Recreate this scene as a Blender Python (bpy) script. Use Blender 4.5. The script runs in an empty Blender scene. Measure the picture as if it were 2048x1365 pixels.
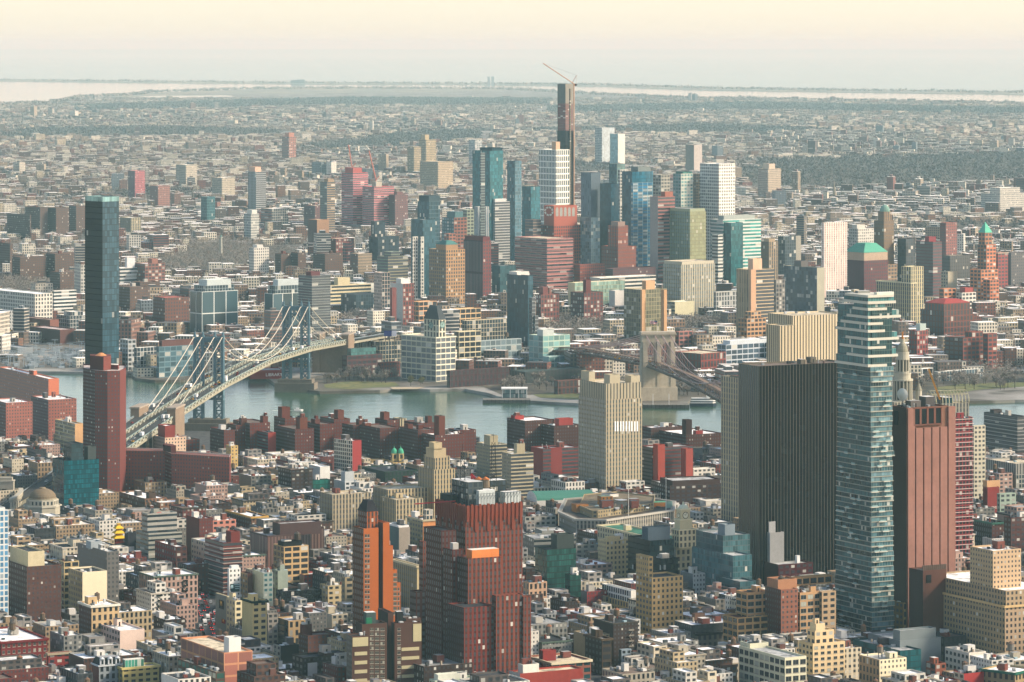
import bpy, math, random
from math import sin, cos, tan, radians, pi, sqrt
from array import array
C = bpy.context.scene.collection
RND = random.Random(7)
# ---- camera (pixels below are those of a 2048 x 1365 frame; F focal length in pixels, EYE eye height, HZ eye-level row)
F, EYE, HZ, CX = 7600.0, 375.0, 92.0, 1024.0
cam = bpy.data.cameras.new("camera"); co = bpy.data.objects.new("camera", cam); C.objects.link(co)
co.location = (0, 0, EYE); co.rotation_euler = (pi/2, 0, 0)
cam.sensor_width = 36.0; cam.lens = 36.0*F/2048; cam.shift_y = -(682.5-HZ)/2048
cam.clip_start = 10; cam.clip_end = 600000
S = bpy.context.scene; S.camera = co
# ---- sky, sun, exposure
SUN_EL, SUN_AZ = radians(32), radians(96)      # azimuth measured clockwise from +Y (the view direction)
w = bpy.data.worlds.new("World"); S.world = w; w.use_nodes = True
nt = w.node_tree; bg = nt.nodes['Background']
sky = nt.nodes.new('ShaderNodeTexSky'); sky.sky_type = 'NISHITA'; sky.sun_disc = False
sky.sun_elevation = SUN_EL; sky.sun_rotation = SUN_AZ
sky.air_density = 1.0; sky.dust_density = 2.0; sky.ozone_density = 1.0; sky.altitude = 100
bg.inputs[1].default_value = 0.13
# bright cream winter haze near the horizon, fading out by about fifteen degrees up
tcw = nt.nodes.new('ShaderNodeTexCoord'); sz = nt.nodes.new('ShaderNodeSeparateXYZ'); nt.links.new(tcw.outputs['Generated'], sz.inputs[0])
mrw = nt.nodes.new('ShaderNodeMapRange'); mrw.inputs[1].default_value = 0.0; mrw.inputs[2].default_value = .30; mrw.inputs[3].default_value = 1.0; mrw.inputs[4].default_value = 0.0
nt.links.new(sz.outputs[2], mrw.inputs[0])
hv = nt.nodes.new('ShaderNodeVectorMath'); hv.operation = 'SCALE'; hv.inputs[0].default_value = (2.75, 2.48, 1.93); nt.links.new(mrw.outputs[0], hv.inputs[3])
ad = nt.nodes.new('ShaderNodeVectorMath'); ad.operation = 'ADD'; nt.links.new(sky.outputs[0], ad.inputs[0]); nt.links.new(hv.outputs[0], ad.inputs[1])
nt.links.new(ad.outputs[0], bg.inputs[0])
sl = bpy.data.lights.new("sun", 'SUN'); sl.energy = 3.7; sl.angle = radians(9); sl.color = (1.0, 0.87, 0.70)
so = bpy.data.objects.new("sun", sl); C.objects.link(so); so.location = (500, 0, 900)
so.rotation_euler = (pi/2-SUN_EL, 0, pi-SUN_AZ)   # checked below: light travels from the sun towards the scene
from mathutils import Vector
_dir = Vector((sin(SUN_AZ)*cos(SUN_EL), cos(SUN_AZ)*cos(SUN_EL), sin(SUN_EL)))
so.rotation_euler = _dir.to_track_quat('Z', 'Y').to_euler()
S.view_settings.view_transform = 'Standard'; S.view_settings.look = 'None'
S.view_settings.gamma = 1; S.view_settings.exposure = 0.86
HAZE = 2.55e-5

# ---- helpers
def lin(h):
    h = h.lstrip('#'); r = []
    for i in (0, 2, 4):
        c = int(h[i:i+2], 16)/255; r.append(c/12.92 if c <= .04045 else ((c+.055)/1.055)**2.4)
    return tuple(r)
def G(px, py, z=0.0):                       # the point at height z seen at pixel (px, py)
    d = F*(EYE-z)/(py-HZ); return ((px-CX)*d/F, d, z)
def dep(py, z=0.0): return F*(EYE-z)/(py-HZ)
def ZZ(py, d): return EYE-(py-HZ)*d/F
def XX(px, d): return (px-CX)*d/F

def tag(o, label=None, cat=None, group=None, kind=None):
    if label: o['label'] = label
    if cat: o['category'] = cat
    if group: o['group'] = group
    if kind: o['kind'] = kind
    return o
HEROES = []           # (px, py, depth, short phrase)
LABELS = set()
def thing(name, label, cat, loc, group=None):
    o = bpy.data.objects.new(name, None); C.objects.link(o); o.location = loc
    o.empty_display_size = 1
    LABELS.add(label)
    return tag(o, label, cat, group)

# ---- materials
def mat(name): 
    m = bpy.data.materials.new(name); m.use_nodes = True
    n = m.node_tree; b = n.nodes['Principled BSDF']; return m, n, b
def mth(n, op, a, b=None, c=None):
    x = n.nodes.new('ShaderNodeMath'); x.operation = op
    for i, v in enumerate((a, b, c)):
        if v is None: continue
        if isinstance(v, (int, float)): x.inputs[i].default_value = v
        else: n.links.new(v, x.inputs[i])
    return x.outputs[0]
def mixc(n, f, a, b, bt='MIX'):
    x = n.nodes.new('ShaderNodeMix'); x.data_type = 'RGBA'; x.blend_type = bt
    for i, v in ((0, f), (6, a), (7, b)):
        if isinstance(v, (int, float)): x.inputs[i].default_value = v
        elif isinstance(v, tuple): x.inputs[i].default_value = v if len(v) == 4 else v+(1,)
        else: n.links.new(v, x.inputs[i])
    return x.outputs[2]
def attr(n, name):
    a = n.nodes.new('ShaderNodeAttribute'); a.attribute_name = name; return a
def surface_material():
    m, n, b = mat('building_surface')
    wc, gp, gk, gx = [attr(n, k) for k in ('wc', 'gp', 'gk', 'gx')]
    uv = n.nodes.new('ShaderNodeUVMap'); uv.uv_map = 'uv'
    su = n.nodes.new('ShaderNodeSeparateXYZ'); n.links.new(uv.outputs[0], su.inputs[0])
    sg = n.nodes.new('ShaderNodeSeparateXYZ'); n.links.new(gp.outputs['Vector'], sg.inputs[0])
    sx = n.nodes.new('ShaderNodeSeparateXYZ'); n.links.new(gx.outputs['Vector'], sx.inputs[0])
    u = mth(n, 'DIVIDE', su.outputs[0], sg.outputs[0]); v = mth(n, 'DIVIDE', su.outputs[1], sg.outputs[1])
    du = mth(n, 'ABSOLUTE', mth(n, 'SUBTRACT', mth(n, 'FRACT', u), .5))
    dv = mth(n, 'ABSOLUTE', mth(n, 'SUBTRACT', mth(n, 'FRACT', v), .5))
    mu = mth(n, 'LESS_THAN', du, mth(n, 'MULTIPLY', sg.outputs[2], .5))
    mv = mth(n, 'LESS_THAN', dv, mth(n, 'MULTIPLY', gp.outputs['Alpha'], .5))
    win = mth(n, 'MULTIPLY', mu, mv)
    cv = n.nodes.new('ShaderNodeCombineXYZ')
    n.links.new(mth(n, 'FLOOR', u), cv.inputs[0]); n.links.new(mth(n, 'FLOOR', v), cv.inputs[1])
    n.links.new(mth(n, 'MULTIPLY', wc.outputs['Alpha'], 97.3), cv.inputs[2])
    wn = n.nodes.new('ShaderNodeTexWhiteNoise'); n.links.new(cv.outputs[0], wn.inputs[0])
    sr = n.nodes.new('ShaderNodeSeparateColor'); n.links.new(wn.outputs['Color'], sr.inputs[0])
    # pane: dark glass, a few with pale blinds
    gs = mth(n, 'MULTIPLY_ADD', sr.outputs[0], .9, .55)
    pane = n.nodes.new('ShaderNodeVectorMath'); pane.operation = 'SCALE'
    n.links.new(gk.outputs['Vector'], pane.inputs[0]); n.links.new(gs, pane.inputs[3])
    lit = mth(n, 'LESS_THAN', sr.outputs[1], gk.outputs['Alpha'])
    pc = mixc(n, mth(n, 'MULTIPLY', lit, mth(n, 'MULTIPLY_ADD', sr.outputs[2], .5, .4)), pane.outputs[0], (.50, .49, .42))
    # wall: weathering at three sizes, rain streaks, spandrels
    ge = n.nodes.new('ShaderNodeNewGeometry')
    def noise(sc, det, scale3=None):
        t = n.nodes.new('ShaderNodeTexNoise'); t.inputs['Scale'].default_value = sc; t.inputs['Detail'].default_value = det
        src = ge.outputs['Position']
        if scale3:
            q = n.nodes.new('ShaderNodeVectorMath'); q.operation = 'MULTIPLY'; q.inputs[1].default_value = scale3
            n.links.new(src, q.inputs[0]); src = q.outputs[0]
        n.links.new(src, t.inputs['Vector']); return t.outputs[0]
    a = mth(n, 'SUBTRACT', noise(.06, 4), .5); a2 = mth(n, 'SUBTRACT', noise(.5, 4), .5)
    a3 = mth(n, 'SUBTRACT', noise(1.0, 2, (.6, .6, .03)), .5)
    t = mth(n, 'ADD', mth(n, 'ADD', mth(n, 'MULTIPLY', a, 1.3), mth(n, 'MULTIPLY', a2, 1.2)), mth(n, 'MULTIPLY', a3, .9))
    f = mth(n, 'MULTIPLY_ADD', t, sx.outputs[2], 1.0)
    pm = n.nodes.new('ShaderNodeMapRange'); pm.inputs[1].default_value = .54; pm.inputs[2].default_value = .60; pm.inputs[3].default_value = 0.0; pm.inputs[4].default_value = .75
    n.links.new(noise(.16, 2), pm.inputs[0]); f = mth(n, 'MULTIPLY', f, mth(n, 'SUBTRACT', 1.0, mth(n, 'MULTIPLY', pm.outputs[0], mth(n, 'MULTIPLY', sx.outputs[2], sx.outputs[2]))))
    spd = mth(n, 'MULTIPLY', mu, mth(n, 'SUBTRACT', 1.0, mv))
    f = mth(n, 'MULTIPLY', f, mth(n, 'MULTIPLY_ADD', spd, mth(n, 'SUBTRACT', sx.outputs[0], 1.0), 1.0))
    wl = n.nodes.new('ShaderNodeVectorMath'); wl.operation = 'SCALE'
    n.links.new(wc.outputs['Vector'], wl.inputs[0]); n.links.new(mth(n, 'MAXIMUM', f, .05), wl.inputs[3])
    n.links.new(mixc(n, win, wl.outputs[0], pc), b.inputs['Base Color'])
    ro = mth(n, 'MULTIPLY_ADD', win, mth(n, 'SUBTRACT', sx.outputs[1], .85), .85)
    n.links.new(ro, b.inputs['Roughness'])
    n.links.new(mth(n, 'MULTIPLY', mth(n, 'MULTIPLY_ADD', win, .45, .2), gx.outputs['Alpha']), b.inputs['Specular IOR Level'])
    return m
SURF = surface_material()
def simple(name, hexc, rough=.7, amp=.25, sc=.2, metal=0.0):
    m, n, b = mat(name)
    t = n.nodes.new('ShaderNodeTexNoise'); t.inputs['Scale'].default_value = sc; t.inputs['Detail'].default_value = 5
    g = n.nodes.new('ShaderNodeNewGeometry'); n.links.new(g.outputs['Position'], t.inputs['Vector'])
    c = lin(hexc); lo = tuple(x*(1-amp) for x in c); hi = tuple(min(1, x*(1+amp)) for x in c)
    n.links.new(mixc(n, t.outputs[0], lo, hi), b.inputs['Base Color'])
    b.inputs['Roughness'].default_value = rough; b.inputs['Metallic'].default_value = metal
    return m

# ---- mesh builder; every face carries its wall colour, window grid, pane colour and surface settings
# style: cell width, cell height, window width, window height, spandrel factor, pale panes, pane roughness, pane colour
ST = {'blank': (3, 3, 0, 0, 1, 0, .5, '202830'), 'punch': (3.0, 3.4, .46, .54, 1, .06, .3, '161d24'),
 'pair': (4.4, 3.5, .58, .5, 1, .12, .3, '161d24'), 'loft': (5.4, 4.2, .8, .64, 1, .08, .25, '1e2125'),
 'pier': (2.7, 3.7, .5, .62, .42, .04, .35, '1a2126'), 'band': (8, 3.5, 1.0, .44, 1, .1, .25, '222c32'),
 'glass': (1.9, 3.8, .9, .84, .8, .015, .12, '24464c'), 'finl': (2.5, 3.8, .64, 1.0, 1, 0, .2, '0c1214'), 'frame': (11, 17, .94, .955, 1, 0, .25, '1c2c32'), 'bigrid': (2.9, 6.8, .56, .66, 1, .02, .2, '1c2a30'), 'black': (1.9, 3.8, .9, .84, 1, .006, .15, '06141c'), 'vfin': (2.5, 3.8, .9, 1.0, 1, .0, .2, '0b1518'),
 'grid': (2.9, 3.5, .7, .74, 1, .1, .2, '26323a'), 'balc': (6, 3.0, 1.0, .62, 1, .06, .4, '22282e'),
 'small': (2.7, 3.0, .40, .46, 1, .07, .35, '20262c'), 'check': (3.6, 4.2, .52, .7, .55, .02, .4, '1d2124'),
 'panel': (9, 6.6, .9, .82, 1, 0, .8, '7a4638'), 'sill': (3.4, 3.7, .5, .52, .8, .3, .3, '161a20'),
 'arch': (3.6, 4.8, .5, .66, 1, .05, .3, '12171c'), 'stripe': (3.0, 4, .34, 1.0, 1, 0, .5, '15181a'),
 'rib': (2.4, 30, .5, .93, 1, 0, .5, '6b5550')}
def grade(c):
    y = .3*c[0]+.6*c[1]+.1*c[2]; return tuple(1.0*max(0, y+(v-y)*.9)**1.17 for v in c)
def spec(hexc, style='blank', amp=.22, glass=None, light=None, scale=1.0, seed=None):
    if ':' in style: style, glass = style.split(':')[:2]
    s = ST[style]
    if scale > 1: s = s[:2]+(s[2] if s[2] > .9 else min(.9, s[2]*1.25), s[3] if s[3] > .9 else min(.9, s[3]*1.2))+s[4:]
    if scale > 1 and glass: glass = tuple(min(.5, 1.2*v) for v in lin(glass))
    c = grade(lin(hexc)) if isinstance(hexc, str) else hexc
    return (c+(RND.random() if seed is None else seed,), (s[0]*scale, s[1]*scale, s[2], s[3]),
            (glass if isinstance(glass, tuple) else lin(glass or s[7]))+(s[5] if light is None else light,), (s[4], s[6], amp, SPEC.get(style, 1.0)))
SPEC = {'vfin': .12, 'glass': .45, 'black': .12, 'grid': .6, 'blank': .6, 'stripe': .3}
class MB:
    def __init__(self): self.V = []; self.Fc = []; self.U = []; self.A = ([], [], [], [])
    def face(self, pts, sp, uvs=None):
        i = len(self.V); self.V += pts; self.Fc.append(tuple(range(i, i+len(pts))))
        if uvs is None: uvs = [(p[0], p[1]) for p in pts]
        for q in uvs: self.U += q
        for k in range(4): self.A[k].extend(sp[k])
    def wall(self, p, q, z0, z1, sp):       # outward side on the right of p->q as seen from above
        w = sqrt((q[0]-p[0])**2+(q[1]-p[1])**2); h = z1-z0
        g = sp[1]
        if g[2] > 0 and w > .5:
            n = max(1, round(w/g[0])); m = max(1, round(h/g[1])); sp = (sp[0], (w/n, h/m, g[2], g[3]), sp[2], sp[3])
        self.face([(p[0], p[1], z0), (q[0], q[1], z0), (q[0], q[1], z1), (p[0], p[1], z1)], sp, [(0, 0), (w, 0), (w, h), (0, h)])
    def prism(self, pts, z0, z1, sps, top=None):
        n = len(pts)
        for i in range(n):
            s = sps[i % len(sps)] if isinstance(sps, list) else sps
            self.wall(pts[i], pts[(i+1) % n], z0, z1, s)
        if top: self.face([(p[0], p[1], z1) for p in pts], top)
    def roofed(self, pts, z0, z1, sps, par=.9, thick=.45, rim=None, roofmb=None, roof=None):   # walls with a parapet, roof sunk behind it
        n = len(pts); self.prism(pts, z0, z1, sps)
        cx = sum(p[0] for p in pts)/n; cy = sum(p[1] for p in pts)/n
        ins = inset(pts, thick)
        first = sps[0] if isinstance(sps, list) else sps
        rm = rim or (first[0], (3, 3, 0, 0), first[2], first[3])
        for i in range(n):
            j = (i+1) % n
            self.face([(pts[i][0], pts[i][1], z1), (pts[j][0], pts[j][1], z1), (ins[j][0], ins[j][1], z1), (ins[i][0], ins[i][1], z1)], rm)
            self.wall(ins[j], ins[i], z1-par, z1, rm)
        (roofmb or self).face([(p[0], p[1], z1-par) for p in ins], roof)
    def box(self, c, sx, sy, sz, sp, rot=0.0, top=None):    # c = centre of the bottom
        r = (cos(rot), sin(rot)); l = (-r[1], r[0]); P = []
        for a, b_ in ((-1, -1), (1, -1), (1, 1), (-1, 1)):
            P.append((c[0]+r[0]*a*sx/2+l[0]*b_*sy/2, c[1]+r[1]*a*sx/2+l[1]*b_*sy/2))
        self.prism(P, c[2], c[2]+sz, sp, top or (sp if not isinstance(sp, list) else sp[0]))
    def cyl(self, c, r0, r1, h, sp, n=12, cap=True, ph=0.0):
        a = [(c[0]+r0*cos(ph+2*pi*i/n), c[1]+r0*sin(ph+2*pi*i/n), c[2]) for i in range(n)]
        b = [(c[0]+r1*cos(ph+2*pi*i/n), c[1]+r1*sin(ph+2*pi*i/n), c[2]+h) for i in range(n)]
        for i in range(n):
            j = (i+1) % n; u = 2*pi*r0/n
            if r1 < .01: self.face([a[i], a[j], b[i]], sp, [(u*i, 0), (u*i+u, 0), (u*i, h)])
            else: self.face([a[i], a[j], b[j], b[i]], sp, [(u*i, 0), (u*i+u, 0), (u*i+u, h), (u*i, h)])
        if cap and r1 >= .01: self.face(b, sp)
    def dome(self, c, r, h, sp, n=20, m=6):
        for k in range(m):
            t0, t1 = pi/2*k/m, pi/2*(k+1)/m
            self.cyl((c[0], c[1], c[2]+h*sin(t0)), r*cos(t0), max(r*cos(t1), 0.001) if k < m-1 else 0.001, h*(sin(t1)-sin(t0)), sp, n, False)
    def bar(self, p, q, r, sp, n=5):        # a round bar from p to q
        p = Vector(p); q = Vector(q); d = q-p
        if d.length < 1e-6: return
        z = d.normalized(); x = z.cross(Vector((0, 0, 1)) if abs(z.z) < .95 else Vector((1, 0, 0))).normalized(); y = z.cross(x)
        A = [tuple(p+(x*cos(2*pi*i/n)+y*sin(2*pi*i/n))*r) for i in range(n)]; B_ = [tuple(q+(x*cos(2*pi*i/n)+y*sin(2*pi*i/n))*r) for i in range(n)]
        for i in range(n):
            j = (i+1) % n; self.face([A[i], A[j], B_[j], B_[i]], sp)
    def beam(self, p, q, wd, ht, sp):       # a square beam from p to q, wd across and ht high, p and q at mid height
        p = Vector(p); q = Vector(q); d = q-p; s = d.cross(Vector((0, 0, 1)))
        s = (s.normalized() if s.length > 1e-4 else Vector((1, 0, 0)))*wd/2; u = s.cross(d).normalized()*ht/2
        A = [p-s-u, p+s-u, p+s+u, p-s+u]; B_ = [q-s-u, q+s-u, q+s+u, q-s+u]
        A = [tuple(v) for v in A]; B_ = [tuple(v) for v in B_]
        for i in range(4):
            j = (i+1) % 4; self.face([A[i], A[j], B_[j], B_[i]], sp)
        self.face(A[::-1], sp); self.face(B_, sp)
    def build(self, name, parent=None, m=None, local=True):
        o = (0, 0, 0)
        if parent is not None and local:
            o = parent.location if parent.parent is None else (parent.parent.location+parent.location)
        V = [(v[0]-o[0], v[1]-o[1], v[2]-o[2]) for v in self.V]
        me = bpy.data.meshes.new(name); me.from_pydata(V, [], self.Fc)
        l = me.uv_layers.new(name='uv'); l.data.foreach_set('uv', array('f', self.U))
        for k, nm in enumerate(('wc', 'gp', 'gk', 'gx')):
            at = me.attributes.new(nm, 'FLOAT_COLOR', 'FACE'); at.data.foreach_set('color', array('f', self.A[k]))
        me.materials.append(m or SURF); me.update()
        ob = bpy.data.objects.new(name, me); C.objects.link(ob)
        if parent is not None: ob.parent = parent
        return ob
def inset(pts, t):
    n = len(pts); out = []
    for i in range(n):
        p0, p1, p2 = pts[i-1], pts[i], pts[(i+1) % n]
        a = Vector((p1[0]-p0[0], p1[1]-p0[1])); b = Vector((p2[0]-p1[0], p2[1]-p1[1]))
        if a.length < 1e-6 or b.length < 1e-6: out.append(p1); continue
        a.normalize(); b.normalize(); na = Vector((-a.y, a.x)); nb = Vector((-b.y, b.x)); k = na+nb
        k /= max(.3, (1+na.dot(nb))); out.append((p1[0]+k.x*t, p1[1]+k.y*t))
    return out
def foot(x0, xc, x1, d, th, wl=18., wr=14.):    # near corner seen at column xc at depth d, left and right ends at columns x0 and x1
    t = radians(th); P = (XX(xc, d), d); r = (cos(t), sin(t)); l = (-sin(t), cos(t))
    t0, t1 = (x0-CX)/F, (x1-CX)/F
    if x1 > xc+.4: wr = (t1*d-P[0])/(r[0]-t1*r[1])
    if xc > x0+.4: wl = min(150., (P[0]-t0*d)/(-l[0]+t0*l[1]))
    return [P, (P[0]+r[0]*wr, P[1]+r[1]*wr), (P[0]+r[0]*wr+l[0]*wl, P[1]+r[1]*wr+l[1]*wl), (P[0]+l[0]*wl, P[1]+l[1]*wl)]
FOOT = []             # footprints already taken (polygon)
def inside(p, poly):
    c = False; n = len(poly); j = n-1
    for i in range(n):
        if (poly[i][1] > p[1]) != (poly[j][1] > p[1]) and p[0] < (poly[j][0]-poly[i][0])*(p[1]-poly[i][1])/(poly[j][1]-poly[i][1])+poly[i][0]: c = not c
        j = i
    return c
def short(label):
    for s in (' with ', ' beside ', ' behind ', ' in front ', ' near ', ' at ', ' on ', ' between ', ' left of ', ' right of ', ' under ', ' above ', ', '):
        label = label.split(s)[0]
    return label

# ---- roof furniture
WHITE, DARK = 'd8d6cc', '2a2c2e'
def tank(parent, p, z, rot=0, s=1.0, hexc='6a5a48', roof='8e6848'):    # wooden water tank: barrel on steel legs, conical cap
    mb = MB(); sp = spec(hexc, amp=.35); st = spec('1e2020')
    for a in range(4):
        x, y = cos(pi/4+a*pi/2)*1.3*s, sin(pi/4+a*pi/2)*1.3*s
        mb.beam((p[0]+x, p[1]+y, z), (p[0]+x, p[1]+y, z+2.6*s), .22*s, .22*s, st)
    mb.beam((p[0]-1.3*s, p[1], z+2.6*s), (p[0]+1.3*s, p[1], z+2.6*s), 2.4*s, .3*s, st)
    mb.cyl((p[0], p[1], z+2.8*s), 1.9*s, 1.8*s, 3.6*s, sp, 10)
    o = mb.build('water_tank', parent)
    m2 = MB(); m2.cyl((p[0], p[1], z+6.4*s), 2.05*s, .0, 1.4*s, spec(roof, amp=.3), 10); m2.build('tank_roof', o, local=True)
    return o
def clutter(parent, pts, z, rng, n_bulk=1, n_tank=0, n_ac=3, wallhex='8a8078', big=1.0):
    P = Vector(pts[0]); r = Vector(pts[1])-P; l = Vector(pts[3])-P; W, L = r.length, l.length
    if W < 4 or L < 4: return
    rot = math.atan2(r.y, r.x)
    def at(u, v): q = P+r*u+l*v; return (q.x, q.y)
    for k in range(n_bulk):
        sx, sy, sz = min(W*.45, rng.uniform(3, 6)*big), min(L*.45, rng.uniform(3.5, 7)*big), rng.uniform(2.4, 4.2)*big
        u = rng.uniform(.25, .75); v = rng.uniform(.3, .75); q = at(u, v)
        m = MB(); c = rng.choice((wallhex, wallhex, 'c9c6bc', 'a8a49a', '5a5654', '7a4a40'))
        m.box((q[0], q[1], z-.6), sx, sy, sz+.6, spec(c), rot, spec(rng.choice(('cfcdc6', '9a9a96', '55565a'))))
        if rng.random() < .6: m.box((q[0]-r.normalized().x*0+sin(rot)*sy*.5, q[1]-cos(rot)*sy*.5, z-.5), 1.0, .12, 2.4, spec('3a3634'), rot)
        m.build('bulkhead', parent)
    for k in range(n_tank):
        q = at(rng.uniform(.2, .8), rng.uniform(.3, .8)); tank(parent, q, z-.6, rot, rng.uniform(.85, 1.2), rng.choice(('6a5a48', '7a746a', '54483c')), rng.choice(('8a6248', '6e5a4a', '5a524a')))
    for k in range(n_ac):
        q = at(rng.uniform(.12, .88), rng.uniform(.12, .88)); m = MB(); t = rng.random()
        if t < .45:
            m.box((q[0], q[1], z-.7), rng.uniform(1.2, 3), rng.uniform(1.2, 3.4), rng.uniform(1.0, 2.0), spec(rng.choice(('b4b6b4', '8a8e90', 'd0cec6', '44484a'))), rot); nm = 'air_conditioner'
        elif t < .7:
            m.box((q[0], q[1], z-.7), rng.uniform(1.4, 2.4), rng.uniform(2, 4), .8, spec(rng.choice(('4a5a60', '9ab0b4', 'cfd4d2'))), rot); nm = 'skylight'
        elif t < .87:
            m.box((q[0], q[1], z-.7), .8, 1.2, rng.uniform(1.6, 3), spec(rng.choice(('7a4438', '6a4a40', 'a89a86'))), rot); nm = 'chimney'
        else:
            m.cyl((q[0], q[1], z-.7), .3, .3, rng.uniform(1.6, 3.0), spec('9a9c9a'), 6); m.cyl((q[0], q[1], z+1.2), .55, .4, .7, spec('9a9c9a'), 6); nm = 'vent_pipe'
        m.build(nm, parent)
# ---- table-driven buildings: kind | label | x0 xc x1 ytop yground | style (left/right) | colour (left/right, lit or shaded tone often put into it) | roof | extras
ROOF = {'w': 'efede6', 'g': 'adaeaa', 'd': '404346', 'b': '7a6c60', 'r': '7a4a40', 't': 'c9bca0'}
def two(s): 
    a = s.split('/'); return (a[0], a[-1])
def geo_windows(root, pts, z0, z1, side, style, rng, done):
    a, b = (pts[0], pts[1]) if side == 'r' else (pts[3], pts[0])
    st = ST[style.split(':')[0]]; W = sqrt((b[0]-a[0])**2+(b[1]-a[1])**2); h = z1-z0
    n = max(1, round(W/st[0])); m = max(1, round(h/st[1])); cw, ch = W/n, h/m
    ux, uy = (b[0]-a[0])/W, (b[1]-a[1])/W; nx, ny = uy, -ux; ww, wh = cw*st[2], ch*st[3]
    rest = []
    for j in range(m-1, -1, -1):
        for i in range(n):
            x = a[0]+ux*(i+.5)*cw; y = a[1]+uy*(i+.5)*cw; z = z0+(j+.5)*ch
            if done[0] < 50:
                o = bpy.data.objects.new('window', window_mesh(ww, wh)); C.objects.link(o); o.parent = root
                o.location = (x-root.location.x, y-root.location.y, z-root.location.z); o.rotation_euler = (0, 0, math.atan2(uy, ux))
                done[0] += 1
            else: rest.append((x, y, z))
    if rest:
        mb = MB()
        for x, y, z in rest: window_faces(mb, (x, y, z), (ux, uy), ww, wh, rng.random())
        tag(mb.build('window', root), kind='stuff')
def window_faces(mb, c, u, ww, wh, rnd):
    nx, ny = u[1], -u[0]
    def P(a, b, o): return (c[0]+u[0]*a+nx*o, c[1]+u[1]*a+ny*o, c[2]+b)
    fr = spec('8a8676'); v = rnd*.05
    gl = spec(tuple(max(0.004, x*(.6+.9*rnd)) for x in lin('1c242a')) if rnd < .86 else lin('9a9a8c'), 'blank', .1)
    gl = (gl[0], gl[1], gl[2], (1, .2, .1, 1)); t = .14; o = .05
    for q in ((-ww/2, -wh/2, ww/2, -wh/2+t), (-ww/2, wh/2-t, ww/2, wh/2), (-ww/2, -wh/2+t, -ww/2+t, wh/2-t), (ww/2-t, -wh/2+t, ww/2, wh/2-t), (-.06, -wh/2+t, .06, wh/2-t)):
        mb.face([P(q[0], q[1], o), P(q[2], q[1], o), P(q[2], q[3], o), P(q[0], q[3], o)], fr)
    g = gl; g = (g[0], (3, 3, 0, 0), g[2], g[3])
    mb.face([P(-ww/2+t, -wh/2+t, .02), P(ww/2-t, -wh/2+t, .02), P(ww/2-t, wh/2-t, .02), P(-ww/2+t, wh/2-t, .02)], g)
    s = spec('a8a294')
    mb.face([P(-ww/2-.15, -wh/2-.25, .22), P(ww/2+.15, -wh/2-.25, .22), P(ww/2+.15, -wh/2-.02, .22), P(-ww/2-.15, -wh/2-.02, .22)], s)
    mb.face([P(-ww/2-.15, -wh/2-.02, .22), P(ww/2+.15, -wh/2-.02, .22), P(ww/2+.15, -wh/2-.02, 0), P(-ww/2-.15, -wh/2-.02, 0)], s)
_WM = {}
def window_mesh(ww, wh):
    k = RND.choice((0, 0, 0, 1, 1, 1, 2, 2, 3)); key = (round(ww, 2), round(wh, 2), k)
    if key not in _WM:
        mb = MB(); window_faces(mb, (0, 0, 0), (1, 0), ww, wh, (.1, .4, .7, .93)[k]); o = mb.build('window'); me = o.data
        bpy.data.objects.remove(o); _WM[key] = me
    return _WM[key]
def cornice(root, pts, z, hexc, out=.8, h=1.3):
    mb = MB(); sp = spec(hexc, amp=.15); o = inset(pts, -out)
    mb.prism(o, z-h, z+.05, sp); n = len(pts)
    for i in range(n):
        j = (i+1) % n
        mb.face([(o[i][0], o[i][1], z+.05), (o[j][0], o[j][1], z+.05), (pts[j][0], pts[j][1], z+.05), (pts[i][0], pts[i][1], z+.05)], sp)
        mb.face([(pts[i][0], pts[i][1], z-h), (pts[j][0], pts[j][1], z-h), (o[j][0], o[j][1], z-h), (o[i][0], o[i][1], z-h)], sp)
    return mb.build('cornice', root)
def cat_of(name): 
    k = name.split('_')[-1]
    return {'tower': 'tower', 'church': 'church', 'house': 'house', 'skyscraper': 'skyscraper', 'warehouse': 'warehouse'}.get(k, 'building')
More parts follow.
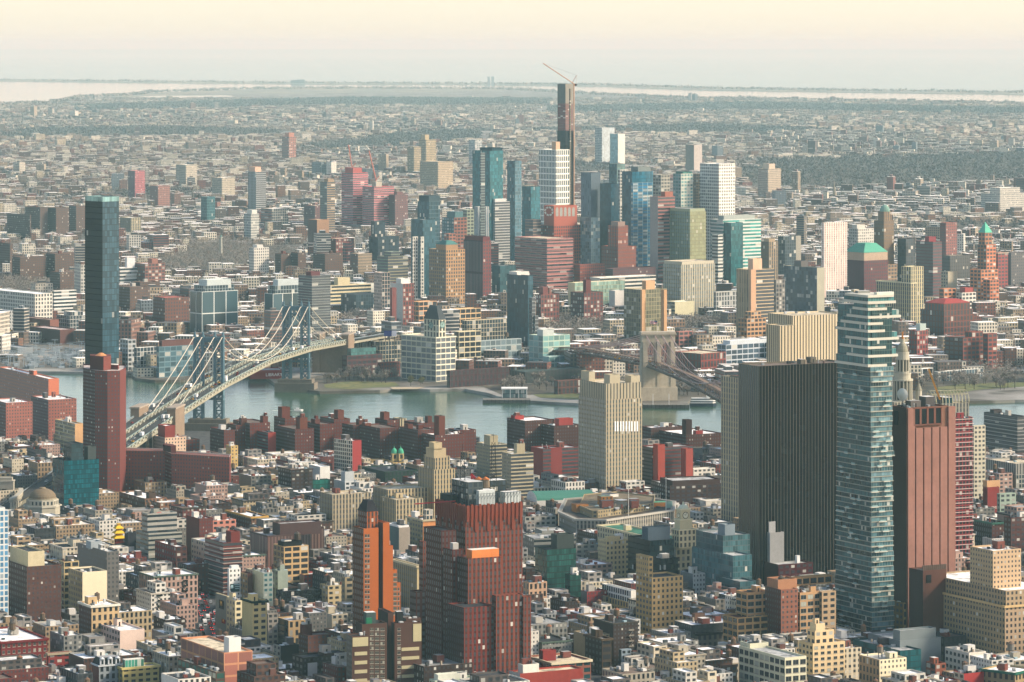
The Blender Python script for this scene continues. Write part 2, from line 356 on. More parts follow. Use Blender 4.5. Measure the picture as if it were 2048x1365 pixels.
def building(row, th=28.0, scale=1.0, defs='bk1;ac3', group=None):
    f = [x.strip() for x in row.split('|')]
    name, label = f[0], f[1]; x0, xc, x1, yt, yb = [float(v) for v in f[2].split()]
    sl_, sr_ = two(f[3]); cl, cr = two(f[4]); rf = f[5] if len(f) > 5 and f[5] else 'g'
    ex = [e.strip() for e in f[6].split(';') if e.strip()] if len(f) > 6 else []
    rng = random.Random(label); d = dep(yb); opt = {}
    for e in ex:
        if e[0] == 't' and e[1:].replace('.', '').isdigit(): th = float(e[1:])
        k = e.split()
        if k[0] in ('dp', 'wd', 'tk', 'bk', 'ac', 'amp'): opt[k[0]] = float(k[1])
        if k[0] in ('cor', 'cap', 'sl', 'grp', 'w', 'noz', 'lbl'): opt[k[0]] = ' '.join(k[1:]) or 1
    pts = foot(x0, xc, x1, d, th, opt.get('dp', 20), opt.get('wd', 16)); z1 = ZZ(yt, d)
    cx = sum(p[0] for p in pts)/4; cy = sum(p[1] for p in pts)/4
    root = thing(name, label, cat_of(name), (cx, cy, 0), opt.get('grp', group))
    amp = opt.get('amp', .22)
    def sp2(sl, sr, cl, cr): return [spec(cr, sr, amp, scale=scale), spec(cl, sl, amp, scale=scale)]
    FOOT.append(pts); HEROES.append(((x0+x1)/2, (yt+min(yb, yt+90))/2, d, short(label), x0, x1, yt, yb))
    def volume(pts, z0, z1, sp, nm, rfc):
        m = MB(); rm = MB(); rim = spec(opt['cap']) if 'cap' in opt else None
        m.roofed(pts, z0, z1, sp, par=min(1.0, (z1-z0)*.3), rim=rim, roofmb=rm, roof=spec(ROOF.get(rfc, rfc), amp=.75))
        o = m.build(nm, root); rm.build('roof', root if nm == 'wall' else o); return o
    w = 'w' in opt
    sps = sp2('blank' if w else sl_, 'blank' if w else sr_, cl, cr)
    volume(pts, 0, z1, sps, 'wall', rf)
    if w:
        if sr_ != 'blank': geo_windows(root, pts, max(0, z1-34), z1-.8, 'r', sr_, rng, [0])
        if sl_ != 'blank': geo_windows(root, pts, max(0, z1-34), z1-.8, 'l', sl_, rng, [0])
    if 'cor' in opt: cornice(root, pts, z1, opt['cor'])
    if 'sl' in opt:
        m = MB(); z = 4.0; o = inset(pts, -.7); q = spec(opt['sl'])
        while z < z1-1: m.prism(o, z, z+.45, q, q); z += 3.3
        m.build('balcony', root)
    P = Vector(pts[0]); last = (pts, z1); tops = [(pts, z1, 1)]
    for e in ex:
        k = e.split()
        if k[0] in ('v', 'g'):
            a = [float(v) for v in k[1:5]]; i = 5
            if k[0] == 'g': d2 = dep(float(k[5])); i = 6
            else:
                X = XX(a[1], d); t = radians(th)
                edge = d+(P.x-X)/tan(t) if X < P.x else d+(X-P.x)*tan(t)
                d2 = edge+1.2+(4 if len(k) > i+2 and k[i+2] == 'in' else 0)
            pp = foot(a[0], a[1], a[2], d2, th, 10, 10); zt = ZZ(a[3], d2)
            s_, c_ = two(k[i]), two(k[i+1])
            zb = 0 if k[0] == 'g' else last[1]-1.1
            if k[0] == 'v' and zb > zt-1: zb = z1-1.1
            if k[0] == 'v' and zt < zb+1.5: zt = zb+3
            volume(pp, zb, zt, sp2(s_[0], s_[1], c_[0], c_[1]), 'penthouse' if k[0] == 'v' else 'wing', k[-1] if k[-1] in ROOF else rf)
            if k[0] == 'v': last = (pp, zt)
            else: FOOT.append(pp)
            tops.append((pp, zt, .5))
        elif k[0] in ('pyr', 'hip', 'dome'):
            pp, zz = last; d2 = pp[0][1]; zt = max(ZZ(float(k[1]), d2+4), zz+1); q = spec(k[2], amp=.2); m = MB()
            ax = sum(p[0] for p in pp)/4; ay = sum(p[1] for p in pp)/4; o = inset(pp, -.5)
            if k[0] == 'pyr':
                for i in range(4): m.face([(o[i][0], o[i][1], zz-.02), (o[(i+1) % 4][0], o[(i+1) % 4][1], zz-.02), (ax, ay, zt)], q)
            elif k[0] == 'dome': m.dome((ax, ay, zz), (Vector(pp[1])-Vector(pp[0])).length*.5, zt-zz, q, 14, 5)
            else:
                ii = [(p[0]*.45+ax*.55, p[1]*.45+ay*.55) for p in o]
                for i in range(4): j = (i+1) % 4; m.face([(o[i][0], o[i][1], zz-.02), (o[j][0], o[j][1], zz-.02), (ii[j][0], ii[j][1], zt), (ii[i][0], ii[i][1], zt)], q)
                m.face([(p[0], p[1], zt) for p in ii], q)
            m.build('pitched_roof' if k[0] != 'dome' else 'dome', root)
        elif k[0] == 'sign':        # sign face x0 x1 ytop ybot hex: a flat board on the right (r) or left (l) wall
            sign_board(root, pts, d, th, k[1], [float(v) for v in k[2:6]], k[6])
    dd = dict((e[:2], int(e[2:])) for e in defs.split(';')) if defs else {}
    if 'noz' not in opt:
        pp, zz, s = tops[0] if len(tops) == 1 or rng.random() < .5 else tops[-1]
        clutter(root, pp, zz, rng, int(opt.get('bk', dd.get('bk', 0))), int(opt.get('tk', 0)), int(opt.get('ac', dd.get('ac', 0))), cr)
    return root, pts, z1
def on_face(pts, side, d0, px, py, out=.0):   # the point of a wall (right: pts0->pts1, left: pts3->pts0) seen at pixel px, py
    a, b = (Vector(pts[0]), Vector(pts[1])) if side == 'r' else (Vector(pts[3]), Vector(pts[0]))
    u = (b-a).normalized(); t = (px-CX)/F; s = (t*a.y-a.x)/(u.x-t*u.y); p = a+u*s; n = Vector((u.y, -u.x))
    return Vector((p.x+n.x*out, p.y+n.y*out, ZZ(py, p.y))), Vector((u.x, u.y, 0)), Vector((n.x, n.y, 0))
def sign_board(root, pts, d, th, side, q, hexc, nm='sign_board', out=.15):
    a, u, n = on_face(pts, side, d, q[0], q[3], out); b, _, _ = on_face(pts, side, d, q[1], q[3], out); zt = on_face(pts, side, d, (q[0]+q[1])/2, q[2])[0].z
    m = MB(); s = spec(hexc, amp=.1); o = Vector((n.x, n.y, 0))*.25
    z0 = (a.z+b.z)/2; p = [(a.x+o.x, a.y+o.y), (b.x+o.x, b.y+o.y), (b.x, b.y), (a.x, a.y)]
    m.prism(p, z0, zt, s, s); return m.build(nm, root)
def lettering(parent, text, loc, u, size, hexc, name='lettering', depth=.06):
    cu = bpy.data.curves.new(name, 'FONT'); cu.body = text; cu.size = size; cu.align_x = 'CENTER'; cu.align_y = 'CENTER'; cu.extrude = depth
    ob = bpy.data.objects.new(name, cu); C.objects.link(ob); dg = bpy.context.evaluated_depsgraph_get()
    me = bpy.data.meshes.new_from_object(ob.evaluated_get(dg)); bpy.data.objects.remove(ob)
    me.materials.clear(); me.materials.append(simple('letter_paint_'+hexc, hexc, .5, .05))
    ob = bpy.data.objects.new(name, me); C.objects.link(ob); ob.parent = parent
    o = parent.location if parent.parent is None else parent.parent.location
    ob.location = Vector(loc)-o; ob.rotation_euler = (pi/2, 0, math.atan2(u[1], u[0])); return ob

# ---- Manhattan side
M = """
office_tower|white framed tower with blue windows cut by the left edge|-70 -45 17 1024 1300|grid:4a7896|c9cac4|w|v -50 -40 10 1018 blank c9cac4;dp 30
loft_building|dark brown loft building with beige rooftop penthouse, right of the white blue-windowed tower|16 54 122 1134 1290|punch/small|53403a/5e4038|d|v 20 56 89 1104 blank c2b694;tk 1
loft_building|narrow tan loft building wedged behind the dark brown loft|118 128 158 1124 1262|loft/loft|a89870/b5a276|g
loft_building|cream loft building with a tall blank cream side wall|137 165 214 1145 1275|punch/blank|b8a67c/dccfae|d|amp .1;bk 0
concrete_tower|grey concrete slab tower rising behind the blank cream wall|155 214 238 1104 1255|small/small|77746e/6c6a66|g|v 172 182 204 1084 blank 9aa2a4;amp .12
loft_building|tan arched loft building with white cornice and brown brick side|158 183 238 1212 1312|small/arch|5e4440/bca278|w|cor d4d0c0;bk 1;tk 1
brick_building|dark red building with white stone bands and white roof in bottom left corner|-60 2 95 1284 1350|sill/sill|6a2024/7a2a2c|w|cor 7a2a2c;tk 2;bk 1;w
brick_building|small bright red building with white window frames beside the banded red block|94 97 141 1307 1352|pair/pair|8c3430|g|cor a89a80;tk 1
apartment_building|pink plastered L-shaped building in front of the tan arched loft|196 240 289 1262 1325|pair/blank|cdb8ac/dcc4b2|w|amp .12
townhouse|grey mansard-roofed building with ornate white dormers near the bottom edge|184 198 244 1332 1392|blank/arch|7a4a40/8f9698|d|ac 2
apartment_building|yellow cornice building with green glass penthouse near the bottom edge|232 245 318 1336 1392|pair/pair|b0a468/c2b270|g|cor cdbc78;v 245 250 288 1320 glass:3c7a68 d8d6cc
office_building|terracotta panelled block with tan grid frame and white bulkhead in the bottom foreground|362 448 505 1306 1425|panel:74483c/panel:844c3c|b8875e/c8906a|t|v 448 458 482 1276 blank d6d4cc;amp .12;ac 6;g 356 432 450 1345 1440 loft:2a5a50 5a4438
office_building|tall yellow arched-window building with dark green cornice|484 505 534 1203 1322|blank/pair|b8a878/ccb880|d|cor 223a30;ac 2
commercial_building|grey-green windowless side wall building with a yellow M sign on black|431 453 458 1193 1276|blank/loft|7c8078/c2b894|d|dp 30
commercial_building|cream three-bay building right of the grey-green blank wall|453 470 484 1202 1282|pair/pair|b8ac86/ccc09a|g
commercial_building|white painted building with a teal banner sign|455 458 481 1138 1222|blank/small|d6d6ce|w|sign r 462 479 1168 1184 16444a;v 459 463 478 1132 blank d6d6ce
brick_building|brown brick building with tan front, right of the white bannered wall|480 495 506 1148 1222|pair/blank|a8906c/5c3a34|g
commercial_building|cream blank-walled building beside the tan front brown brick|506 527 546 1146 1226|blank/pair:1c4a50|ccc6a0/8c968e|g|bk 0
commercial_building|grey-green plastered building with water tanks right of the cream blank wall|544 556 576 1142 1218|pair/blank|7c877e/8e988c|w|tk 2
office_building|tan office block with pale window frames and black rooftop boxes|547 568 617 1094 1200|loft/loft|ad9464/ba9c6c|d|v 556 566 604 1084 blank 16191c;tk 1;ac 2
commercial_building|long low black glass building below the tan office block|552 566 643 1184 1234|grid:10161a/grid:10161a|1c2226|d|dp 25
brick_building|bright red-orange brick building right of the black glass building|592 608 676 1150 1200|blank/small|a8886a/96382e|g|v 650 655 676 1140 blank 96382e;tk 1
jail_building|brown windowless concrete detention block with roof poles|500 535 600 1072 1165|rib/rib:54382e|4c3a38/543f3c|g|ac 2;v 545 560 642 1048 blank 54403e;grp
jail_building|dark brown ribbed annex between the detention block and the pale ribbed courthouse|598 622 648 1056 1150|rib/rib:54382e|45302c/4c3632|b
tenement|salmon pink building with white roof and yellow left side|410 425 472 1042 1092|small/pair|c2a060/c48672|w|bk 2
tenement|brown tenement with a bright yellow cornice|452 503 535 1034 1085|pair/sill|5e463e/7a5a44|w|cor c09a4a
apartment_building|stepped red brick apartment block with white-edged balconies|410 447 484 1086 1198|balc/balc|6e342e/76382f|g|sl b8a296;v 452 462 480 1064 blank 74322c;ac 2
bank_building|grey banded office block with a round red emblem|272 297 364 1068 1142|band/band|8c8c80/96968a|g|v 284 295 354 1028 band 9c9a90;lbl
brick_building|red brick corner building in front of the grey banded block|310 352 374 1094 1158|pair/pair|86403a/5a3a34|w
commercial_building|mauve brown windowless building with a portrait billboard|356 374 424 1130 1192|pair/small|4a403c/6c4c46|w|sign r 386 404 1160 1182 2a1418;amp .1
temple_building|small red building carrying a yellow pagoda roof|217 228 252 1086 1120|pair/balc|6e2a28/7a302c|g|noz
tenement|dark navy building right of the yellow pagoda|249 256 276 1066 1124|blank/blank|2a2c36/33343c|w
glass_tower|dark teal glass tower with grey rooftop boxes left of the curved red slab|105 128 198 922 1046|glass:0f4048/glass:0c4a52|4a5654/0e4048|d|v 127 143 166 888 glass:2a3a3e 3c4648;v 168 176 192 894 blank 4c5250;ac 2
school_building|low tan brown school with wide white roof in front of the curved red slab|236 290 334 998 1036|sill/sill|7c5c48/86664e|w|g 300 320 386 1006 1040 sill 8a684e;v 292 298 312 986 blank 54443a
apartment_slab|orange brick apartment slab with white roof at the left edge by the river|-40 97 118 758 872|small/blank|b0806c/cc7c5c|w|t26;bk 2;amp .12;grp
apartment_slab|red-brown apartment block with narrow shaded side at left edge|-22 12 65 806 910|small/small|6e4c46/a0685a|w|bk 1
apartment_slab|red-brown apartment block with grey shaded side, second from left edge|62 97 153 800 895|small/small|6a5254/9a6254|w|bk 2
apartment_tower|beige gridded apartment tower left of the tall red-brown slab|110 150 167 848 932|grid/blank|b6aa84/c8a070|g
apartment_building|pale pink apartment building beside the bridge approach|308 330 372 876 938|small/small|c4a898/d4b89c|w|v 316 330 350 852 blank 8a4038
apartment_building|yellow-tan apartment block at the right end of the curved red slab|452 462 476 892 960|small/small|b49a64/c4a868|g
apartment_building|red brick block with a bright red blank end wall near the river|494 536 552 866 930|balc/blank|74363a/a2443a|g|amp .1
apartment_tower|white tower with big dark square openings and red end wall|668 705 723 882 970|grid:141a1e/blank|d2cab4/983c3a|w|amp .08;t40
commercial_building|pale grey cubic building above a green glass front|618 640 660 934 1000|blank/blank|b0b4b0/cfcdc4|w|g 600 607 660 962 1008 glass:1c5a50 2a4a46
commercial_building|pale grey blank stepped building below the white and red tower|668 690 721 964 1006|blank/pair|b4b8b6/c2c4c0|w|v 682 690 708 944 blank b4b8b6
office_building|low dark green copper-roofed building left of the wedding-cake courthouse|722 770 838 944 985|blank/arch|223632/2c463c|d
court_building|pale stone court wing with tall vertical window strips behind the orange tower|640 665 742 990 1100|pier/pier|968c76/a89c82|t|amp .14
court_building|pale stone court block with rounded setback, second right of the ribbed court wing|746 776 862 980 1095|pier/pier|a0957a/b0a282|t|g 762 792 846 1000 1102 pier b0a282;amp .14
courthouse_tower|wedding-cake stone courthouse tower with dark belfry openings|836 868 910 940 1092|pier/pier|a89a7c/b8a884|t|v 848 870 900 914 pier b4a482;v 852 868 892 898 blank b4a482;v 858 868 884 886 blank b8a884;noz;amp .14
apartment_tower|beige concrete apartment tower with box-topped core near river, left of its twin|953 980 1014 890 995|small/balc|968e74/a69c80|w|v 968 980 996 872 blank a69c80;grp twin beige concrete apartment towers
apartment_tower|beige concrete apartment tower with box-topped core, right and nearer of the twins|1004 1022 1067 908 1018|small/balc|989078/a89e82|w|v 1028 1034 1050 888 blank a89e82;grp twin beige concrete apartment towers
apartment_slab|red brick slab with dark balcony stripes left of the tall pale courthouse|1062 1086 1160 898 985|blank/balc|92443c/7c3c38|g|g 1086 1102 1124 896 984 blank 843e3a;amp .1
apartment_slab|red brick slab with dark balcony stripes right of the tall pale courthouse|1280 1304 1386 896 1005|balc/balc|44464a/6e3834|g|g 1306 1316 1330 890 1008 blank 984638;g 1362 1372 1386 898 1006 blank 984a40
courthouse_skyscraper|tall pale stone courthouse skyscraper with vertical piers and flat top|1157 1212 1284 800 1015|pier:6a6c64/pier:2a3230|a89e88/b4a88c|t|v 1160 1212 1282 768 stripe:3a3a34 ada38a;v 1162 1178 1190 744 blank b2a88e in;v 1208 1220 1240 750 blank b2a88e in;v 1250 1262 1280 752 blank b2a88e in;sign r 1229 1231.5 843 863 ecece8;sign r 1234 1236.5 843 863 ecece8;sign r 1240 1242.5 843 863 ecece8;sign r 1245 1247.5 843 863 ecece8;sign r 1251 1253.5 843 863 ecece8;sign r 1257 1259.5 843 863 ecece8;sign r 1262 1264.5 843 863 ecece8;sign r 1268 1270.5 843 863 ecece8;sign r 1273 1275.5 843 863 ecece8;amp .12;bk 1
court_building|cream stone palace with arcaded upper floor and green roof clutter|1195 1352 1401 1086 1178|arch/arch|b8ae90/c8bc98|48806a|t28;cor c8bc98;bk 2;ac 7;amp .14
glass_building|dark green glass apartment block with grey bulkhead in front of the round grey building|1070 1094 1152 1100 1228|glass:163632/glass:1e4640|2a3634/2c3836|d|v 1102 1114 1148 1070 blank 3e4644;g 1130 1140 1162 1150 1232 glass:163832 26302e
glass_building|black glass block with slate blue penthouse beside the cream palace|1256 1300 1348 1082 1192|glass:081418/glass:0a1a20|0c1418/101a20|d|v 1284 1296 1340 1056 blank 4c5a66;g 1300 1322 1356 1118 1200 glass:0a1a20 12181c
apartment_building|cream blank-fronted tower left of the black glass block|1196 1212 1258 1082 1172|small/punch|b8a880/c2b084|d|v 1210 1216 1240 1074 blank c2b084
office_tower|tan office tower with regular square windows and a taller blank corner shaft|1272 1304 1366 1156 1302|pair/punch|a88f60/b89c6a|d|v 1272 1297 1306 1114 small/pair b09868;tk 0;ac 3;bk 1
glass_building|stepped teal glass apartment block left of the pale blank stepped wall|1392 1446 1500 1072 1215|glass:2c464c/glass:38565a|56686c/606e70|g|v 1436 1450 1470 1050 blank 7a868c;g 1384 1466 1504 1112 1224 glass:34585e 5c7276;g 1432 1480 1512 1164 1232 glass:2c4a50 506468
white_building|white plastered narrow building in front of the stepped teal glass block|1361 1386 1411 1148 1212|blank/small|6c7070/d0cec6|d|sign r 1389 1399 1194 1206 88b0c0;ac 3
commercial_building|pale grey blank stepped wall rising above a maroon base|1500 1540 1568 1066 1190|blank/blank|a4a4a2/8e8e8c|g|v 1530 1538 1551 1044 blank 9a9a98
commercial_building|dark maroon building with white rooftop machinery under the pale stepped wall|1500 1557 1626 1130 1196|blank/pair|401418/4e1a20|g|ac 4;v 1590 1594 1600 1112 blank d6d6d2
federal_tower|checkered stone wing tower in front of the black federal slab|1442 1486 1506 758 1095|check/vfin:101418|b0a488/8a8474|d|noz;amp .1
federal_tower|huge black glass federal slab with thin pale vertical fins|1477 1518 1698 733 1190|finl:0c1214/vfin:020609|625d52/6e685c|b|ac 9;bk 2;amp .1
office_tower|cream vertically striped tower behind the black federal slab|1536 1586 1690 632 960|stripe/stripe|c8b898/ccbc9c|t|g 1533 1560 1592 652 965 stripe c4b494;amp .1;bk 0
loft_building|tan gridded loft with stepped left wing and big dark windows|1472 1494 1540 1186 1325|loft/loft|b08e5e/bc9468|r|g 1446 1475 1536 1236 1330 loft b08e5e;w;bk 1;ac 2
brick_tower|red brick shaft building with tan corners and rooftop water tank|1530 1562 1596 1180 1332|small/small|5c3a32/8c5c48|b|v 1534 1556 1594 1160 blank a87a58;tk 1
loft_building|tan gridded loft with white roof right of the red brick shaft|1592 1600 1642 1186 1328|loft/loft|b08e5e/b8946a|w|w;dp 30
loft_building|tan loft with paired windows beside the glass tower's foot|1638 1644 1672 1184 1326|pair/pair|9c8664/a89070|g|v 1580 1590 1664 1156 loft a8865a;dp 28
white_building|white painted corner loft with large grey windows in bottom foreground|1478 1570 1613 1316 1415|loft:39433f/loft:39433f|c4c2a8/cfcbae|g|v 1480 1500 1537 1294 blank c6c4aa;w;amp .08;ac 7
apartment_building|cream terraced tower with rooftop gardens in bottom foreground|1597 1626 1690 1288 1395|pair/pair|bca882/d0b88e|g|v 1614 1630 1668 1262 pair d0b88e;v 1620 1632 1650 1248 blank d0bc94;w;amp .1
loft_building|cream-sided tan building with slot windows in front of the grey podium|1718 1759 1813 1320 1405|arch/small|aa9070/dacfae|g|tk 1;amp .1;ac 4
museum_building|grey metal-clad angular podium at the foot of the glass tower|1736 1800 1882 1282 1352|blank/blank|727a7c/7e8686|g|v 1786 1800 1872 1262 blank 7a8282;g 1706 1800 1842 1302 1362 glass:1a4c50 2c4c50;ac 4;amp .1
white_building|white gridded loft with grey rooftop machinery before the tan office block|1890 1938 1972 1306 1362|pair/loft|cfc8b8/dcd4c2|g|ac 7;amp .08;w
brick_building|small orange brick building with dark openings left of the white gridded loft|1852 1871 1892 1328 1368|loft/pair|8a5240/94583f|d
brick_building|low red painted wall building at bottom right|1908 1928 1968 1348 1398|pair/blank|c8c2a8/a83c3a|d|amp .08
commercial_building|tan corner building with green copper cornice at bottom right|1962 2030 2070 1346 1402|arch/arch|9c8a68/a08c68|w|cor 2c6a58;t50
office_building|huge tan office block with setback top filling the right edge|1843 2010 2110 1212 1352|punch/punch|a08e6e/a48e72|w|t28;cor c0a474;v 1853 2012 2112 1182 punch a28e70;v 1940 1986 2042 1102 small/small b49e7c/bca280;amp .12
apartment_tower|red gridded apartment tower with white floor lines right of the brown windowless tower|1892 1898 1945 836 1150|grid:1c2024/grid:1c2024|843038/883036|g|amp .1;dp 40;sl c0a8a0;t25
apartment_tower|narrow beige tower with paired windows beside the red gridded tower|1944 1948 1971 852 1040|pair/pair|b0aa94/b8b29c|w|dp 30
apartment_tower|dark apartment tower with white balcony lines at right edge by the river|1968 2035 2056 834 940|balc/balc|3c4246/4c4c4c|d|sl a8a8a4;amp .1;v 1980 1988 2004 820 blank 4a4240
court_building|low grey stone building with row of dark square windows at right edge|1970 2032 2100 950 1005|pier/grid|8e8c82/98968a|t|v 1972 2032 2090 928 stripe 94928a
commercial_building|tan building with red painted lower wall and faded white lettering|1966 1975 1998 975 1052|blank/blank|7a302e/8a3632|t|v 1966 1974 2000 962 blank c09a70
commercial_building|pale green plastered building with paired windows right of the lettered red wall|1994 2000 2032 988 1062|pair/pair|88988a/96a494|d|dp 25
loft_building|dark loft building with green copper cornice at right edge|1942 1984 2011 1046 1122|pier/small|3c342e/5a3a34|d|cor 3c6a5a;ac 4
brick_building|dark brown brick building with paired white windows at right edge|2008 2022 2070 1036 1135|pair/pair|4c3430/5a3834|d
commercial_building|small white ribbed metal-clad building in front of the brown brick at right edge|1965 1984 2037 1078 1125|rib:8a8a86/rib:8a8a86|bcbab4/d0cec8|d|amp .06
loft_building|slim tan building squeezed between glass tower and brown windowless tower|1784 1806 1824 1206 1300|pair/arch|8a7048/b0945e|t
loft_building|tan loft with arched top floor and fire escape right of the red-brown tower|1046 1058 1094 1166 1246|arch/arch|a08468/b4967a|d|tk 1;bk 2
commercial_building|red painted building with grey sides below the dark green glass block|1162 1174 1214 1184 1236|blank/small|7c7a74/863638|g
office_building|white glass-topped building with tan arcaded lower floors|1202 1262 1274 1206 1246|arch/blank|b89e6c/cfc2a0|w|v 1204 1262 1274 1182 grid/blank d2d0c8/d8d4c8;noz
commercial_building|white blank party-wall building among low dark roofs|1100 1108 1158 1244 1286|blank/blank|d0d0c8/c6c6c0|g|bk 2
commercial_building|low wedge building with cream cornice and teal windows in bottom foreground|1056 1104 1182 1326 1380|loft:1c3c40/loft:1c3c40|8a4038/8e5a48|t|cor cfc4a4;v 1078 1086 1112 1302 blank 8a3430;ac 3
commercial_building|dark brown iron-fronted corner building in bottom foreground|1170 1204 1223 1278 1352|pair/loft|3c3430/4c3e2e|g|cor 5c4c38;bk 2
townhouse|narrow blue-grey rowhouse with white window frames|1238 1243 1263 1300 1342|blank/pair|4a5258/8a98a0|d|dp 16
townhouse|narrow brown brick rowhouse right of the blue-grey rowhouse|1262 1266 1284 1303 1343|blank/pair|4a3430/6a4438|w|dp 16
white_building|white roof-terrace building with red side wall at bottom edge|1018 1040 1166 1348 1410|pair/blank|cac8be/9a4034|t|v 1036 1046 1078 1330 blank d6d2c4;ac 5;w
office_building|pale green building with rooftop air handlers at bottom edge|858 870 950 1362 1440|pair/pair|a8b49c/b0bca4|w|v 868 876 934 1350 blank c2c2b2;ac 8
tenement|tan building with roof hut between tan office tower and gridded loft|1366 1390 1416 1246 1308|pair/blank|98866a/8a705a|b|v 1384 1390 1410 1228 blank 7a5c4a
tenement|grey stone building with dark cornice left of the gridded loft|1388 1394 1446 1268 1318|pair/arch|8a8270/78726a|g|cor 3a3a3a;dp 20
tenement|brown brick tenement left of the white corner loft|1434 1440 1474 1334 1392|pair/pair|5a4a3e/6a5444|d|dp 20
brick_building|brown brick building with corner shaft near the bottom centre|597 616 668 1272 1330|small/small|6a4c40/6e4a40|b|v 600 606 624 1250 blank 6a4238
commercial_building|tan arched building with dark glass bay|554 577 622 1242 1292|glass:142226/arch|24282a/b0966c|w|ac 2
tenement|grey stone building with fire escapes right of the yellow arched-window building|532 536 556 1228 1290|pair/pair|7c766c/8c867c|g|dp 25
civic_building|grey stone hall with tall pilasters|519 545 553 1306 1360|pier/pier|86806e/8a8474|g|noz
commercial_building|white-topped building with a black blank party wall|547 561 598 1292 1348|pair/blank|bcb8a8/181a1e|w|sign r 570 582 1326 1334 2c1c1e;bk 1
commercial_building|dark party-wall building with one pale grey panel at bottom edge|584 606 692 1316 1392|pair/small|242226/2c2826|d|sign r 615 634 1326 1366 b0b0ac;v 636 650 690 1308 blank 4a3c34
white_building|cream blank-walled loft behind the brown hotel|640 664 696 1230 1272|blank/pair|c8c0ac/b0a68e|w
tenement|tan brick building with silver tanks left of the orange tower|640 656 692 1172 1232|pair/pair|a09270/b0a07a|g|tk 2
tenement|narrow tan building touching the orange tower's left side|683 690 708 1155 1245|pair/pair|8c8064/988a6c|g|dp 20
office_building|cream piered office block between orange tower and red-brown tower|784 834 842 1132 1262|pier/blank|968a6c/b8a880|d|cor b8ac8c;tk 1
commercial_building|white-topped blank box building right of the orange tower|774 798 820 1056 1130|blank/blank|5e706c/9a9082|w|v 775 797 818 1052 blank d4d2cc
office_building|ornate tan office building with orange-lit side behind the red-brown tower|814 846 872 1040 1125|pair/blank|968c70/c88a50|w|cor b0a688;v 846 852 866 1020 grid b8b0a0
apartment_building|brown cross-shaped housing block with red roof hut right of the wedding-cake tower|1014 1050 1106 842 935|small/small|4c302c/58382f|w|v 1022 1030 1048 832 blank 9c3c38;grp
apartment_building|brown housing block with red roof hut left of the tall pale courthouse|1066 1108 1160 852 938|small/small|4a302c/54362f|w|v 1110 1118 1146 838 blank 98403a
apartment_building|brown housing block with white roof right of the tall pale courthouse|1282 1302 1368 856 930|small/small|4c322e/583a32|w|bk 2
apartment_building|brown housing block with a round drum shaft right of the pale courthouse|1318 1372 1444 870 940|small/small|4a302c/58382f|w|v 1364 1372 1384 840 blank 4a3430;v 1386 1392 1406 862 blank 9c3c38
police_building|dark brown angular headquarters block before the red balcony slab|1302 1340 1446 972 1030|pair/pair|443432/4c3a36|g|v 1320 1345 1440 962 blank 4c3a36;t20
brown_brick_building|brown courtyard housing block with slim tower, leftmost along the near riverbank|455 472 512 851 925|small/small|583c34/6c3c32|b|v 478 483 494 837 blank 603c32
brown_brick_building|brown courtyard housing block with the tallest brick roof tower by the riverbank|548 570 598 837 920|small/small|563a32/6a3a30|b|v 556 564 580 815 blank 6a3c32
brown_brick_building|deep brown courtyard block right of the bright red end wall|552 590 628 859 934|small/small|54382f/64362e|b|v 592 600 615 836 blank 6e4030
brown_brick_building|brown courtyard block with stepped roof tower above the white and red tower|640 668 700 839 922|small/small|563a32/6a382f|b|v 668 676 688 821 blank 6e4034
brown_brick_building|brown courtyard block right of the white and red tower|720 760 800 857 938|small/small|54382f/66382e|b|v 724 730 742 853 blank 70402f
brown_brick_building|brown courtyard block with square roof tower left of the pale green-topped tower|750 775 798 841 922|small/small|563a32/6c3c32|b|v 760 768 779 825 blank 6e4034
apartment_tower|slim pale stone tower with green copper top by the river|786 800 813 838 915|stripe/stripe|a89c80/b0a486|3a6a58|noz
brown_brick_building|brown courtyard block behind the green-domed church|798 836 872 861 945|small/small|54382f/66382e|b|v 808 816 826 849 blank 6a3c30
brown_brick_building|brown courtyard block with roof tower at the right end of riverbank row|838 870 930 871 950|small/small|563a32/6a3a30|w|v 868 878 890 833 blank 6e4032
brown_brick_building|brown slab block behind the red-ended block near the riverbank|466 500 540 847 926|small/small|583c34/6c3a32|b|v 520 526 536 833 blank 6a3c32
brown_brick_building|brown stepped slab between the two tallest brick roof towers by the riverbank|608 640 668 849 930|small/small|56382f/68382f|b|v 622 630 640 839 blank 643a30
brown_brick_building|brown slab directly behind the white and red tower|684 706 740 851 930|small/small|54382f/66362e|b|v 712 718 728 839 blank 643a30
brown_brick_building|brown slab right of the slim pale green-topped tower|808 836 868 847 928|small/small|563a32/68382f|b|v 850 856 864 833 blank 643a30
brown_brick_building|brown slab with flat white roof at far right of the riverbank row|896 916 952 861 938|small/small|54382f/66362e|w|bk 1
brown_brick_building|brown slab behind the yellow-tan block by the bridge|420 448 470 861 930|small/small|4c322e/6a3a32|b|bk 1
"""
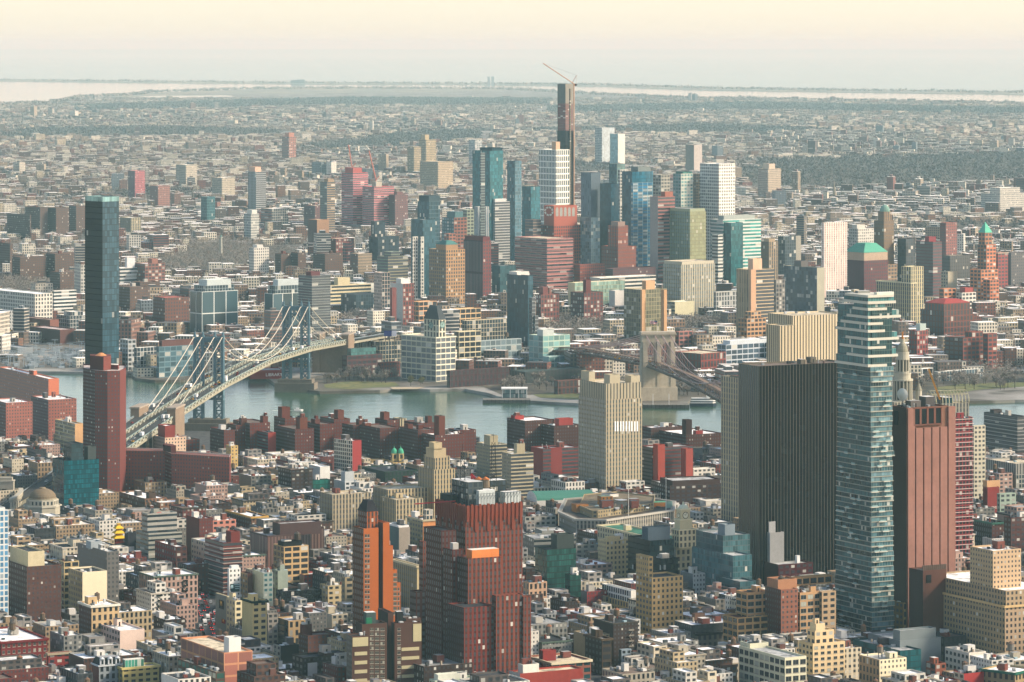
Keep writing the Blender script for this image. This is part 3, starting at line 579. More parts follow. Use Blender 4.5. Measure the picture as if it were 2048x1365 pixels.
# ---- Brooklyn side; the black skyscraper's right face has a reflection put into its colour
K = """
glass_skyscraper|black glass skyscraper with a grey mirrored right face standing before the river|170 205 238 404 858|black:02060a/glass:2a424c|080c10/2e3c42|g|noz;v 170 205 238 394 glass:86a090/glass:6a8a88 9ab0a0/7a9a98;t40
white_building|long low white office building with dark window rows at the left edge|-30 70 105 588 665|punch/punch|c4c2b6/d2cec0|w|
white_building|white horizontally striped block right of the long white office building|104 108 153 582 640|band/band|b8b8b0/ccccc4|w|dp 60
white_building|white concrete apartment block left of the black glass skyscraper|114 140 170 632 670|grid/grid|b6b6ae/c8c6bc|w|v 128 144 166 624 grid c8c6bc
grey_building|pale grey blank building with yellow billboard at left edge|-10 18 34 622 675|blank/small|a0a8a8/a6a8a4|w|sign r 20 28 660 668 b8982c
warehouse|long brown warehouse with pink roof left of the black glass skyscraper|38 100 118 640 672|blank/blank|7a5448/8a5e50|b8a090|
warehouse|low red-roofed warehouse beside the electrical yard|60 120 152 660 690|blank/blank|5c4640/6a4a44|c0b0a8|
grey_building|grey flat-roofed power building in the electrical yard|-40 36 66 696 714|blank/blank|7c8486/888e90|9aa0a2|
glass_building|teal bay-windowed glass warehouse left of the blue bridge tower|313 318 398 694 756|loft:2e4850/loft:344e56|56747c/6a858c|7a5a50|dp 30;v 318 324 395 682 blank 6c4c46
white_building|white arcaded loft right of the black glass skyscraper|268 274 314 696 748|grid/grid|9aa2a4/c4c4bc|w|dp 25
grey_building|pale grey loft behind the white arcaded loft|240 256 272 680 742|pair/pair|9aa0a0/a8acaa|w|
glass_building|dark glass block framed by a white grid with stepped crown, left of its twin|380 404 476 584 672|frame:26383e/frame:2c4046|c4c8c2/d0d4cc|w|grp twin white-framed dark glass blocks;v 388 410 468 572 grid 9aa8a6;v 398 414 462 560 blank b4bcb8
glass_building|dark glass block framed by a white grid partly hidden by the blue bridge tower|529 546 604 588 672|frame:26383e/frame:2c4046|c4c8c2/d0d4cc|w|grp twin white-framed dark glass blocks;v 536 550 600 572 grid 98a6a4;v 546 556 598 560 blank b0b8b6
apartment_tower|grey striped apartment tower with dark red slots behind the blue bridge tower|597 624 661 552 684|balc/balc|6a5a5c/767a78|g|sl 9aa09c;v 612 622 640 544 blank 6a3c40
cream_building|long cream office building with ribbon windows right of the grey striped tower|640 650 742 572 622|band/band|b8ae8c/c4b894|t|dp 40;v 668 676 700 556 blank c0b490
cream_building|pale stone block with blank wall right of the long cream office|702 720 752 568 618|pair/blank|b4ac92/c8c6b8|w|
apartment_tower|slim pink checkered apartment tower left of the white and red tower|748 764 780 546 640|small/grid|bca898/c4b2a0|w|t30
grey_building|dark slate stepped office building above the bare-tree park|682 712 766 590 632|grid/grid|3a4a50/46565a|d|
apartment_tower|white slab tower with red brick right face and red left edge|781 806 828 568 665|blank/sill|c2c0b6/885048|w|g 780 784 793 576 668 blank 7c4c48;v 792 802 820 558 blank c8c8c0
clock_building|white gridded clock-tower building by the bare-tree waterfront|803 872 911 675 764|loft:4a5054/loft:4a5054|c8c4ac/d6d2ba|t|t42;g 872 876 896 690 752 blank 5c5a56;v 848 878 891 640 arch/arch cfcab2/d6d0b8;hip 612 4c5254;noz;amp .08;cor d6d2ba
cream_building|long cream warehouse left of the white clock-tower building|744 760 806 684 728|grid/grid|a8a28a/b4ac92|d|tk 1
cream_building|cream loft right of the white clock-tower building|908 918 962 664 738|loft/loft|b0a888/beb594|w|
cream_building|long cream loft with dark upper storey behind the grey loft by the slanted tower|924 934 1018 642 700|grid/grid|aea68a/bab094|3a4444|dp 40
cream_building|tan loft row behind the white clock tower roof|876 890 962 620 670|loft/loft|b89a70/c4a87c|t|dp 30
cream_building|small orange-tan loft left of the white clock tower roof|824 838 874 604 660|loft/loft|b4906a/c49c74|t|
grey_building|blue-grey loft with water tank below the dark slanted tower|954 960 1043 682 730|loft:4e5c60/loft:4e5c60|8a9696/98a4a2|d|dp 40;tk 1
brick_warehouse|long low dark brick warehouse on the waterfront right of the clock-tower building|894 900 1018 742 776|arch/arch|4a3434/54393a|3a4a48|dp 30
brick_building|dark red warehouse with green glass penthouse under the bridge's far end|684 694 764 712 752|pair/pair|50383a/5e4242|d|v 694 702 752 698 glass:3a5c5a 566664;dp 30
brick_building|small red brick boiler house left of the clock-tower building|755 762 800 726 756|blank/small|7a4840/84504a|t|
slanted_tower|dark slanted glass tower with stepped balconies down its right side|1014 1056 1066 552 712|glass:1e343c/glass:26404a|2a4048/34484e|w|g 1058 1064 1071 596 714 balc/balc 3a464c/8a9090;g 1062 1070 1077 632 714 balc/balc 3a464c/8a9090;g 1068 1076 1083 664 714 balc/balc 3a464c/8a9090;v 1018 1034 1058 544 blank c8c4ba
glass_building|pale teal gridded glass apartment block below the dark slanted tower|1058 1086 1140 672 742|loft:567a7a/loft:5f8480|98aca4/a8baa8|w|g 1086 1098 1172 714 752 loft:567a7a 92aaa4;v 1074 1086 1108 660 blank b4bab4
brick_building|low teal and brick market building beside the stone bridge's far end|1020 1050 1172 744 768|arch/arch|3c4646/46504c|52605c|
brick_warehouse|long low roofless red brick warehouse by the lawn on the water|1108 1116 1178 762 790|arch/arch|5e4440/6c4c44|b4b0aa|dp 30
office_tower|tan office tower with green glass mansard crown|858 892 930 500 622|punch/punch|8c7458/ae8c62|t|v 872 892 916 490 blank a08260;hip 482 4c7a74;noz
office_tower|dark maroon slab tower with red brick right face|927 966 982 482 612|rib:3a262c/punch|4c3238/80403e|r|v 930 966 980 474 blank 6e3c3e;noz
glass_tower|dark teal glass tower with white picture-frame right face|835 858 880 404 600|glass:26444e/glass:1a323c|34525a/6a8488|d|v 838 858 880 392 blank 46585e
glass_tower|white punched-window tower attached to dark glass, in front of the picture-frame tower|822 846 870 440 612|glass:26444e/glass:24424c|385860/36545c|g|g 824 826 836 474 613 punch ccc8bc;g 840 842 848 474 613 punch c0beb4
glass_skyscraper|tall teal glass skyscraper with louvred cap and pale vertical strip|945 980 1006 302 545|glass:1e5258/glass:24585e|2a6068/30666c|d|v 960 984 1005 296 blank 24404a;g 960 962 970 306 552 balc 8a9a94;noz
glass_tower|slim blue-grey glass tower right of the tall teal skyscraper|1014 1030 1043 322 540|glass:34545e/glass:3a5a64|4a6a74/86949a|d|
apartment_tower|white thin-windowed apartment tower below the tall teal skyscraper|975 990 1020 404 545|small/balc|98a0a0/bcbeb8|w|v 980 990 1012 398 blank c4c4be
apartment_tower|white tower with dark vertical strips left of the thin-windowed white tower|948 956 978 414 548|stripe:2a4450/stripe:2a4450|b0b4b0/c0c2bc|w|
glass_tower|muted teal and brick tower behind the tan mansard tower|884 908 934 436 570|pair:3a5a60/pair|4a6a70/9a6a58|g|v 894 910 926 424 blank 5a7a7c
pink_building|orange-brick apartment midrise in front of the muted teal tower|888 898 912 468 575|pair/pair|a06c58/a8745e|t|
apartment_tower|green-tan stepped apartment tower right of the muted teal tower|926 934 948 420 560|pair/pair|8a9684/98a08a|g|
white_skyscraper|white gridded skyscraper with angled top|1078 1112 1139 300 530|bigrid:2a3a42/bigrid:2a3a42|d8d8ce/e6e4d6|w|v 1104 1112 1120 284 blank c8a888;noz
orange_tower|orange brick office tower with round white emblem and fan louvres on its crown|1074 1108 1166 452 575|punch/punch|8a5244/a65c48|t|v 1088 1108 1154 412 blank a8604c;noz;amp .1
red_building|pinkish red layered office block with pale floor lines and stepped corners|1030 1094 1146 478 592|band/band|8c605c/ac746c|t|sl bc948c;noz;amp .1
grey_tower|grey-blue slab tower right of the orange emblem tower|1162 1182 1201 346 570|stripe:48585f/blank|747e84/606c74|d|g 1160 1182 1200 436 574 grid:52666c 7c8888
glass_tower|dark navy glass tower between the grey-blue slab and the patterned blue tower|1200 1222 1238 368 572|glass:15303c/glass:17323e|203a48/223e4c|d|
white_tower|thin white tower behind the dark navy glass tower|1236 1240 1256 340 560|pair/pair|a8acaa/bcbcb2|w|dp 20
glass_skyscraper|dark blue glass skyscraper whose right face is white and blue mosaic|1244 1264 1306 344 565|glass:1d3f4c/glass:205060|2a4e5a/2e5866|d|g 1262 1266 1305 366 566 mosaic:1f5a78 8ab0bc;v 1262 1276 1300 334 blank 7c8480
artdeco_tower|orange stepped art deco tower in front of the dark navy glass tower|1203 1236 1272 494 582|pier/pier|8a5040/b06248|t|v 1216 1236 1256 452 pier b06248;v 1222 1236 1250 444 blank 9a8478;noz
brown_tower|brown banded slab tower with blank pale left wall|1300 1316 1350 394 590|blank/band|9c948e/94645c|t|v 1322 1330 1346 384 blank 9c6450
grey_tower|pale grey tower behind the brown banded slab|1306 1322 1340 350 575|pair/pair|98968a/a09e90|w|
glass_tower|green glass and pale stone twin-stepped tower left of the white curved skyscraper|1346 1362 1386 348 570|pair:2c5c5c/pair:386868|8c9c98/c0c0b0|g|v 1352 1366 1384 344 glass:285850 406860
office_tower|olive green stone office tower with glassy cut corners|1316 1380 1412 424 592|pier:35504c/pier:5c6448|8a9478/a6a278|g|v 1318 1380 1410 418 blank 9aa084;noz;amp .12
white_skyscraper|broad white punched-window skyscraper with rounded ends|1400 1438 1470 328 570|punch/punch|d0cec6/e6e2d6|w|amp .06
glass_tower|bright green glass and white stone stepped tower right of the olive tower|1421 1446 1522 440 580|band:204c4e/band:24726a|b0b4ac/c4c6bc|g|v 1436 1448 1510 432 blank a0a69e;g 1440 1462 1486 446 581 glass:204e50 305e60;g 1424 1436 1446 470 582 band c4c6bc
beige_building|bulky beige stone courthouse with vertical window strips right of the tan balcony tower|1326 1362 1430 530 630|pier:5a625e/pier:4a5250|a8a08a/b8b098|t|v 1328 1364 1428 524 blank b8b09a;amp .08
apartment_tower|tan balcony apartment tower behind the stone bridge tower|1248 1282 1334 580 705|grid:4c4a3e/grid:50503f|8e8668/9c9474|t|g 1281 1284 1291 580 706 blank c09a70;g 1322 1328 1334 580 706 blank b8946c;v 1284 1292 1310 562 blank c49e78
brown_building|brown brick apartment block with chimney left of the tan balcony tower|1141 1168 1206 586 650|sill/sill|5a3c3a/7a4844|b|v 1166 1172 1182 560 blank 6c403c
brown_building|brown brick apartment block behind the dark slanted tower|1072 1082 1118 590 652|sill/sill|6a4440/84524a|b|v 1078 1086 1096 574 blank 7a4c48
glass_building|cream-framed low glass building behind the brown chimney block|1136 1150 1250 566 628|blank/glass:6a8478|c0b490/b8b090|w|dp 50;g 1218 1230 1252 582 630 blank bcb8b0
white_building|low white rooftop complex left of the tan balcony tower|1180 1200 1312 556 610|blank/band|b4b2a6/c4c0b2|w|dp 40
brick_building|low orange brick block at the foot of the pinkish red layered block|1148 1160 1210 530 590|small/small|96543f/a45c4a|t|dp 40
brick_building|low dark brown curved-roof building right of the art deco tower|1210 1226 1312 538 596|small/small|5c4244/6a4a4a|46494c|dp 60
beige_building|low beige civic block in front of the beige courthouse|1332 1350 1388 604 640|band/blank|a8a48c/bcb696|w|
grey_building|blue-roofed ornate stone post office right of the beige courthouse|1428 1432 1476 584 632|arch/arch|9aa0a0/a8aaa4|56727c|cor b4b4aa;dp 40
apartment_tower|tan striped apartment tower with pink rooftop box|1473 1502 1548 540 672|stripe:6c604c/balc|ac9878/b6a280|t|g 1498 1502 1512 540 673 blank c09c7c;v 1496 1506 1524 518 blank d0ac8e
artdeco_building|tan stepped art deco hotel left of the tan striped tower's foot|1476 1494 1532 638 690|pair/pair|a0805e/b4906a|t|v 1490 1502 1522 624 pair b8946c
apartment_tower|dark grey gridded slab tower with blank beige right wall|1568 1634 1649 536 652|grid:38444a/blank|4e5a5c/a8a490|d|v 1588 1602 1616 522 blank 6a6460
grey_building|weathered grey concrete block between tan striped tower and dark gridded slab|1546 1552 1570 560 662|sill/sill|7c7a74/88847c|g|
pink_tower|slim white and pink ribbed tower with horizontal seams|1643 1648 1694 446 610|stripe:a8867c/stripe:9c7a70|d2ccc2/d8d0c4|w|dp 26;sl d8d2c8
maroon_building|maroon office block with green copper gabled roof|1690 1728 1776 522 605|blank/punch|5a3a40/744446|t|v 1690 1728 1775 506 blank b09c84;hip 488 58a088;noz
clock_tower|tan setback bank tower with a small dome, tallest on the right|1748 1768 1788 442 600|pier/pier|8a7458/a08462|t|v 1756 1768 1783 424 pier a08462;dome 410 7a9a8c;g 1740 1770 1794 530 602 pair 9c8468;noz
dark_tower|dark rounded concrete tower right of the tan bank tower|1795 1812 1831 478 600|grid/grid|4c4a48/585452|d|
red_tower|dark red brick tower with pale right bands behind the cream twin block|1832 1866 1884 484 610|balc/balc|5c3a40/824a4c|t|v 1850 1858 1872 474 blank 8a3c40
cream_building|cream hotel block with arched top floor and taller right tower|1753 1822 1832 566 668|pier/pier|b8ae8a/c2b894|t|g 1803 1822 1847 534 667 pier c8be98;amp .08;cor cfc6a2
brown_building|brown ornate Victorian office block with orange band and red hip roof|1842 1888 1946 622 690|arch/arch|60403a/7a4e44|b|v 1850 1888 1940 608 arch 7a4e44;hip 600 9c4440;noz
red_building|red brick apartment stack with pale green centre strip right of the pale glass tower|1818 1834 1856 662 728|sill/sill|84403c/98504a|w|v 1832 1840 1852 648 blank a8b4ac
red_building|reddish brown riverside apartment block stepped to the right|1890 1926 1968 676 738|pair/pair|5a3c38/885044|b|v 1930 1944 1966 664 pair 8c5448;g 1966 1976 1994 668 738 pair 8c5044
white_building|white sawtooth waterfront apartment row on the right shore|1828 1834 1866 738 764|loft/loft|c0c2be/ccccc4|w|dp 14
white_building|long white waterfront apartment row with dark bays on right shore|1868 1876 1966 744 764|grid:3c4a50/grid:3c4a50|b4b6b2/c0c0b8|w|dp 14
stepped_tower|orange stepped hotel tower with green pyramid roof at far right|1955 1973 1992 490 620|pair/pair|946a50/c07c58|t|g 1940 1962 1996 540 622 pair c0835c;g 1966 1980 1998 560 624 pair c07c58;v 1957 1970 1984 466 pair a87858;pyr 444 62b498;noz
red_building|red corniced block right of the orange stepped hotel tower|1986 1996 2016 506 590|pair/pair|8a4442/9c504c|w|cor b4a490
white_building|white gabled red-roofed hotel in front of the orange stepped tower|1912 1924 1952 586 640|pair/pair|c4c2b8/d4cfc2|9a4a44|v 1920 1930 1946 576 blank a0504a
grey_building|pale concrete blank-sided tower left of the white gabled hotel|1882 1896 1914 544 620|small/blank|a49c86/b4aa92|g|
orange_building|orange tan office block below the blank-sided concrete tower|1878 1888 1912 578 640|pair/pair|a87454/b8805c|t|
blue_building|blue-white office complex right of the stone bridge tower|1434 1452 1540 690 742|loft:2c3c48/loft:2c3c48|a0acb4/b4bcc0|w|dp 40;v 1446 1460 1534 682 blank b8bec0
brick_warehouse|red brick arched warehouse right of the stone bridge tower|1348 1402 1452 708 752|arch/arch|6c3c38/86463e|t|t45
brick_building|pink brick lower building behind the stone bridge tower's right edge|1350 1358 1386 664 706|pair/pair|8a6058/9a6c62|w|dp 30
pink_tower|pink construction-netted curved concrete tower, left and taller of a pair|683 706 736 346 460|balc/balc|c4666c/d8747a|c0706c|sl e4aeb0;v 690 706 724 336 blank a85e58
pink_tower|pink construction-netted broad concrete tower, right of the pair|725 748 788 374 462|balc/balc|c06a70/d8787c|c07470|sl e4b0ac;v 744 752 764 364 blank b0a898
tan_tower|tan slab tower left of the pink netted towers|640 654 670 364 470|balc/balc|6a7a78/b49a76|t|v 648 656 668 358 blank 9c8870
grey_tower|pale patterned tower far left of the pink netted towers|496 512 532 344 430|check/balc|9aa2a4/b4b6b2|t|v 498 510 522 334 blank c8a890
teal_building|pale teal drum-shaped apartment tower left centre|402 414 430 394 450|glass/glass|6a8c90/7a9a9a|g|
white_building|white stepped apartment tower beyond the tree-covered park|488 502 518 428 480|punch/punch|a8aeaa/c0c0b6|w|v 494 504 514 420 blank c4c4ba
white_building|pale white hospital slab in front of the tree-covered park|498 508 538 496 560|small/small|b4b2aa/c6c2b6|w|v 506 514 526 490 blank c8c4ba
white_building|white ribbed institute with white tower behind the black glass skyscraper's right side|236 240 274 536 580|band/band|b4b6b2/c4c4bc|w|dp 40;v 250 254 270 516 blank c8c8c4
brick_building|old brown hospital with pale domed corner right of the white ribbed institute|268 290 330 528 580|pair/pair|7a5448/8a6054|w|v 296 304 316 518 blank 94685a
brick_building|red-roofed housing pair right of the black glass skyscraper|306 330 378 596 660|small/small|62483f/7a5548|b86c62|t35
grey_tower|pale grey-white twin slab tower on the far plain, left of its teal twin|1190 1204 1229 256 330|pair/stripe:8a989c|b0b4b2/b8bab4|g|
glass_tower|pale teal glass tower with white right edge on the far plain|1220 1236 1250 268 332|glass:6a8c90/blank|7a9ca0/d0ccc0|g|
tan_tower|pale tan slab on the far plain left of the white curved skyscraper|1371 1388 1404 290 350|stripe/blank|a0968a/b4aaa0|t|
tan_tower|tan blocky apartment tower before the long dark wood|1516 1536 1562 338 400|small/small|a89888/b8a890|t|v 1526 1538 1550 328 blank c0b09a
tan_tower|far tan apartment tower left of the tall teal skyscraper, highest of its cluster|838 852 872 280 350|punch/punch|a49678/b4a482|t|v 842 850 858 270 blank b0a080
tan_tower|far tan apartment tower stepped against the highest tan tower|815 828 842 294 352|punch/punch|a09274/ac9c7c|t|
tan_building|broad pale tan apartment slab under the highest far tan tower|840 876 906 324 380|small/small|a89a80/b8a688|t|
dome_tower|orange-brown far institute with stepped tower|564 578 592 274 320|pair/pair|a07060/b07a66|t|v 570 578 588 266 blank b07c68
grey_tower|pale white far office slab left of the tall teal skyscraper top|938 950 964 280 330|pair/pair|a8aeb0/b8bcb8|w|
white_building|pale far hospital cluster at the right edge below the wood|1962 2000 2060 388 430|small/small|b0aea4/bcb8ac|w|v 1980 2000 2040 376 small bcb8ac
stone_monument_building|pale columned civic hall right of the black glass skyscraper|240 262 282 436 470|pier/pier|a8a088/b8ae90|w|
grey_tower|grey concrete apartment tower right of the bright green stepped tower|1580 1592 1602 472 560|pair/blank|707a7a/9a9688|g|g 1556 1570 1592 474 562 grid 5a686a
artdeco_tower|tan art deco office tower right of the bright green stepped tower|1522 1538 1556 484 590|pier/pier|94866c/a8967a|t|v 1528 1538 1550 478 blank a8967a
grey_building|dark mid-rise courthouse right of the orange-lit red block by the cream hotel|1884 1900 1940 512 570|pier/pier|5c5c58/6a6660|t|
brown_building|brown slab before the grassy park right of the pink netted towers|778 790 816 390 462|small/small|6a5054/7a5a58|t|v 788 794 806 384 blank 7a5a58
dark_building|dark slate midrise right of the brown apartment cluster|738 756 798 474 536|grid/grid|34424a/3e4c52|d|v 742 750 770 444 grid 36464e
brown_building|red-brown apartment tower with bright red end left of the dark slate midrise|648 672 708 478 536|small/sill|6a4a48/8a5450|t|g 686 692 704 486 540 grid b06a5c
brown_building|tan-lit brown apartment tower above the tree-covered park's right end|616 634 658 440 500|blank/blank|6a5048/a08064|t|
brown_building|dark rust apartment block left of the tan slab tower|608 630 656 412 466|small/small|5c484c/745452|t|
white_building|white long loft left of the dark rust apartment block|522 544 576 418 460|band/grid|8a6c64/b8b4a6|w|
construction_building|unfinished concrete frame building left of the orange emblem tower|1050 1066 1082 440 575|balc/balc|8a7468/a08a7a|g|
glass_building|dark teal glass midrise between slim blue tower and white gridded skyscraper|1044 1062 1080 374 550|glass:1c4c54/glass:24565e|2c585e/38666c|d|
grey_tower|grey glass slab peeping between dark navy tower and blue mosaic skyscraper|1218 1234 1250 328 556|glass:3a5458/glass:46605e|60706e/74827e|g|
tan_tower|slim tan tower just left of the broad white skyscraper|1384 1392 1401 348 566|small/small|8e7c6a/aa947c|t|
white_building|pale blocky apartment midrise behind the green copper gabled block|1698 1716 1750 458 580|small/small|a8a69e/c4c0b4|w|v 1704 1714 1730 450 blank c0bcb0
brick_building|dull red apartment midrise behind the dark red brick tower|1880 1892 1914 446 540|small/small|7c5450/94625a|t|
grey_building|dark grey mid-rise at the right edge beside the orange stepped hotel|2006 2022 2052 506 582|small/small|585a5c/6c6866|d|
apartment_building|pale green and tan stepped apartment cluster left of the white punched-window tower|754 776 816 514 580|balc/balc|6e8478/9a9478|g|v 768 782 800 504 balc 8a9484
apartment_building|brown and cream apartment midrise above the pale green stepped cluster|700 716 744 508 566|small/small|6e5a4e/a09078|w|
dark_building|dark low glass office right of the maroon slab tower|984 1000 1032 532 602|glass:20383c/glass:284044|36464a/46565a|g|
brick_building|plain rust brick midrise far left of the tan slab by the netted towers|300 316 340 372 420|small/small|84605a/9a7064|w|
tan_building|cream long apartment slab on the plain left of the patterned pale tower|424 444 470 356 396|small/small|a49c8a/b8ae98|w|
tan_building|cream stepped apartment block on the plain, left of the cream long slab|352 372 394 330 372|small/small|a8a090/bcb29e|w|
red_building|pale red apartment pair standing on the plain above the black glass skyscraper|256 270 290 342 396|small/small|7c6066/b0686a|t|
"""
H_ROWS = """
-10 20 26 488 545;24 40 92 515 562;92 110 172 508 560;100 120 166 545 590;14 60 62 430 480;50 80 96 415 470;96 112 138 416 470;138 152 172 412 468;232 260 300 575 640;262 280 320 565 630;550 562 582 508 560;582 596 612 506 560;626 650 686 508 556
"""
ST['mosaic'] = (7, 3.3, .72, .5, .35, .45, .2, '1f5a78')
# ---- setting: water, land, shores
def noise_mat(name, cols, scales, rough=.9, bump=0.0, spec_=.3):
    m, n, b = mat(name); g = n.nodes.new('ShaderNodeNewGeometry'); c = lin(cols[0])
    for h, s, lo, hi in zip(cols[1:], scales, (.42, .5, .56), (.6, .6, .64)):
        t = n.nodes.new('ShaderNodeTexNoise'); t.inputs['Scale'].default_value = s; t.inputs['Detail'].default_value = 6
        n.links.new(g.outputs['Position'], t.inputs['Vector'])
        mr = n.nodes.new('ShaderNodeMapRange'); mr.inputs[1].default_value = lo; mr.inputs[2].default_value = hi
        n.links.new(t.outputs[0], mr.inputs[0]); c = mixc(n, mr.outputs[0], c, lin(h))
    n.links.new(c, b.inputs['Base Color']); b.inputs['Roughness'].default_value = rough; b.inputs['Specular IOR Level'].default_value = spec_
    return m, n, b
def sheet(name, pts, z, m, skirt=0.0, kind='structure'):
    me = bpy.data.meshes.new(name); n = len(pts); V = [(p[0], p[1], z) for p in pts]; Fc = [tuple(range(n))]
    if skirt:
        V += [(p[0], p[1], z-skirt) for p in pts]; Fc += [(i, i+n, (i+1) % n+n, (i+1) % n) for i in range(n)]
    me.from_pydata(V, [], Fc); me.materials.append(m); o = bpy.data.objects.new(name, me); C.objects.link(o); o['kind'] = kind
    import bmesh; b = bmesh.new(); b.from_mesh(me); bmesh.ops.recalc_face_normals(b, faces=b.faces)
    f = max(b.faces, key=lambda f: f.calc_area())
    if f.normal.z < 0: bmesh.ops.reverse_faces(b, faces=b.faces)
    b.to_mesh(me); b.free(); return o
WM, n_, b_ = noise_mat('river_water', ('26402e', '2e4a36', '3a5440'), (.004, .02), .16, 0, .5)
tx = n_.nodes.new('ShaderNodeTexNoise'); tx.inputs['Scale'].default_value = .05; tx.inputs['Detail'].default_value = 8
gg = n_.nodes.new('ShaderNodeNewGeometry'); n_.links.new(gg.outputs['Position'], tx.inputs['Vector'])
bp = n_.nodes.new('ShaderNodeBump'); bp.inputs['Strength'].default_value = .3; bp.inputs['Distance'].default_value = 2.0
n_.links.new(tx.outputs[0], bp.inputs['Height']); n_.links.new(bp.outputs[0], b_.inputs['Normal'])
b_.inputs['Roughness'].default_value = .18
sheet('water', [(-90000, 1500), (90000, 1500), (90000, 420000), (-90000, 420000)], -3, WM)
WB, n2_, b2_ = noise_mat('bay_water', ('3a4c44', '44564c'), (.001,), .06, 0, .6)
ASPH, _, _ = noise_mat('street_asphalt', ('3c3d3e', '4a4a49', '2e2f30'), (.02, .15), .9)
LAND, _, _ = noise_mat('city_ground', ('6a665d', '57534a', '8d8a82', '4a463c'), (.0016, .006, .02), .95)
GRASS, _, _ = noise_mat('winter_lawn', ('5c6236', '6c6a3e', '4c5430'), (.02, .1), .95)
SAND, _, _ = noise_mat('beach_sand', ('a89a80', '948870'), (.1,), .95)
BAY, _, _ = noise_mat('marsh_ground', ('77756a', '8a8066', '5e6056'), (.0008, .003), .95)
def P2(l): return [G(x, y)[:2] for x, y in l]
sheet('manhattan_ground', P2([(-500, 866), (120, 858), (250, 862), (370, 858), (480, 868), (640, 876), (800, 882), (950, 888), (1160, 891), (1440, 893), (1700, 882), (1930, 874), (2500, 868)])+[(900, 1800), (-900, 1800)], 0, ASPH, 4)
SHORE = [(-500, 742), (0, 742), (170, 744), (262, 748), (270, 756), (310, 761), (360, 760), (430, 756), (470, 750), (530, 753), (560, 774), (640, 783), (760, 781), (800, 777), (860, 779), (930, 778), (975, 786), (1010, 798), (1100, 804), (1160, 807), (1282, 807), (1375, 806), (1382, 797), (1440, 796), (1600, 800), (1800, 803), (1930, 803), (2030, 800), (2500, 800)]
FAR = [(2600, 210), (2048, 206), (1520, 197), (1380, 196), (1250, 190), (1130, 184), (1000, 176), (700, 175), (600, 176), (400, 182), (270, 188), (155, 194), (110, 206), (0, 209), (-600, 212)]
BKL = P2(SHORE+FAR)
sheet('brooklyn_ground', BKL, 0, LAND, 4)
sheet('barrier_beach', P2([(-600, 162), (0, 163), (350, 166.5), (700, 169.5), (1000, 170), (1200, 173), (1400, 180.5), (1700, 185), (2048, 189.5), (2600, 195), (2600, 188), (2048, 183.5), (1700, 178.5), (1400, 174), (1200, 168.5), (1000, 166.5), (700, 165.5), (350, 162), (0, 158.5), (-600, 157)]), 0, BAY, 4)
sheet('bay', P2([(-600, 211), (0, 208.5), (110, 205.5), (155, 193.5), (270, 187.5), (400, 181.5), (600, 175.5), (700, 174.5), (1000, 175.5), (1130, 183.5), (1250, 189.5), (1380, 195.5), (1520, 196.5), (2048, 205.5), (2600, 209), (2600, 195.5), (2048, 190), (1700, 185.5), (1400, 181), (1200, 173.5), (1000, 170.5), (700, 170), (350, 167), (0, 163.5), (-600, 162.5)]), -2, WB)
sheet('marsh_island', P2([(155, 193), (240, 189), (420, 183), (600, 177), (700, 175.8), (1000, 176.6), (1020, 183), (700, 186), (460, 190), (250, 195)]), .6, BAY)
sheet('creek', P2([(1430, 197.5), (1470, 203), (1530, 210), (1640, 216), (1650, 219), (1560, 216), (1500, 212), (1400, 206)]), .8, WB)
sheet('inlet', P2([(150, 196.5), (300, 192.5), (460, 191.5), (470, 194), (330, 197), (160, 200)]), 1.2, WB)
for i, q in enumerate(([(648, 770), (700, 763), (790, 766), (800, 773), (700, 779), (650, 777)], [(1066, 790), (1110, 786), (1165, 789), (1160, 800), (1080, 796)], [(1870, 776), (1960, 764), (2060, 762), (2048, 774), (1960, 780), (1890, 790)])):
    sheet('lawn', P2(q), .3, GRASS)
sheet('beach', P2([(780, 775.5), (850, 775.5), (835, 779.5), (785, 779.8)]), .5, SAND)
# ---- all tabled buildings
R = {}
for row in M.strip().split('\n'):
    r, p, z = building(row); R[row.split('|')[1][:26].strip()] = (r, p, z)
for row in K.strip().split('\n'):
    r, p, z = building(row, 38.0, 1.5, ''); R[row.split('|')[1][:26].strip()] = (r, p, z)
HPL = ['at the left edge, furthest left', 'second from the left edge', 'left of the black glass skyscraper', 'touching the black glass skyscraper', 'upper row, far left', 'upper row, second from left', 'upper row, third from left', 'upper row, beside the black glass skyscraper', 'just right of the black glass skyscraper', 'below the old domed hospital', 'in the park, left of a pair', 'in the park, right of a pair', 'right of the park pair, broadest']
for q, l in zip(H_ROWS.strip().split(';'), HPL):
    building('housing_block|brown brick cross-plan housing block '+l+'|'+q+'|small/small|4e4038/6a5448|b|grp brown brick housing blocks', 38.0, 1.3, 'bk1')
def root_of(prefix): 
    for k, v in R.items():
        if k.startswith(prefix) or prefix.startswith(k): return v
def newthing(name, label, cat, px, py, group=None, hero=None):
    x, y, _ = G(px, py); t = thing(name, label, cat, (x, y, 0), group)
    if hero: HEROES.append(((hero[0]+hero[1])/2, (hero[2]+min(hero[3], hero[2]+90))/2, y, short(label), hero[0], hero[1], hero[2], hero[3]))
    return t
def vols(root, L, th, rf='g', amp=.18, names=None):
    out = []
    for i, v in enumerate(L):
        x0, xc, x1, yt, yb, sl_, sr_, cl, cr = v[:9]; d = dep(yb); p = foot(x0, xc, x1, d, th, 14, 14); z0 = v[9] if len(v) > 9 else 0
        m = MB(); rm = MB(); z1 = ZZ(yt, d)
        m.roofed(p, z0, z1, [spec(cr, sr_, amp), spec(cl, sl_, amp)], roofmb=rm, roof=spec(ROOF.get(rf, rf), amp=.7))
        m.build((names or {}).get(i, 'wall'), root); rm.build('roof', root); FOOT.append(p); out.append((p, z1, d))
    return out
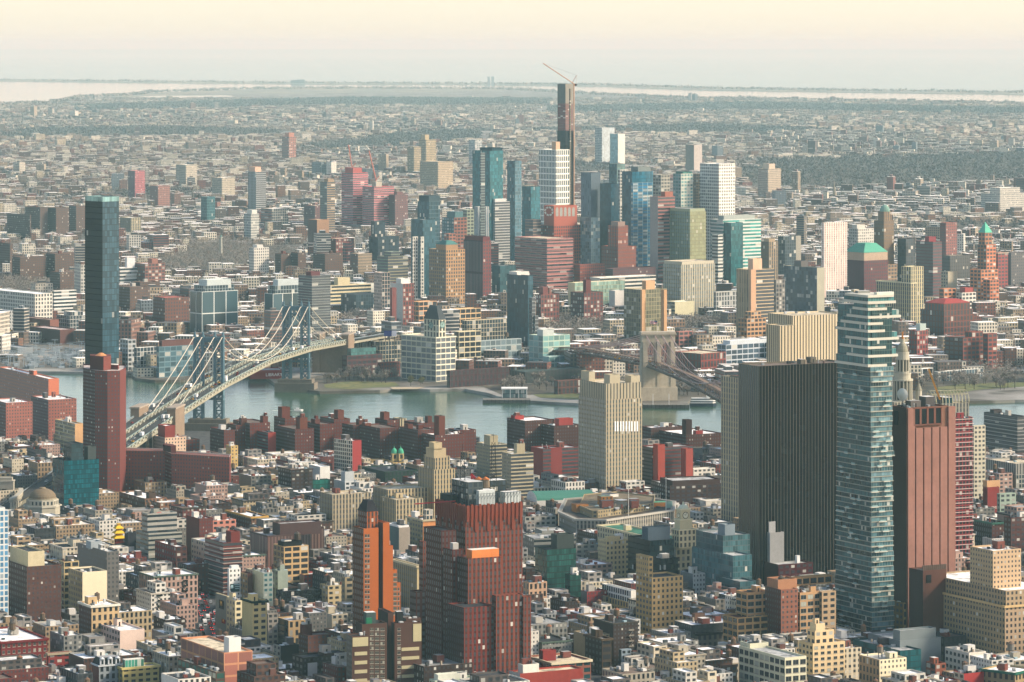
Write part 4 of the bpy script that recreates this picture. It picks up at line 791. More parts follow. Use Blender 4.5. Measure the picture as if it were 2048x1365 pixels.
# ---- red-brown stepped tower
rt = newthing('brick_skyscraper', 'massive red-brown brick skyscraper with stepped shoulders and cluttered antenna roof', 'skyscraper', 950, 1385, hero=(820, 1062, 1005, 1365))
cb, cc = '5e3226', '7e4230'  # one brick in two tones: cb for shaded left faces, cc for lit right
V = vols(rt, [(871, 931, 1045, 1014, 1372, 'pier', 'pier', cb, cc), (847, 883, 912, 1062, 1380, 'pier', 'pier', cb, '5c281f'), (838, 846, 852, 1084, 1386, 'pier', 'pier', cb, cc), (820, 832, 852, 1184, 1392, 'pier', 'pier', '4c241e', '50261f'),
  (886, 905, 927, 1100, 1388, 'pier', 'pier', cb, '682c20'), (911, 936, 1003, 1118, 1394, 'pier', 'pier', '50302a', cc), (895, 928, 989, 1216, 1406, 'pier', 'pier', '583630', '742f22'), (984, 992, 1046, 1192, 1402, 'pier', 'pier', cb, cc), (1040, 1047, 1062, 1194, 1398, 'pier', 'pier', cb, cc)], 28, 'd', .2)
m = MB(); p, z1, d = V[0]
for (a, b) in ((p[0], p[1]), (p[3], p[0])):
    a, b = Vector(a), Vector(b); n = int((b-a).length/2.6); u = (b-a).normalized(); nv = Vector((u.y, -u.x)); o = spec('80402c', amp=.3)
    for i in range(n):
        q = a+u*(i+.5)*(b-a).length/n+nv*.25; h = 9+3*((i*7) % 3)
        m.box((q.x, q.y, z1-h), 1.5, .9, h+.6+.5*(i % 2), o, math.atan2(u.y, u.x))
    q = (a+b)/2+nv*.12; m.box((q.x, q.y, z1-7), (b-a).length, .3, 7.3, spec('7a3a28', amp=.35), math.atan2(u.y, u.x))
m.build('crown', rt)
def roofbox(root, ref, x0, xc, x1, yt, z0, hexc, nm='bulkhead', th=28, back=0, style='blank', top='cfcfc8', hl=None):
    pp, z, d = ref; X = XX(xc, d); t = radians(th); P0 = Vector(pp[0])
    dd = d+((P0.x-X)/tan(t) if X < P0.x else (X-P0.x)*tan(t))+1.5+back
    q = foot(x0, xc, x1, dd, th, 8, 8); zt = max(ZZ(yt, dd), z0+1.5); mb = MB(); mb.prism(q, z0, zt, [spec(hexc, style), spec(hl or hexc, style)], spec(top, amp=.4)); return mb.build(nm, root), q, zt
zr = z1-1
roofbox(rt, V[0], 903, 936, 966, 965, zr, '4a5252', 'louvre_house', back=8, style='grid', hl='20282a'); roofbox(rt, V[0], 944, 958, 990, 982, zr, 'bcc2be', 'cooling_unit', back=4, top='e0e0da')
roofbox(rt, V[0], 1000, 1010, 1042, 985, zr, 'b4bab6', 'cooling_unit', back=3); roofbox(rt, V[0], 966, 980, 1012, 962, zr, '303634', 'louvre_house', back=16, style='grid'); roofbox(rt, V[0], 880, 905, 930, 992, zr, '26302e', 'bulkhead', back=6, top='24302e')
roofbox(rt, V[5], 933, 944, 998, 1101, V[5][1]-1, 'd0803c', 'elevator_house', back=1, top='d8cfc0')
roofbox(rt, V[4], 900, 906, 917, 1087, V[4][1]-1, 'a8a49c', 'bulkhead', back=2)
for px in (957, 971):
    q = Vector((XX(px, d+24), d+24)); tank(rt, q, zr+6, 0, 1.3, '8a7a66', 'b8743c')
def mast(root, px, d, z0, ytop, wd, hexc='2a2e30'):
    mb = MB(); x = XX(px, d); zt = ZZ(ytop, d); s = spec(hexc); k = wd/2
    cs = [(x-k, d-k), (x+k, d-k), (x+k, d+k), (x-k, d+k)]
    for c in cs: mb.bar((c[0], c[1], z0), (x+(c[0]-x)*.4, d+(c[1]-d)*.4, zt), .16, s, 4)
    n = max(3, int((zt-z0)/3))
    for i in range(n):
        a, b = z0+(zt-z0)*i/n, z0+(zt-z0)*(i+1)/n; f, g = 1-.6*i/n, 1-.6*(i+1)/n
        for j in range(4):
            c, e = cs[j], cs[(j+1) % 4]
            mb.bar((x+(c[0]-x)*f, d+(c[1]-d)*f, a), (x+(e[0]-x)*g, d+(e[1]-d)*g, b), .1, s, 3)
    mb.bar((x, d, zt), (x, d, zt+5), .12, s, 4); return mb.build('antenna_mast', root)
mast(rt, 925, d+18, zr, 905, 4); mast(rt, 987, d+20, zr, 885, 4.5)
mb = MB()
for px in range(938, 1044, 6):
    x = XX(px, d+3+(px-931)*.17); y = d+3+(px-931)*.17; mb.bar((x, y, zr), (x, y, zr+8), .14, spec('5a6264'), 3)
    if px < 1036: mb.bar((x, y, zr+7.5), (x+1.9, y+1.0, zr+7.5), .12, spec('5a6264'), 3); mb.bar((x, y, zr+4), (x+1.9, y+1.0, zr+7.5), .1, spec('5a6264'), 3)
mb.build('roof_scaffold', rt)
mb = MB(); a = Vector((XX(945, d+26), d+26, zr)); mb.beam(a, a+Vector((0, 0, 9)), 1.1, 1.1, spec('a8303a')); mb.beam(a+Vector((3.5, 0, 13)), a+Vector((-1, 0, 17)), 1.6, 1.4, spec('a8303a')); mb.beam(a+Vector((0, 0, 8)), a+Vector((-.5, 0, 17)), 1.2, 1.2, spec('a8303a'))
mb.beam(a+Vector((-10, -6, 2)), a+Vector((-34, -8, .5)), .5, .6, spec('b03840')); mb.build('maintenance_crane', rt)
# ---- orange brick tower
ot = newthing('brick_tower', 'slim orange brick setback tower with a black vertical slot and dark hipped cap', 'tower', 750, 1325, hero=(705, 801, 1010, 1240))
oc, ol = 'b06428', '6a3c24'  # same brick twice: lit tone oc, darker shaded tone ol for left faces
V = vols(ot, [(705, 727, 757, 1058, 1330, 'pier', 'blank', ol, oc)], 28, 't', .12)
p, z1, d = V[0]
def along(px): return on_face(p, 'r', d, px, 1100)[0].y
for x0, x1, yt, s in ((757, 766, 1064, 0), (766, 779, 1046, 1), (779, 786, 1092, 1), (786, 794, 1140, 1), (794, 801, 1166, 1)):
    dd = along(x0)+(5 if s == 0 else 0); q = foot(x0, x0, x1, dd, 28, 22, 5); zt = ZZ(yt, dd); mb = MB(); rm = MB(); c = oc if s else '120e0c'  # slot wall coloured near black, standing for the shade in the recess
    mb.roofed(q, 0, zt, [spec(c, 'blank', .12), spec(ol if s else '120e0c', 'blank')], roofmb=rm, roof=spec('7a5a40')); mb.build('wall', ot); rm.build('roof', ot)
me = window_mesh(1.5, 1.9)
def put_window(root, loc, u, me):
    o = bpy.data.objects.new('window', me); C.objects.link(o); o.parent = root; o.location = Vector(loc)-root.location; o.rotation_euler = (0, 0, math.atan2(u[1], u[0]))
for r_ in range(16):
    for px in (731.5, 737):
        a, u, _ = on_face(p, 'r', d, px, 1072+r_*10.2); put_window(ot, a, u, window_mesh(1.5, 1.9))
    for px in (788.5, 791.5, 797):
        y = 1150+r_*9.6
        if y > 1235 or (px > 795 and y < 1172): continue
        a, u, n = on_face(p, 'r', d, px, y); put_window(ot, a, u, window_mesh(1.3, 1.9))
roofbox(ot, V[0], 716, 734, 756, 1024, z1-1, 'a05a2c', 'penthouse', back=4, style='pier', hl='6a4030')
_, q, zt = roofbox(ot, V[0], 716.5, 734, 755.5, 1024, z1+3, '8c5030', 'attic', back=4.4)
mb = MB(); ax = sum(c[0] for c in q)/4; ay = sum(c[1] for c in q)/4; o = inset(q, -.4); ii = [(c[0]*.5+ax*.5, c[1]*.5+ay*.5) for c in q]; sp = spec('2c2a30', amp=.2)
for i in range(4): j = (i+1) % 4; mb.face([(o[i][0], o[i][1], zt-.05), (o[j][0], o[j][1], zt-.05), (ii[j][0], ii[j][1], zt+6.5), (ii[i][0], ii[i][1], zt+6.5)], sp)
mb.face([(c[0], c[1], zt+6.5) for c in ii], sp); mb.build('pitched_roof', ot)
# ---- brown hotel
ho = newthing('hotel_tower', 'brown brick hotel with cream bands and a dark slot between its two halves', 'tower', 765, 1412, hero=(693, 843, 1226, 1365))
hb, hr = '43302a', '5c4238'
V = vols(ho, [(693, 704, 738, 1273, 1422, 'small', 'blank', '6a675c', hr), (712, 724, 774, 1249, 1414, 'blank', 'blank', hb, hr), (756, 776, 787, 1226, 1402, 'blank', 'blank', '2c211e', hr), (783, 789, 843, 1247, 1410, 'blank', 'blank', '2c211e', hr), (806, 812, 842, 1238, 1405, 'blank', 'blank', hb, hr)], 20, 'd', .1)  # shade put into the colour: darker left faces, darkest along the slot
def panels(root, ref, L, hexc, nm):
    for x0, x1, y0, y1 in L: sign_board(root, ref[0], ref[2], 20, 'r', (x0, x1, y0, y1), hexc, nm, .1)
panels(ho, V[0], [(705, 736, 1275, 1293)]+[(709, 734, y, y+7) for y in (1304, 1322, 1340, 1358)], 'b8ae88', 'cream_band')
panels(ho, V[3], [(826, 842.5, 1248, 1283)]+[(803, 838, y, y+6.5) for y in (1295, 1313, 1331, 1349)], 'b8ae88', 'cream_band')
for r_ in range(13):
    y = 1259+r_*9.4
    for px in (742, 745, 752, 756, 763, 767): a, u, _ = on_face(V[1][0], 'r', V[1][2], px, y); put_window(ho, a, u, window_mesh(1.3, 1.6))
    a, u, _ = on_face(V[3][0], 'r', V[3][2], 798, y); put_window(ho, a, u, window_mesh(2.0, 1.6))
roofbox(ho, V[1], 727, 733, 752, 1226, V[1][1]-1, '4a5a58', 'cooling_unit', 20, 3); roofbox(ho, V[1], 731, 733, 744, 1237, V[1][1]-1, '1c7a58', 'cooling_unit', 20, .5, top='1c7a58'); roofbox(ho, V[3], 790, 794, 806, 1224, V[3][1]-1, '28282a', 'cooling_unit', 20, 3)
for k in range(5): clutter(ho, V[k][0], V[k][1], random.Random(k), 0, 0, 2)
# ---- brown windowless tower
lt = newthing('windowless_tower', 'tall brown granite windowless tower with vertical grooves and square top vents', 'skyscraper', 1840, 1290, hero=(1783, 1895, 805, 1250))
V = vols(lt, [(1783, 1813, 1896, 816, 1300, 'blank', 'blank', '4c3830', '84604e'), (1818, 1846, 1893, 1142, 1325, 'blank', 'blank', '3c2c28', '644438')], 28, 'd', .16)  # granite coloured much darker on left faces, as their shade
p, z1, d = V[0]
for i in range(6):
    a, u, n = on_face(p, 'r', d, 1814+i*16.2, 1000, .5); b, _, _ = on_face(p, 'r', d, 1814+i*16.2+13.6, 1000, .5); mb = MB()
    q = (a+b)/2; mb.box((q.x, q.y, 0), (b-a).length, 1.6, z1-(13 if 0 < i < 5 else .5), spec('966e60', amp=.25), math.atan2(u.y, u.x)); mb.build('pier', lt)
for i in range(4):
    a, u, n = on_face(p, 'r', d, 1832+i*14.2, 840, .2); mb = MB(); s = spec('7a5344'); rot = math.atan2(u.y, u.x); z = ZZ(852, d)
    for dx, w_, h_, zz in ((-2.3, .7, 10.8, 0), (2.3, .7, 10.8, 0), (0, 5.2, .8, -.2), (0, 5.2, .8, 10.2)): mb.box((a.x+u.x*dx, a.y+u.y*dx, z+zz), w_, 2.2, h_ if h_ > 1 else .8, s, rot)
    mb.box((a.x, a.y, z+.6), 3.9, 1.6, 9.6, spec('101416'), rot); mb.build('vent_opening', lt)
sign_board(lt, p, d, 28, 'l', (1788, 1797, 822, 850), '14181a', 'vent_opening'); sign_board(lt, V[1][0], V[1][2], 28, 'r', (1852, 1862, 1150, 1166), '1c2022', 'vent_opening')
mb = MB()
for i in range(12):
    a, u, n = on_face(V[1][0], 'r', V[1][2], 1848+i*4, 1142, -.6); mb.box((a.x, a.y, V[1][1]-1), 1.0, 1.0, 4, spec('6a5a50'), math.atan2(u.y, u.x))
mb.build('vent_row', lt)
mb = MB(); s = spec('d4d4ce'); x, y = XX(1806, d+20), d+20; mb.cyl((x, y, z1-1), .5, .5, 4, spec('8a8a86'), 6); mb.build('dish_stand', lt)
mb = MB()
for k in range(5):
    for j in range(14):
        t0, t1 = 2*pi*j/14, 2*pi*(j+1)/14; r0, r1 = 4*k/5, 4*(k+1)/5
        def dq(r, t): return (x+r*cos(t)*.8-1.2+.05*r*r, y-2.2-r*cos(t)*.5+.07*r*r, z1+6.5+r*sin(t))
        mb.face([dq(r0, t0), dq(r1, t0), dq(r1, t1), dq(r0, t1)] if k else [dq(0, 0), dq(r1, t0), dq(r1, t1)], s)
mb.build('satellite_dish', lt); clutter(lt, p, z1, random.Random(5), 2, 0, 8, '6a6460', 1.4)
# ---- staggered glass tower
gt = newthing('glass_skyscraper', 'staggered glass skyscraper with protruding white balcony slabs and shifted upper boxes', 'skyscraper', 1740, 1300, hero=(1665, 1790, 600, 1275))
dj = dep(1312); rg = random.Random(11)
def jfoot(x0, xc, x1, off=0.0): return foot(x0, xc, x1, dj+off, 28)
y = 1276.0; k = 0; gl = lambda: spec(rg.choice(('5a706c', '4a6460', '6c807a', '586c68')), 'glass', .1, rg.choice(('123438', '1c4246', '0e2a2e', '2a5256', '16383c')), .04)
white = spec('c4c0b0', amp=.12); gr_l = lambda: spec(rg.choice(('7a908c', '8ca09c', '6a807c')), 'glass', .1, rg.choice(('3e5c62', '4c686c', '2c4a50', '58747a')), .03)  # gr_l: right-hand panes made paler, the bright reflection put into their colour
mb = MB(); q0 = jfoot(1676, 1744, 1784, 1.5); mb.prism(q0, 0, ZZ(612, dj)-1, [gl(), gl()], spec('9a9a92')); mb.build('core', gt); FOOT.append(jfoot(1664, 1744, 1792))
z = ZZ(1276, dj); zt = ZZ(735, dj); fh = (zt-z)/54
for k in range(54):
    f = k/54; e = rg.uniform(-.6, .6)
    x0 = 1667+9*f+e*1.2; x1 = 1789-4*f+rg.uniform(-1, 1)*1.2; xc = 1744-3*f
    if k in (53, 52): x0, x1 = 1673, 1788
    if k in (36,): x0, x1 = 1673, 1790
    pl = jfoot(x0, xc, x1); zz = z+k*fh
    slab = spec('a4a294', amp=.15); m2 = MB(); th_ = .32 if k % 9 else .7; m2.prism(pl, zz, zz+th_, slab, slab); m2.face([(c[0], c[1], zz) for c in pl[::-1]], slab)
    a, b, c4 = Vector(pl[0]), Vector(pl[1]), Vector(pl[3])
    for _ in range(2):         # small projecting balconies
        if rg.random() < .75:
            t = rg.uniform(.1, .8); s0 = rg.random() < .5; u = (b-a).normalized() if s0 else (a-c4).normalized(); st_ = a if s0 else c4; L = (b-a).length if s0 else (a-c4).length; nv = Vector((u.y, -u.x))
            cpt = st_+u*(t*L)+nv*.8; m2.box((cpt.x, cpt.y, zz), rg.uniform(3, 6.5), 1.7, .5, white, math.atan2(u.y, u.x)); m2.box((cpt.x+nv.x*.75, cpt.y+nv.y*.75, zz+.5), 4, .08, .9, spec('8aa4a2'), math.atan2(u.y, u.x))
    m2.build('floor_slab', gt)
    m3 = MB(); m3.prism(jfoot(x0+1.0+rg.random()*1.6, xc, x1-.8-rg.random()*1.2, .7), zz+th_, zz+fh, [gr_l(), gl()]); m3.build('glazing', gt)
UP = [(735, 716, 1672, 1770), (716, 699, 1696, 1792), (699, 682, 1682, 1768), (682, 666, 1694, 1794), (666, 651, 1674, 1766), (651, 638, 1684, 1762), (638, 622, 1696, 1798), (622, 609, 1708, 1770), (609, 596, 1688, 1788)]
for (yb_, yt_, x0, x1) in UP:
    za, zb = ZZ(yb_-26, dj)-0, ZZ(yt_-26, dj); za, zb = ZZ(yb_, dj), ZZ(yt_, dj)
    m2 = MB(); m2.prism(jfoot(x0-3, 1736, x1+4), za, za+1.6, white, white); m2.face([(c[0], c[1], za) for c in jfoot(x0-3, 1736, x1+4)[::-1]], white); m2.build('floor_slab', gt)
    m3 = MB(); q = jfoot(x0, 1736, x1, 1.2); m3.prism(q, za+1.6, zb, [spec('7a9692', 'glass', .1, '3a6a6a', .12), spec('5a7674', 'glass', .1, '17484c', .06)], spec('b8b6aa')); m3.build('glazing', gt)
zt = ZZ(596, dj); m2 = MB(); q = jfoot(1690, 1736, 1788); m2.prism(q, zt, zt+1.5, white, white); m2.build('roof', gt)
ref = (q, zt+1.5, dj)
roofbox(gt, ref, 1748, 1754, 1788, 604-8, zt+1.5, 'd2ccb8', 'bulkhead', back=1); roofbox(gt, ref, 1710, 1716, 1740, 590, zt+1.5, '8a8a84', 'bulkhead', back=6); roofbox(gt, ref, 1702, 1708, 1718, 586, zt+1.5, 'b8a888', 'cooling_unit', back=14)
m2 = MB(); m2.prism(jfoot(1664, 1744, 1793, -1), 0, ZZ(1279, dj), [spec('3a5050', 'band', .1, '123034'), spec('2c4444', 'band', .1, '0f2a30')], spec('8a8e8a')); m2.build('podium', gt)
# ---- curved dark red slab with tower
ct = newthing('apartment_tower', 'dark red-brown curved apartment slab with a tall windowed tower at its left', 'tower', 330, 1006, hero=(166, 460, 712, 1008))
def poly(px): return [(XX(x, dd), dd) for x, dd in px]
tw = poly([(166, 3125), (190, 3104), (215, 3098), (240, 3102), (252, 3130), (252, 3160), (166, 3165)])
zt = ZZ(742, 3100); m2 = MB(); rm = MB(); w1 = spec('74403a', 'small', .14); w2 = spec('74403a', 'blank', .15)
m2.roofed(tw, 0, zt, [spec('4c2628', 'small', .14), w1, w1, w2, w2, w1, w1], roofmb=rm, roof=spec('b8aca4', amp=.6)); m2.build('wall', ct); rm.build('roof', ct)
m2 = MB(); m2.prism(poly([(180, 3125), (207, 3113), (222, 3122), (222, 3140), (180, 3140)]), zt-1, ZZ(714, 3113), [spec('5a2826', amp=.1), spec('7a443c')], spec('6a3a34')); m2.build('bulkhead', ct)
m2 = MB(); m2.cyl((XX(202, 3126), 3126, ZZ(714, 3113)-.02), 5, 1.5, 2.2, spec('c08a58'), 8); m2.build('tank_roof', ct)
m2 = MB(); m2.prism(poly([(222, 3125), (236, 3120), (238, 3132), (222, 3134)]), zt-1, zt+3, spec('7a3a34'), spec('d0cac0')); m2.build('bulkhead', ct)
wg = poly([(250, 3134), (330, 3128), (343, 3110), (459, 3084), (462, 3104), (346, 3132), (332, 3148), (250, 3156)])
zw = ZZ(906, 3115); m2 = MB(); rm = MB(); m2.roofed(wg, 0, zw, [spec('8a4e44', 'small', .14), spec('6a3c36', 'small', .14), spec('965448', 'small', .14), w2, w1, w1, w1, w1], roofmb=rm, roof=spec('8a5a50', amp=.5), rim=spec('c8bcb0')); m2.build('wing', ct); rm.build('roof', ct)  # wing brick lightened on its shaded fronts, side facet coloured darker as shade
m2 = MB(); m2.prism(poly([(326, 3132), (342, 3118), (352, 3122), (346, 3135), (330, 3142)]), zw-1, ZZ(893, 3118), spec('4a2626'), spec('6a3a34')); m2.build('bulkhead', ct); FOOT += [tw, wg]
# ---- domed bank, colonnade and arch
bk = newthing('bank_building', 'pale stone domed bank with big arched doorways beside the bridge road', 'building', 85, 1066, hero=(48, 122, 987, 1052))
bx, by = XX(85, 2965), 2965.0; st = spec('aaa491', amp=.12); m2 = MB(); R_ = 14.3
oct_ = [(bx+R_*cos(pi/8+pi/4*i+radians(28)), by+R_*sin(pi/8+pi/4*i+radians(28))) for i in range(8)]
m2.roofed(oct_, 0, 17, st, roof=spec('8a8678'), par=.5); m2.build('wall', bk); FOOT.append([(bx-16, by-16), (bx+16, by-16), (bx+16, by+16), (bx-16, by+16)])
cornice(bk, oct_, 17, 'b4ae9c', .7, 1.2)
o2 = inset(oct_, 1.6); m2 = MB(); m2.prism(o2, 16.5, 21.5, spec('b0aa98', 'punch', .1), st); m2.build('attic', bk)
m2 = MB(); m2.cyl((bx, by, 21.5), 11, 11, 1, spec('9a927c'), 28); m2.dome((bx, by, 22.5), 10.6, 7.4, spec('7c6e58', amp=.25), 28, 7); m2.cyl((bx, by, 29.7), 2.6, 2.4, .8, spec('8a7c64'), 12); m2.build('dome', bk)
def arch_panel(root, a, b, out, z0, wd, hh, hexc, nm='arched_opening', frame=None):
    a, b = Vector(a), Vector(b); u = (b-a).normalized(); n = Vector((u.y, -u.x)); c = (a+b)/2+n*out
    def face(w_, h_, o, sp, mb):
        P = [(-w_/2, 0), (w_/2, 0)]+[(w_/2*cos(t), h_-w_/2+w_/2*sin(t)) for t in [pi*i/10 for i in range(11)]]
        mb.face([(c.x+u.x*x+n.x*o, c.y+u.y*x+n.y*o, z0+zz) for x, zz in P], sp)
    mb = MB()
    if frame: face(wd+1.4, hh+.8, 0, spec(frame), mb)
    face(wd, hh, .06, spec(hexc, amp=.1), mb); return mb.build(nm, root)
arch_panel(bk, oct_[5], oct_[6], .1, 1, 6.6, 9.5, '182024', frame='bcb6a4'); arch_panel(bk, oct_[4], oct_[5], .1, 1, 6.0, 9, '14202a', frame='bcb6a4') ; arch_panel(bk, oct_[6], oct_[7], .1, 1, 5.6, 9, '20282a', frame='bcb6a4')
cl_ = newthing('stone_colonnade', 'curved pale stone colonnade with paired columns at the bridge entrance', 'colonnade', 32, 1026)
m2 = MB(); cs = []
for i in range(9):
    px = 22+20*sin(i/8*pi*.62)*1.02; dd = 3040-30+i*9; cs.append((XX(px, dd), dd))
for i, c in enumerate(cs): m3 = MB(); m3.cyl((c[0], c[1], 2), .9, .75, 11, spec('b8b2a0', amp=.1), 10); m3.build('column', cl_)
m4 = MB()
for i in range(8):
    a, b = cs[i], cs[i+1]; m2.beam((a[0], a[1], 14.2), (b[0], b[1], 14.2), 3.2, 2.6, spec('a49e8c')); m2.beam((a[0], a[1], 16), (b[0], b[1], 16), 3.8, 1, spec('b4ae9c')); m4.beam((a[0], a[1], 1), (b[0], b[1], 1), 3.6, 2, spec('8e8a7c'))
m2.build('entablature', cl_); m4.build('column_base', cl_)
ar = newthing('stone_arch', 'pale stone triumphal arch cut by the left edge', 'arch', 6, 1016); ax, ay = XX(4, 3090), 3090.0
m2 = MB(); s = spec('a09a8a', amp=.15)
for dx in (-7, 7): m2.box((ax+dx, ay, 0), 5.4, 8, 15, s)
m2.box((ax, ay, 15), 19.5, 8, 6, s); m2.box((ax, ay, 21), 20.5, 9, .8, spec('b4ae9e')); m2.box((ax, ay, 21.8), 17, 7, 2.4, s); m2.build('arch_wall', ar); m2 = MB(); m2.box((ax, ay+3.2, 0), 8.6, .5, 15, spec('3a3a36')); m2.build('arched_opening', ar)
# pagoda tiers
pr, pp, pz = root_of('small red building carry'); px_, py_ = sum(c[0] for c in pp)/4+1, sum(c[1] for c in pp)/4
m2 = MB(); m2.box((px_, py_, pz-1), 5, 5, 5, spec('8c3028'), .4, spec('8c3028')); m2.build('pagoda_wall', pr)
for i, (w_, zz) in enumerate(((6.4, 2.6), (5.4, 6.2), (4.4, 9.6))):
    m3 = MB(); ye = spec('d8b400', amp=.08); a = [(px_+w_*cos(.4+pi/4+pi/2*k), py_+w_*sin(.4+pi/4+pi/2*k)) for k in range(4)]; b = [(px_+w_*.42*cos(.4+pi/4+pi/2*k), py_+w_*.42*sin(.4+pi/4+pi/2*k)) for k in range(4)]
    m3.prism(a, pz+zz, pz+zz+.5, ye, ye)
    for k in range(4): j = (k+1) % 4; m3.face([(a[k][0], a[k][1], pz+zz+.5), (a[j][0], a[j][1], pz+zz+.5), (b[j][0], b[j][1], pz+zz+2.2), (b[k][0], b[k][1], pz+zz+2.2)], ye)
    m3.prism(b, pz+zz+2.2, pz+zz+3.7, spec('b88c10'), ye); m3.build('pagoda_roof', pr)
# ---- courts quarter
hx = newthing('courthouse_building', 'hexagonal pale granite courthouse with ochre roof tower and green copper pediments', 'courthouse', 1230, 1086, hero=(1118, 1345, 988, 1060))
hp = [(XX(x, d), d) for x, d in ((1118, 2845), (1152, 2800), (1212, 2796), (1346, 2855), (1350, 2910), (1240, 2955), (1130, 2925))]
st, stw = spec('949084', 'pier', .12), spec('a09c90', 'pier', .12); hz = ZZ(1038, 2800); m2 = MB(); rm = MB()
m2.roofed(hp, 0, hz, [st, stw, stw, st], roofmb=rm, roof=spec('625a50', amp=.6), thick=2); m2.build('wall', hx); rm.build('roof', hx); cornice(hx, hp, hz, 'b0aca0', 1.0, 1.4); FOOT.append(hp)
def pbox(root, nm, px, d, wpx, dp, z0, yt, hexc, th=20, top=None, style='blank'):
    m_ = MB(); x = XX(px, d); m_.box((x, d, z0), wpx*d/F, dp, ZZ(yt, d)-z0, spec(hexc, style, .15), radians(th), spec(top or hexc, amp=.3)); return m_.build(nm, root)
pbox(hx, 'roof_tower', 1210, 2855, 24, 9, hz-1, 992, 'a87430', 20, '8a9a80', 'small')
pbox(hx, 'roof_house', 1160, 2850, 26, 10, hz-1, 1008, 'a8743a', 20, '7a5a3c'); pbox(hx, 'roof_house', 1182, 2880, 20, 8, hz-1, 1006, '8a5c34', 20, '6a4a34'); pbox(hx, 'roof_house', 1225, 2905, 60, 20, hz-1, 1010, '6a6258', 20, '8a7a68'); pbox(hx, 'roof_house', 1285, 2890, 40, 14, hz-1, 1008, '8c7850', 20, '6a6054'); pbox(hx, 'roof_house', 1318, 2885, 30, 9, hz-1, 1004, 'a8743a', 20, '5a9a7c')
gr = spec('7c9688', amp=.3)
for px, d, wd in ((1232, 2840, 30), (1262, 2855, 34), (1205, 2830, 22), (1338, 2875, 14)):
    m2 = MB(); x = XX(px, d); w_ = wd*d/F/2; z = hz-.8; h_ = 4.5
    A, B_, D_, E_ = (x-w_, d-5, z), (x+w_, d-2, z), (x+w_, d+9, z), (x-w_, d+6, z); T0, T1 = (x-w_, d+.5, z+h_), (x+w_, d+3.5, z+h_)
    m2.face([A, B_, T1, T0], gr); m2.face([B_, D_, T1], gr); m2.face([D_, E_, T0, T1], gr); m2.face([E_, A, T0], gr); m2.build('pediment_roof', hx)
for px, d in ((1257, 2810), (1332, 2860)):
    m2 = MB(); m2.bar((XX(px, d), d, hz-1), (XX(px, d), d, hz+24), .22, spec('d8d4c8'), 5); m2.build('flagpole', hx)
m2 = MB(); ih = inset(hp, 15); m2.roofed(ih, hz-1, hz+4.5, spec('9a8c6c', 'punch', .2), roof=spec('80745e', amp=.7)); m2.build('inner_block', hx)
clutter(hx, ih[:4], hz+4.5, random.Random(6), 3, 0, 14, 'a8824a', 1.4)
clutter(hx, [hp[1], hp[3], (hp[4][0], hp[4][1]), (hp[6][0], hp[6][1])], hz, random.Random(4), 4, 0, 16, '8c7850', 1.5)
gb = newthing('court_annex', 'long white courthouse annex under a green barrel roof', 'building', 1120, 1052, hero=(1055, 1190, 975, 1045))
dd = 3000.0; q = foot(1054, 1074, 1191, dd, 13); ze = ZZ(1002, dd); m2 = MB(); m2.prism(q, 0, ze, [spec('b8b4a6', 'stripe', .1, '4a5654'), spec('c8c4b6', 'punch', .1)], spec('9a9a92')); m2.build('wall', gb); FOOT.append(q)
m2 = MB(); m2.prism(inset(q, -.15), ze-4, ze, spec('d4d0c4', amp=.06), spec('d4d0c4')); m2.build('upper_wall', gb)
P, Q, T = Vector(q[0]), Vector(q[1]), Vector(q[3]); N = 10; gsp = spec('4a8070', amp=.15); m2 = MB(); m3 = MB(); u = T-P; hb_ = 5.4
pr_ = [(P+u*((1-cos(pi*i/N))/2), ze+hb_*sin(pi*i/N)) for i in range(N+1)]; off = Q-P
for i in range(N):
    a, b = pr_[i], pr_[i+1]; m2.face([(a[0].x, a[0].y, a[1]), ((a[0]+off).x, (a[0]+off).y, a[1]), ((b[0]+off).x, (b[0]+off).y, b[1]), (b[0].x, b[0].y, b[1])], gsp)
m2.build('barrel_roof', gb); m3.face([(a.x, a.y, z) for a, z in pr_[::-1]], spec('d4d0c4')); m3.face([((a+off).x, (a+off).y, z) for a, z in pr_], spec('d4d0c4')); m3.build('gable_wall', gb)
rd = newthing('modern_building', 'low grey modern civic building with stepped flat roofs behind the dark green glass block', 'building', 1126, 1140, hero=(1046, 1204, 1062, 1140))
V = vols(rd, [(1046, 1068, 1152, 1078, 1148, 'pair', 'band', '74766f', '8a8a82'), (1140, 1152, 1204, 1090, 1146, 'blank', 'pair', '7c7e78', '8e8e86'), (1070, 1084, 1128, 1062, 1136, 'blank', 'blank', '80827c', '94948c')], 16, 'g')
for k in range(3): clutter(rd, V[k][0], V[k][1], random.Random(k+20), 2 if k < 2 else 0, 0, 9 if k < 2 else 4, '8a8a84')
lowc = newthing('court_building', 'low grey stone court building between round grey building and green-roofed annex', 'building', 1090, 1080, hero=(1042, 1110, 1028, 1075))
V = vols(lowc, [(1040, 1050, 1112, 1034, 1092, 'pair', 'pair', '98948a', 'a8a498'), (1060, 1070, 1200, 1058, 1100, 'blank', 'blank', '8a8880', '989488')], 20, 'd'); clutter(lowc, V[0][0], V[0][1], random.Random(2), 1, 0, 5); clutter(lowc, V[1][0], V[1][1], random.Random(3), 2, 0, 6)
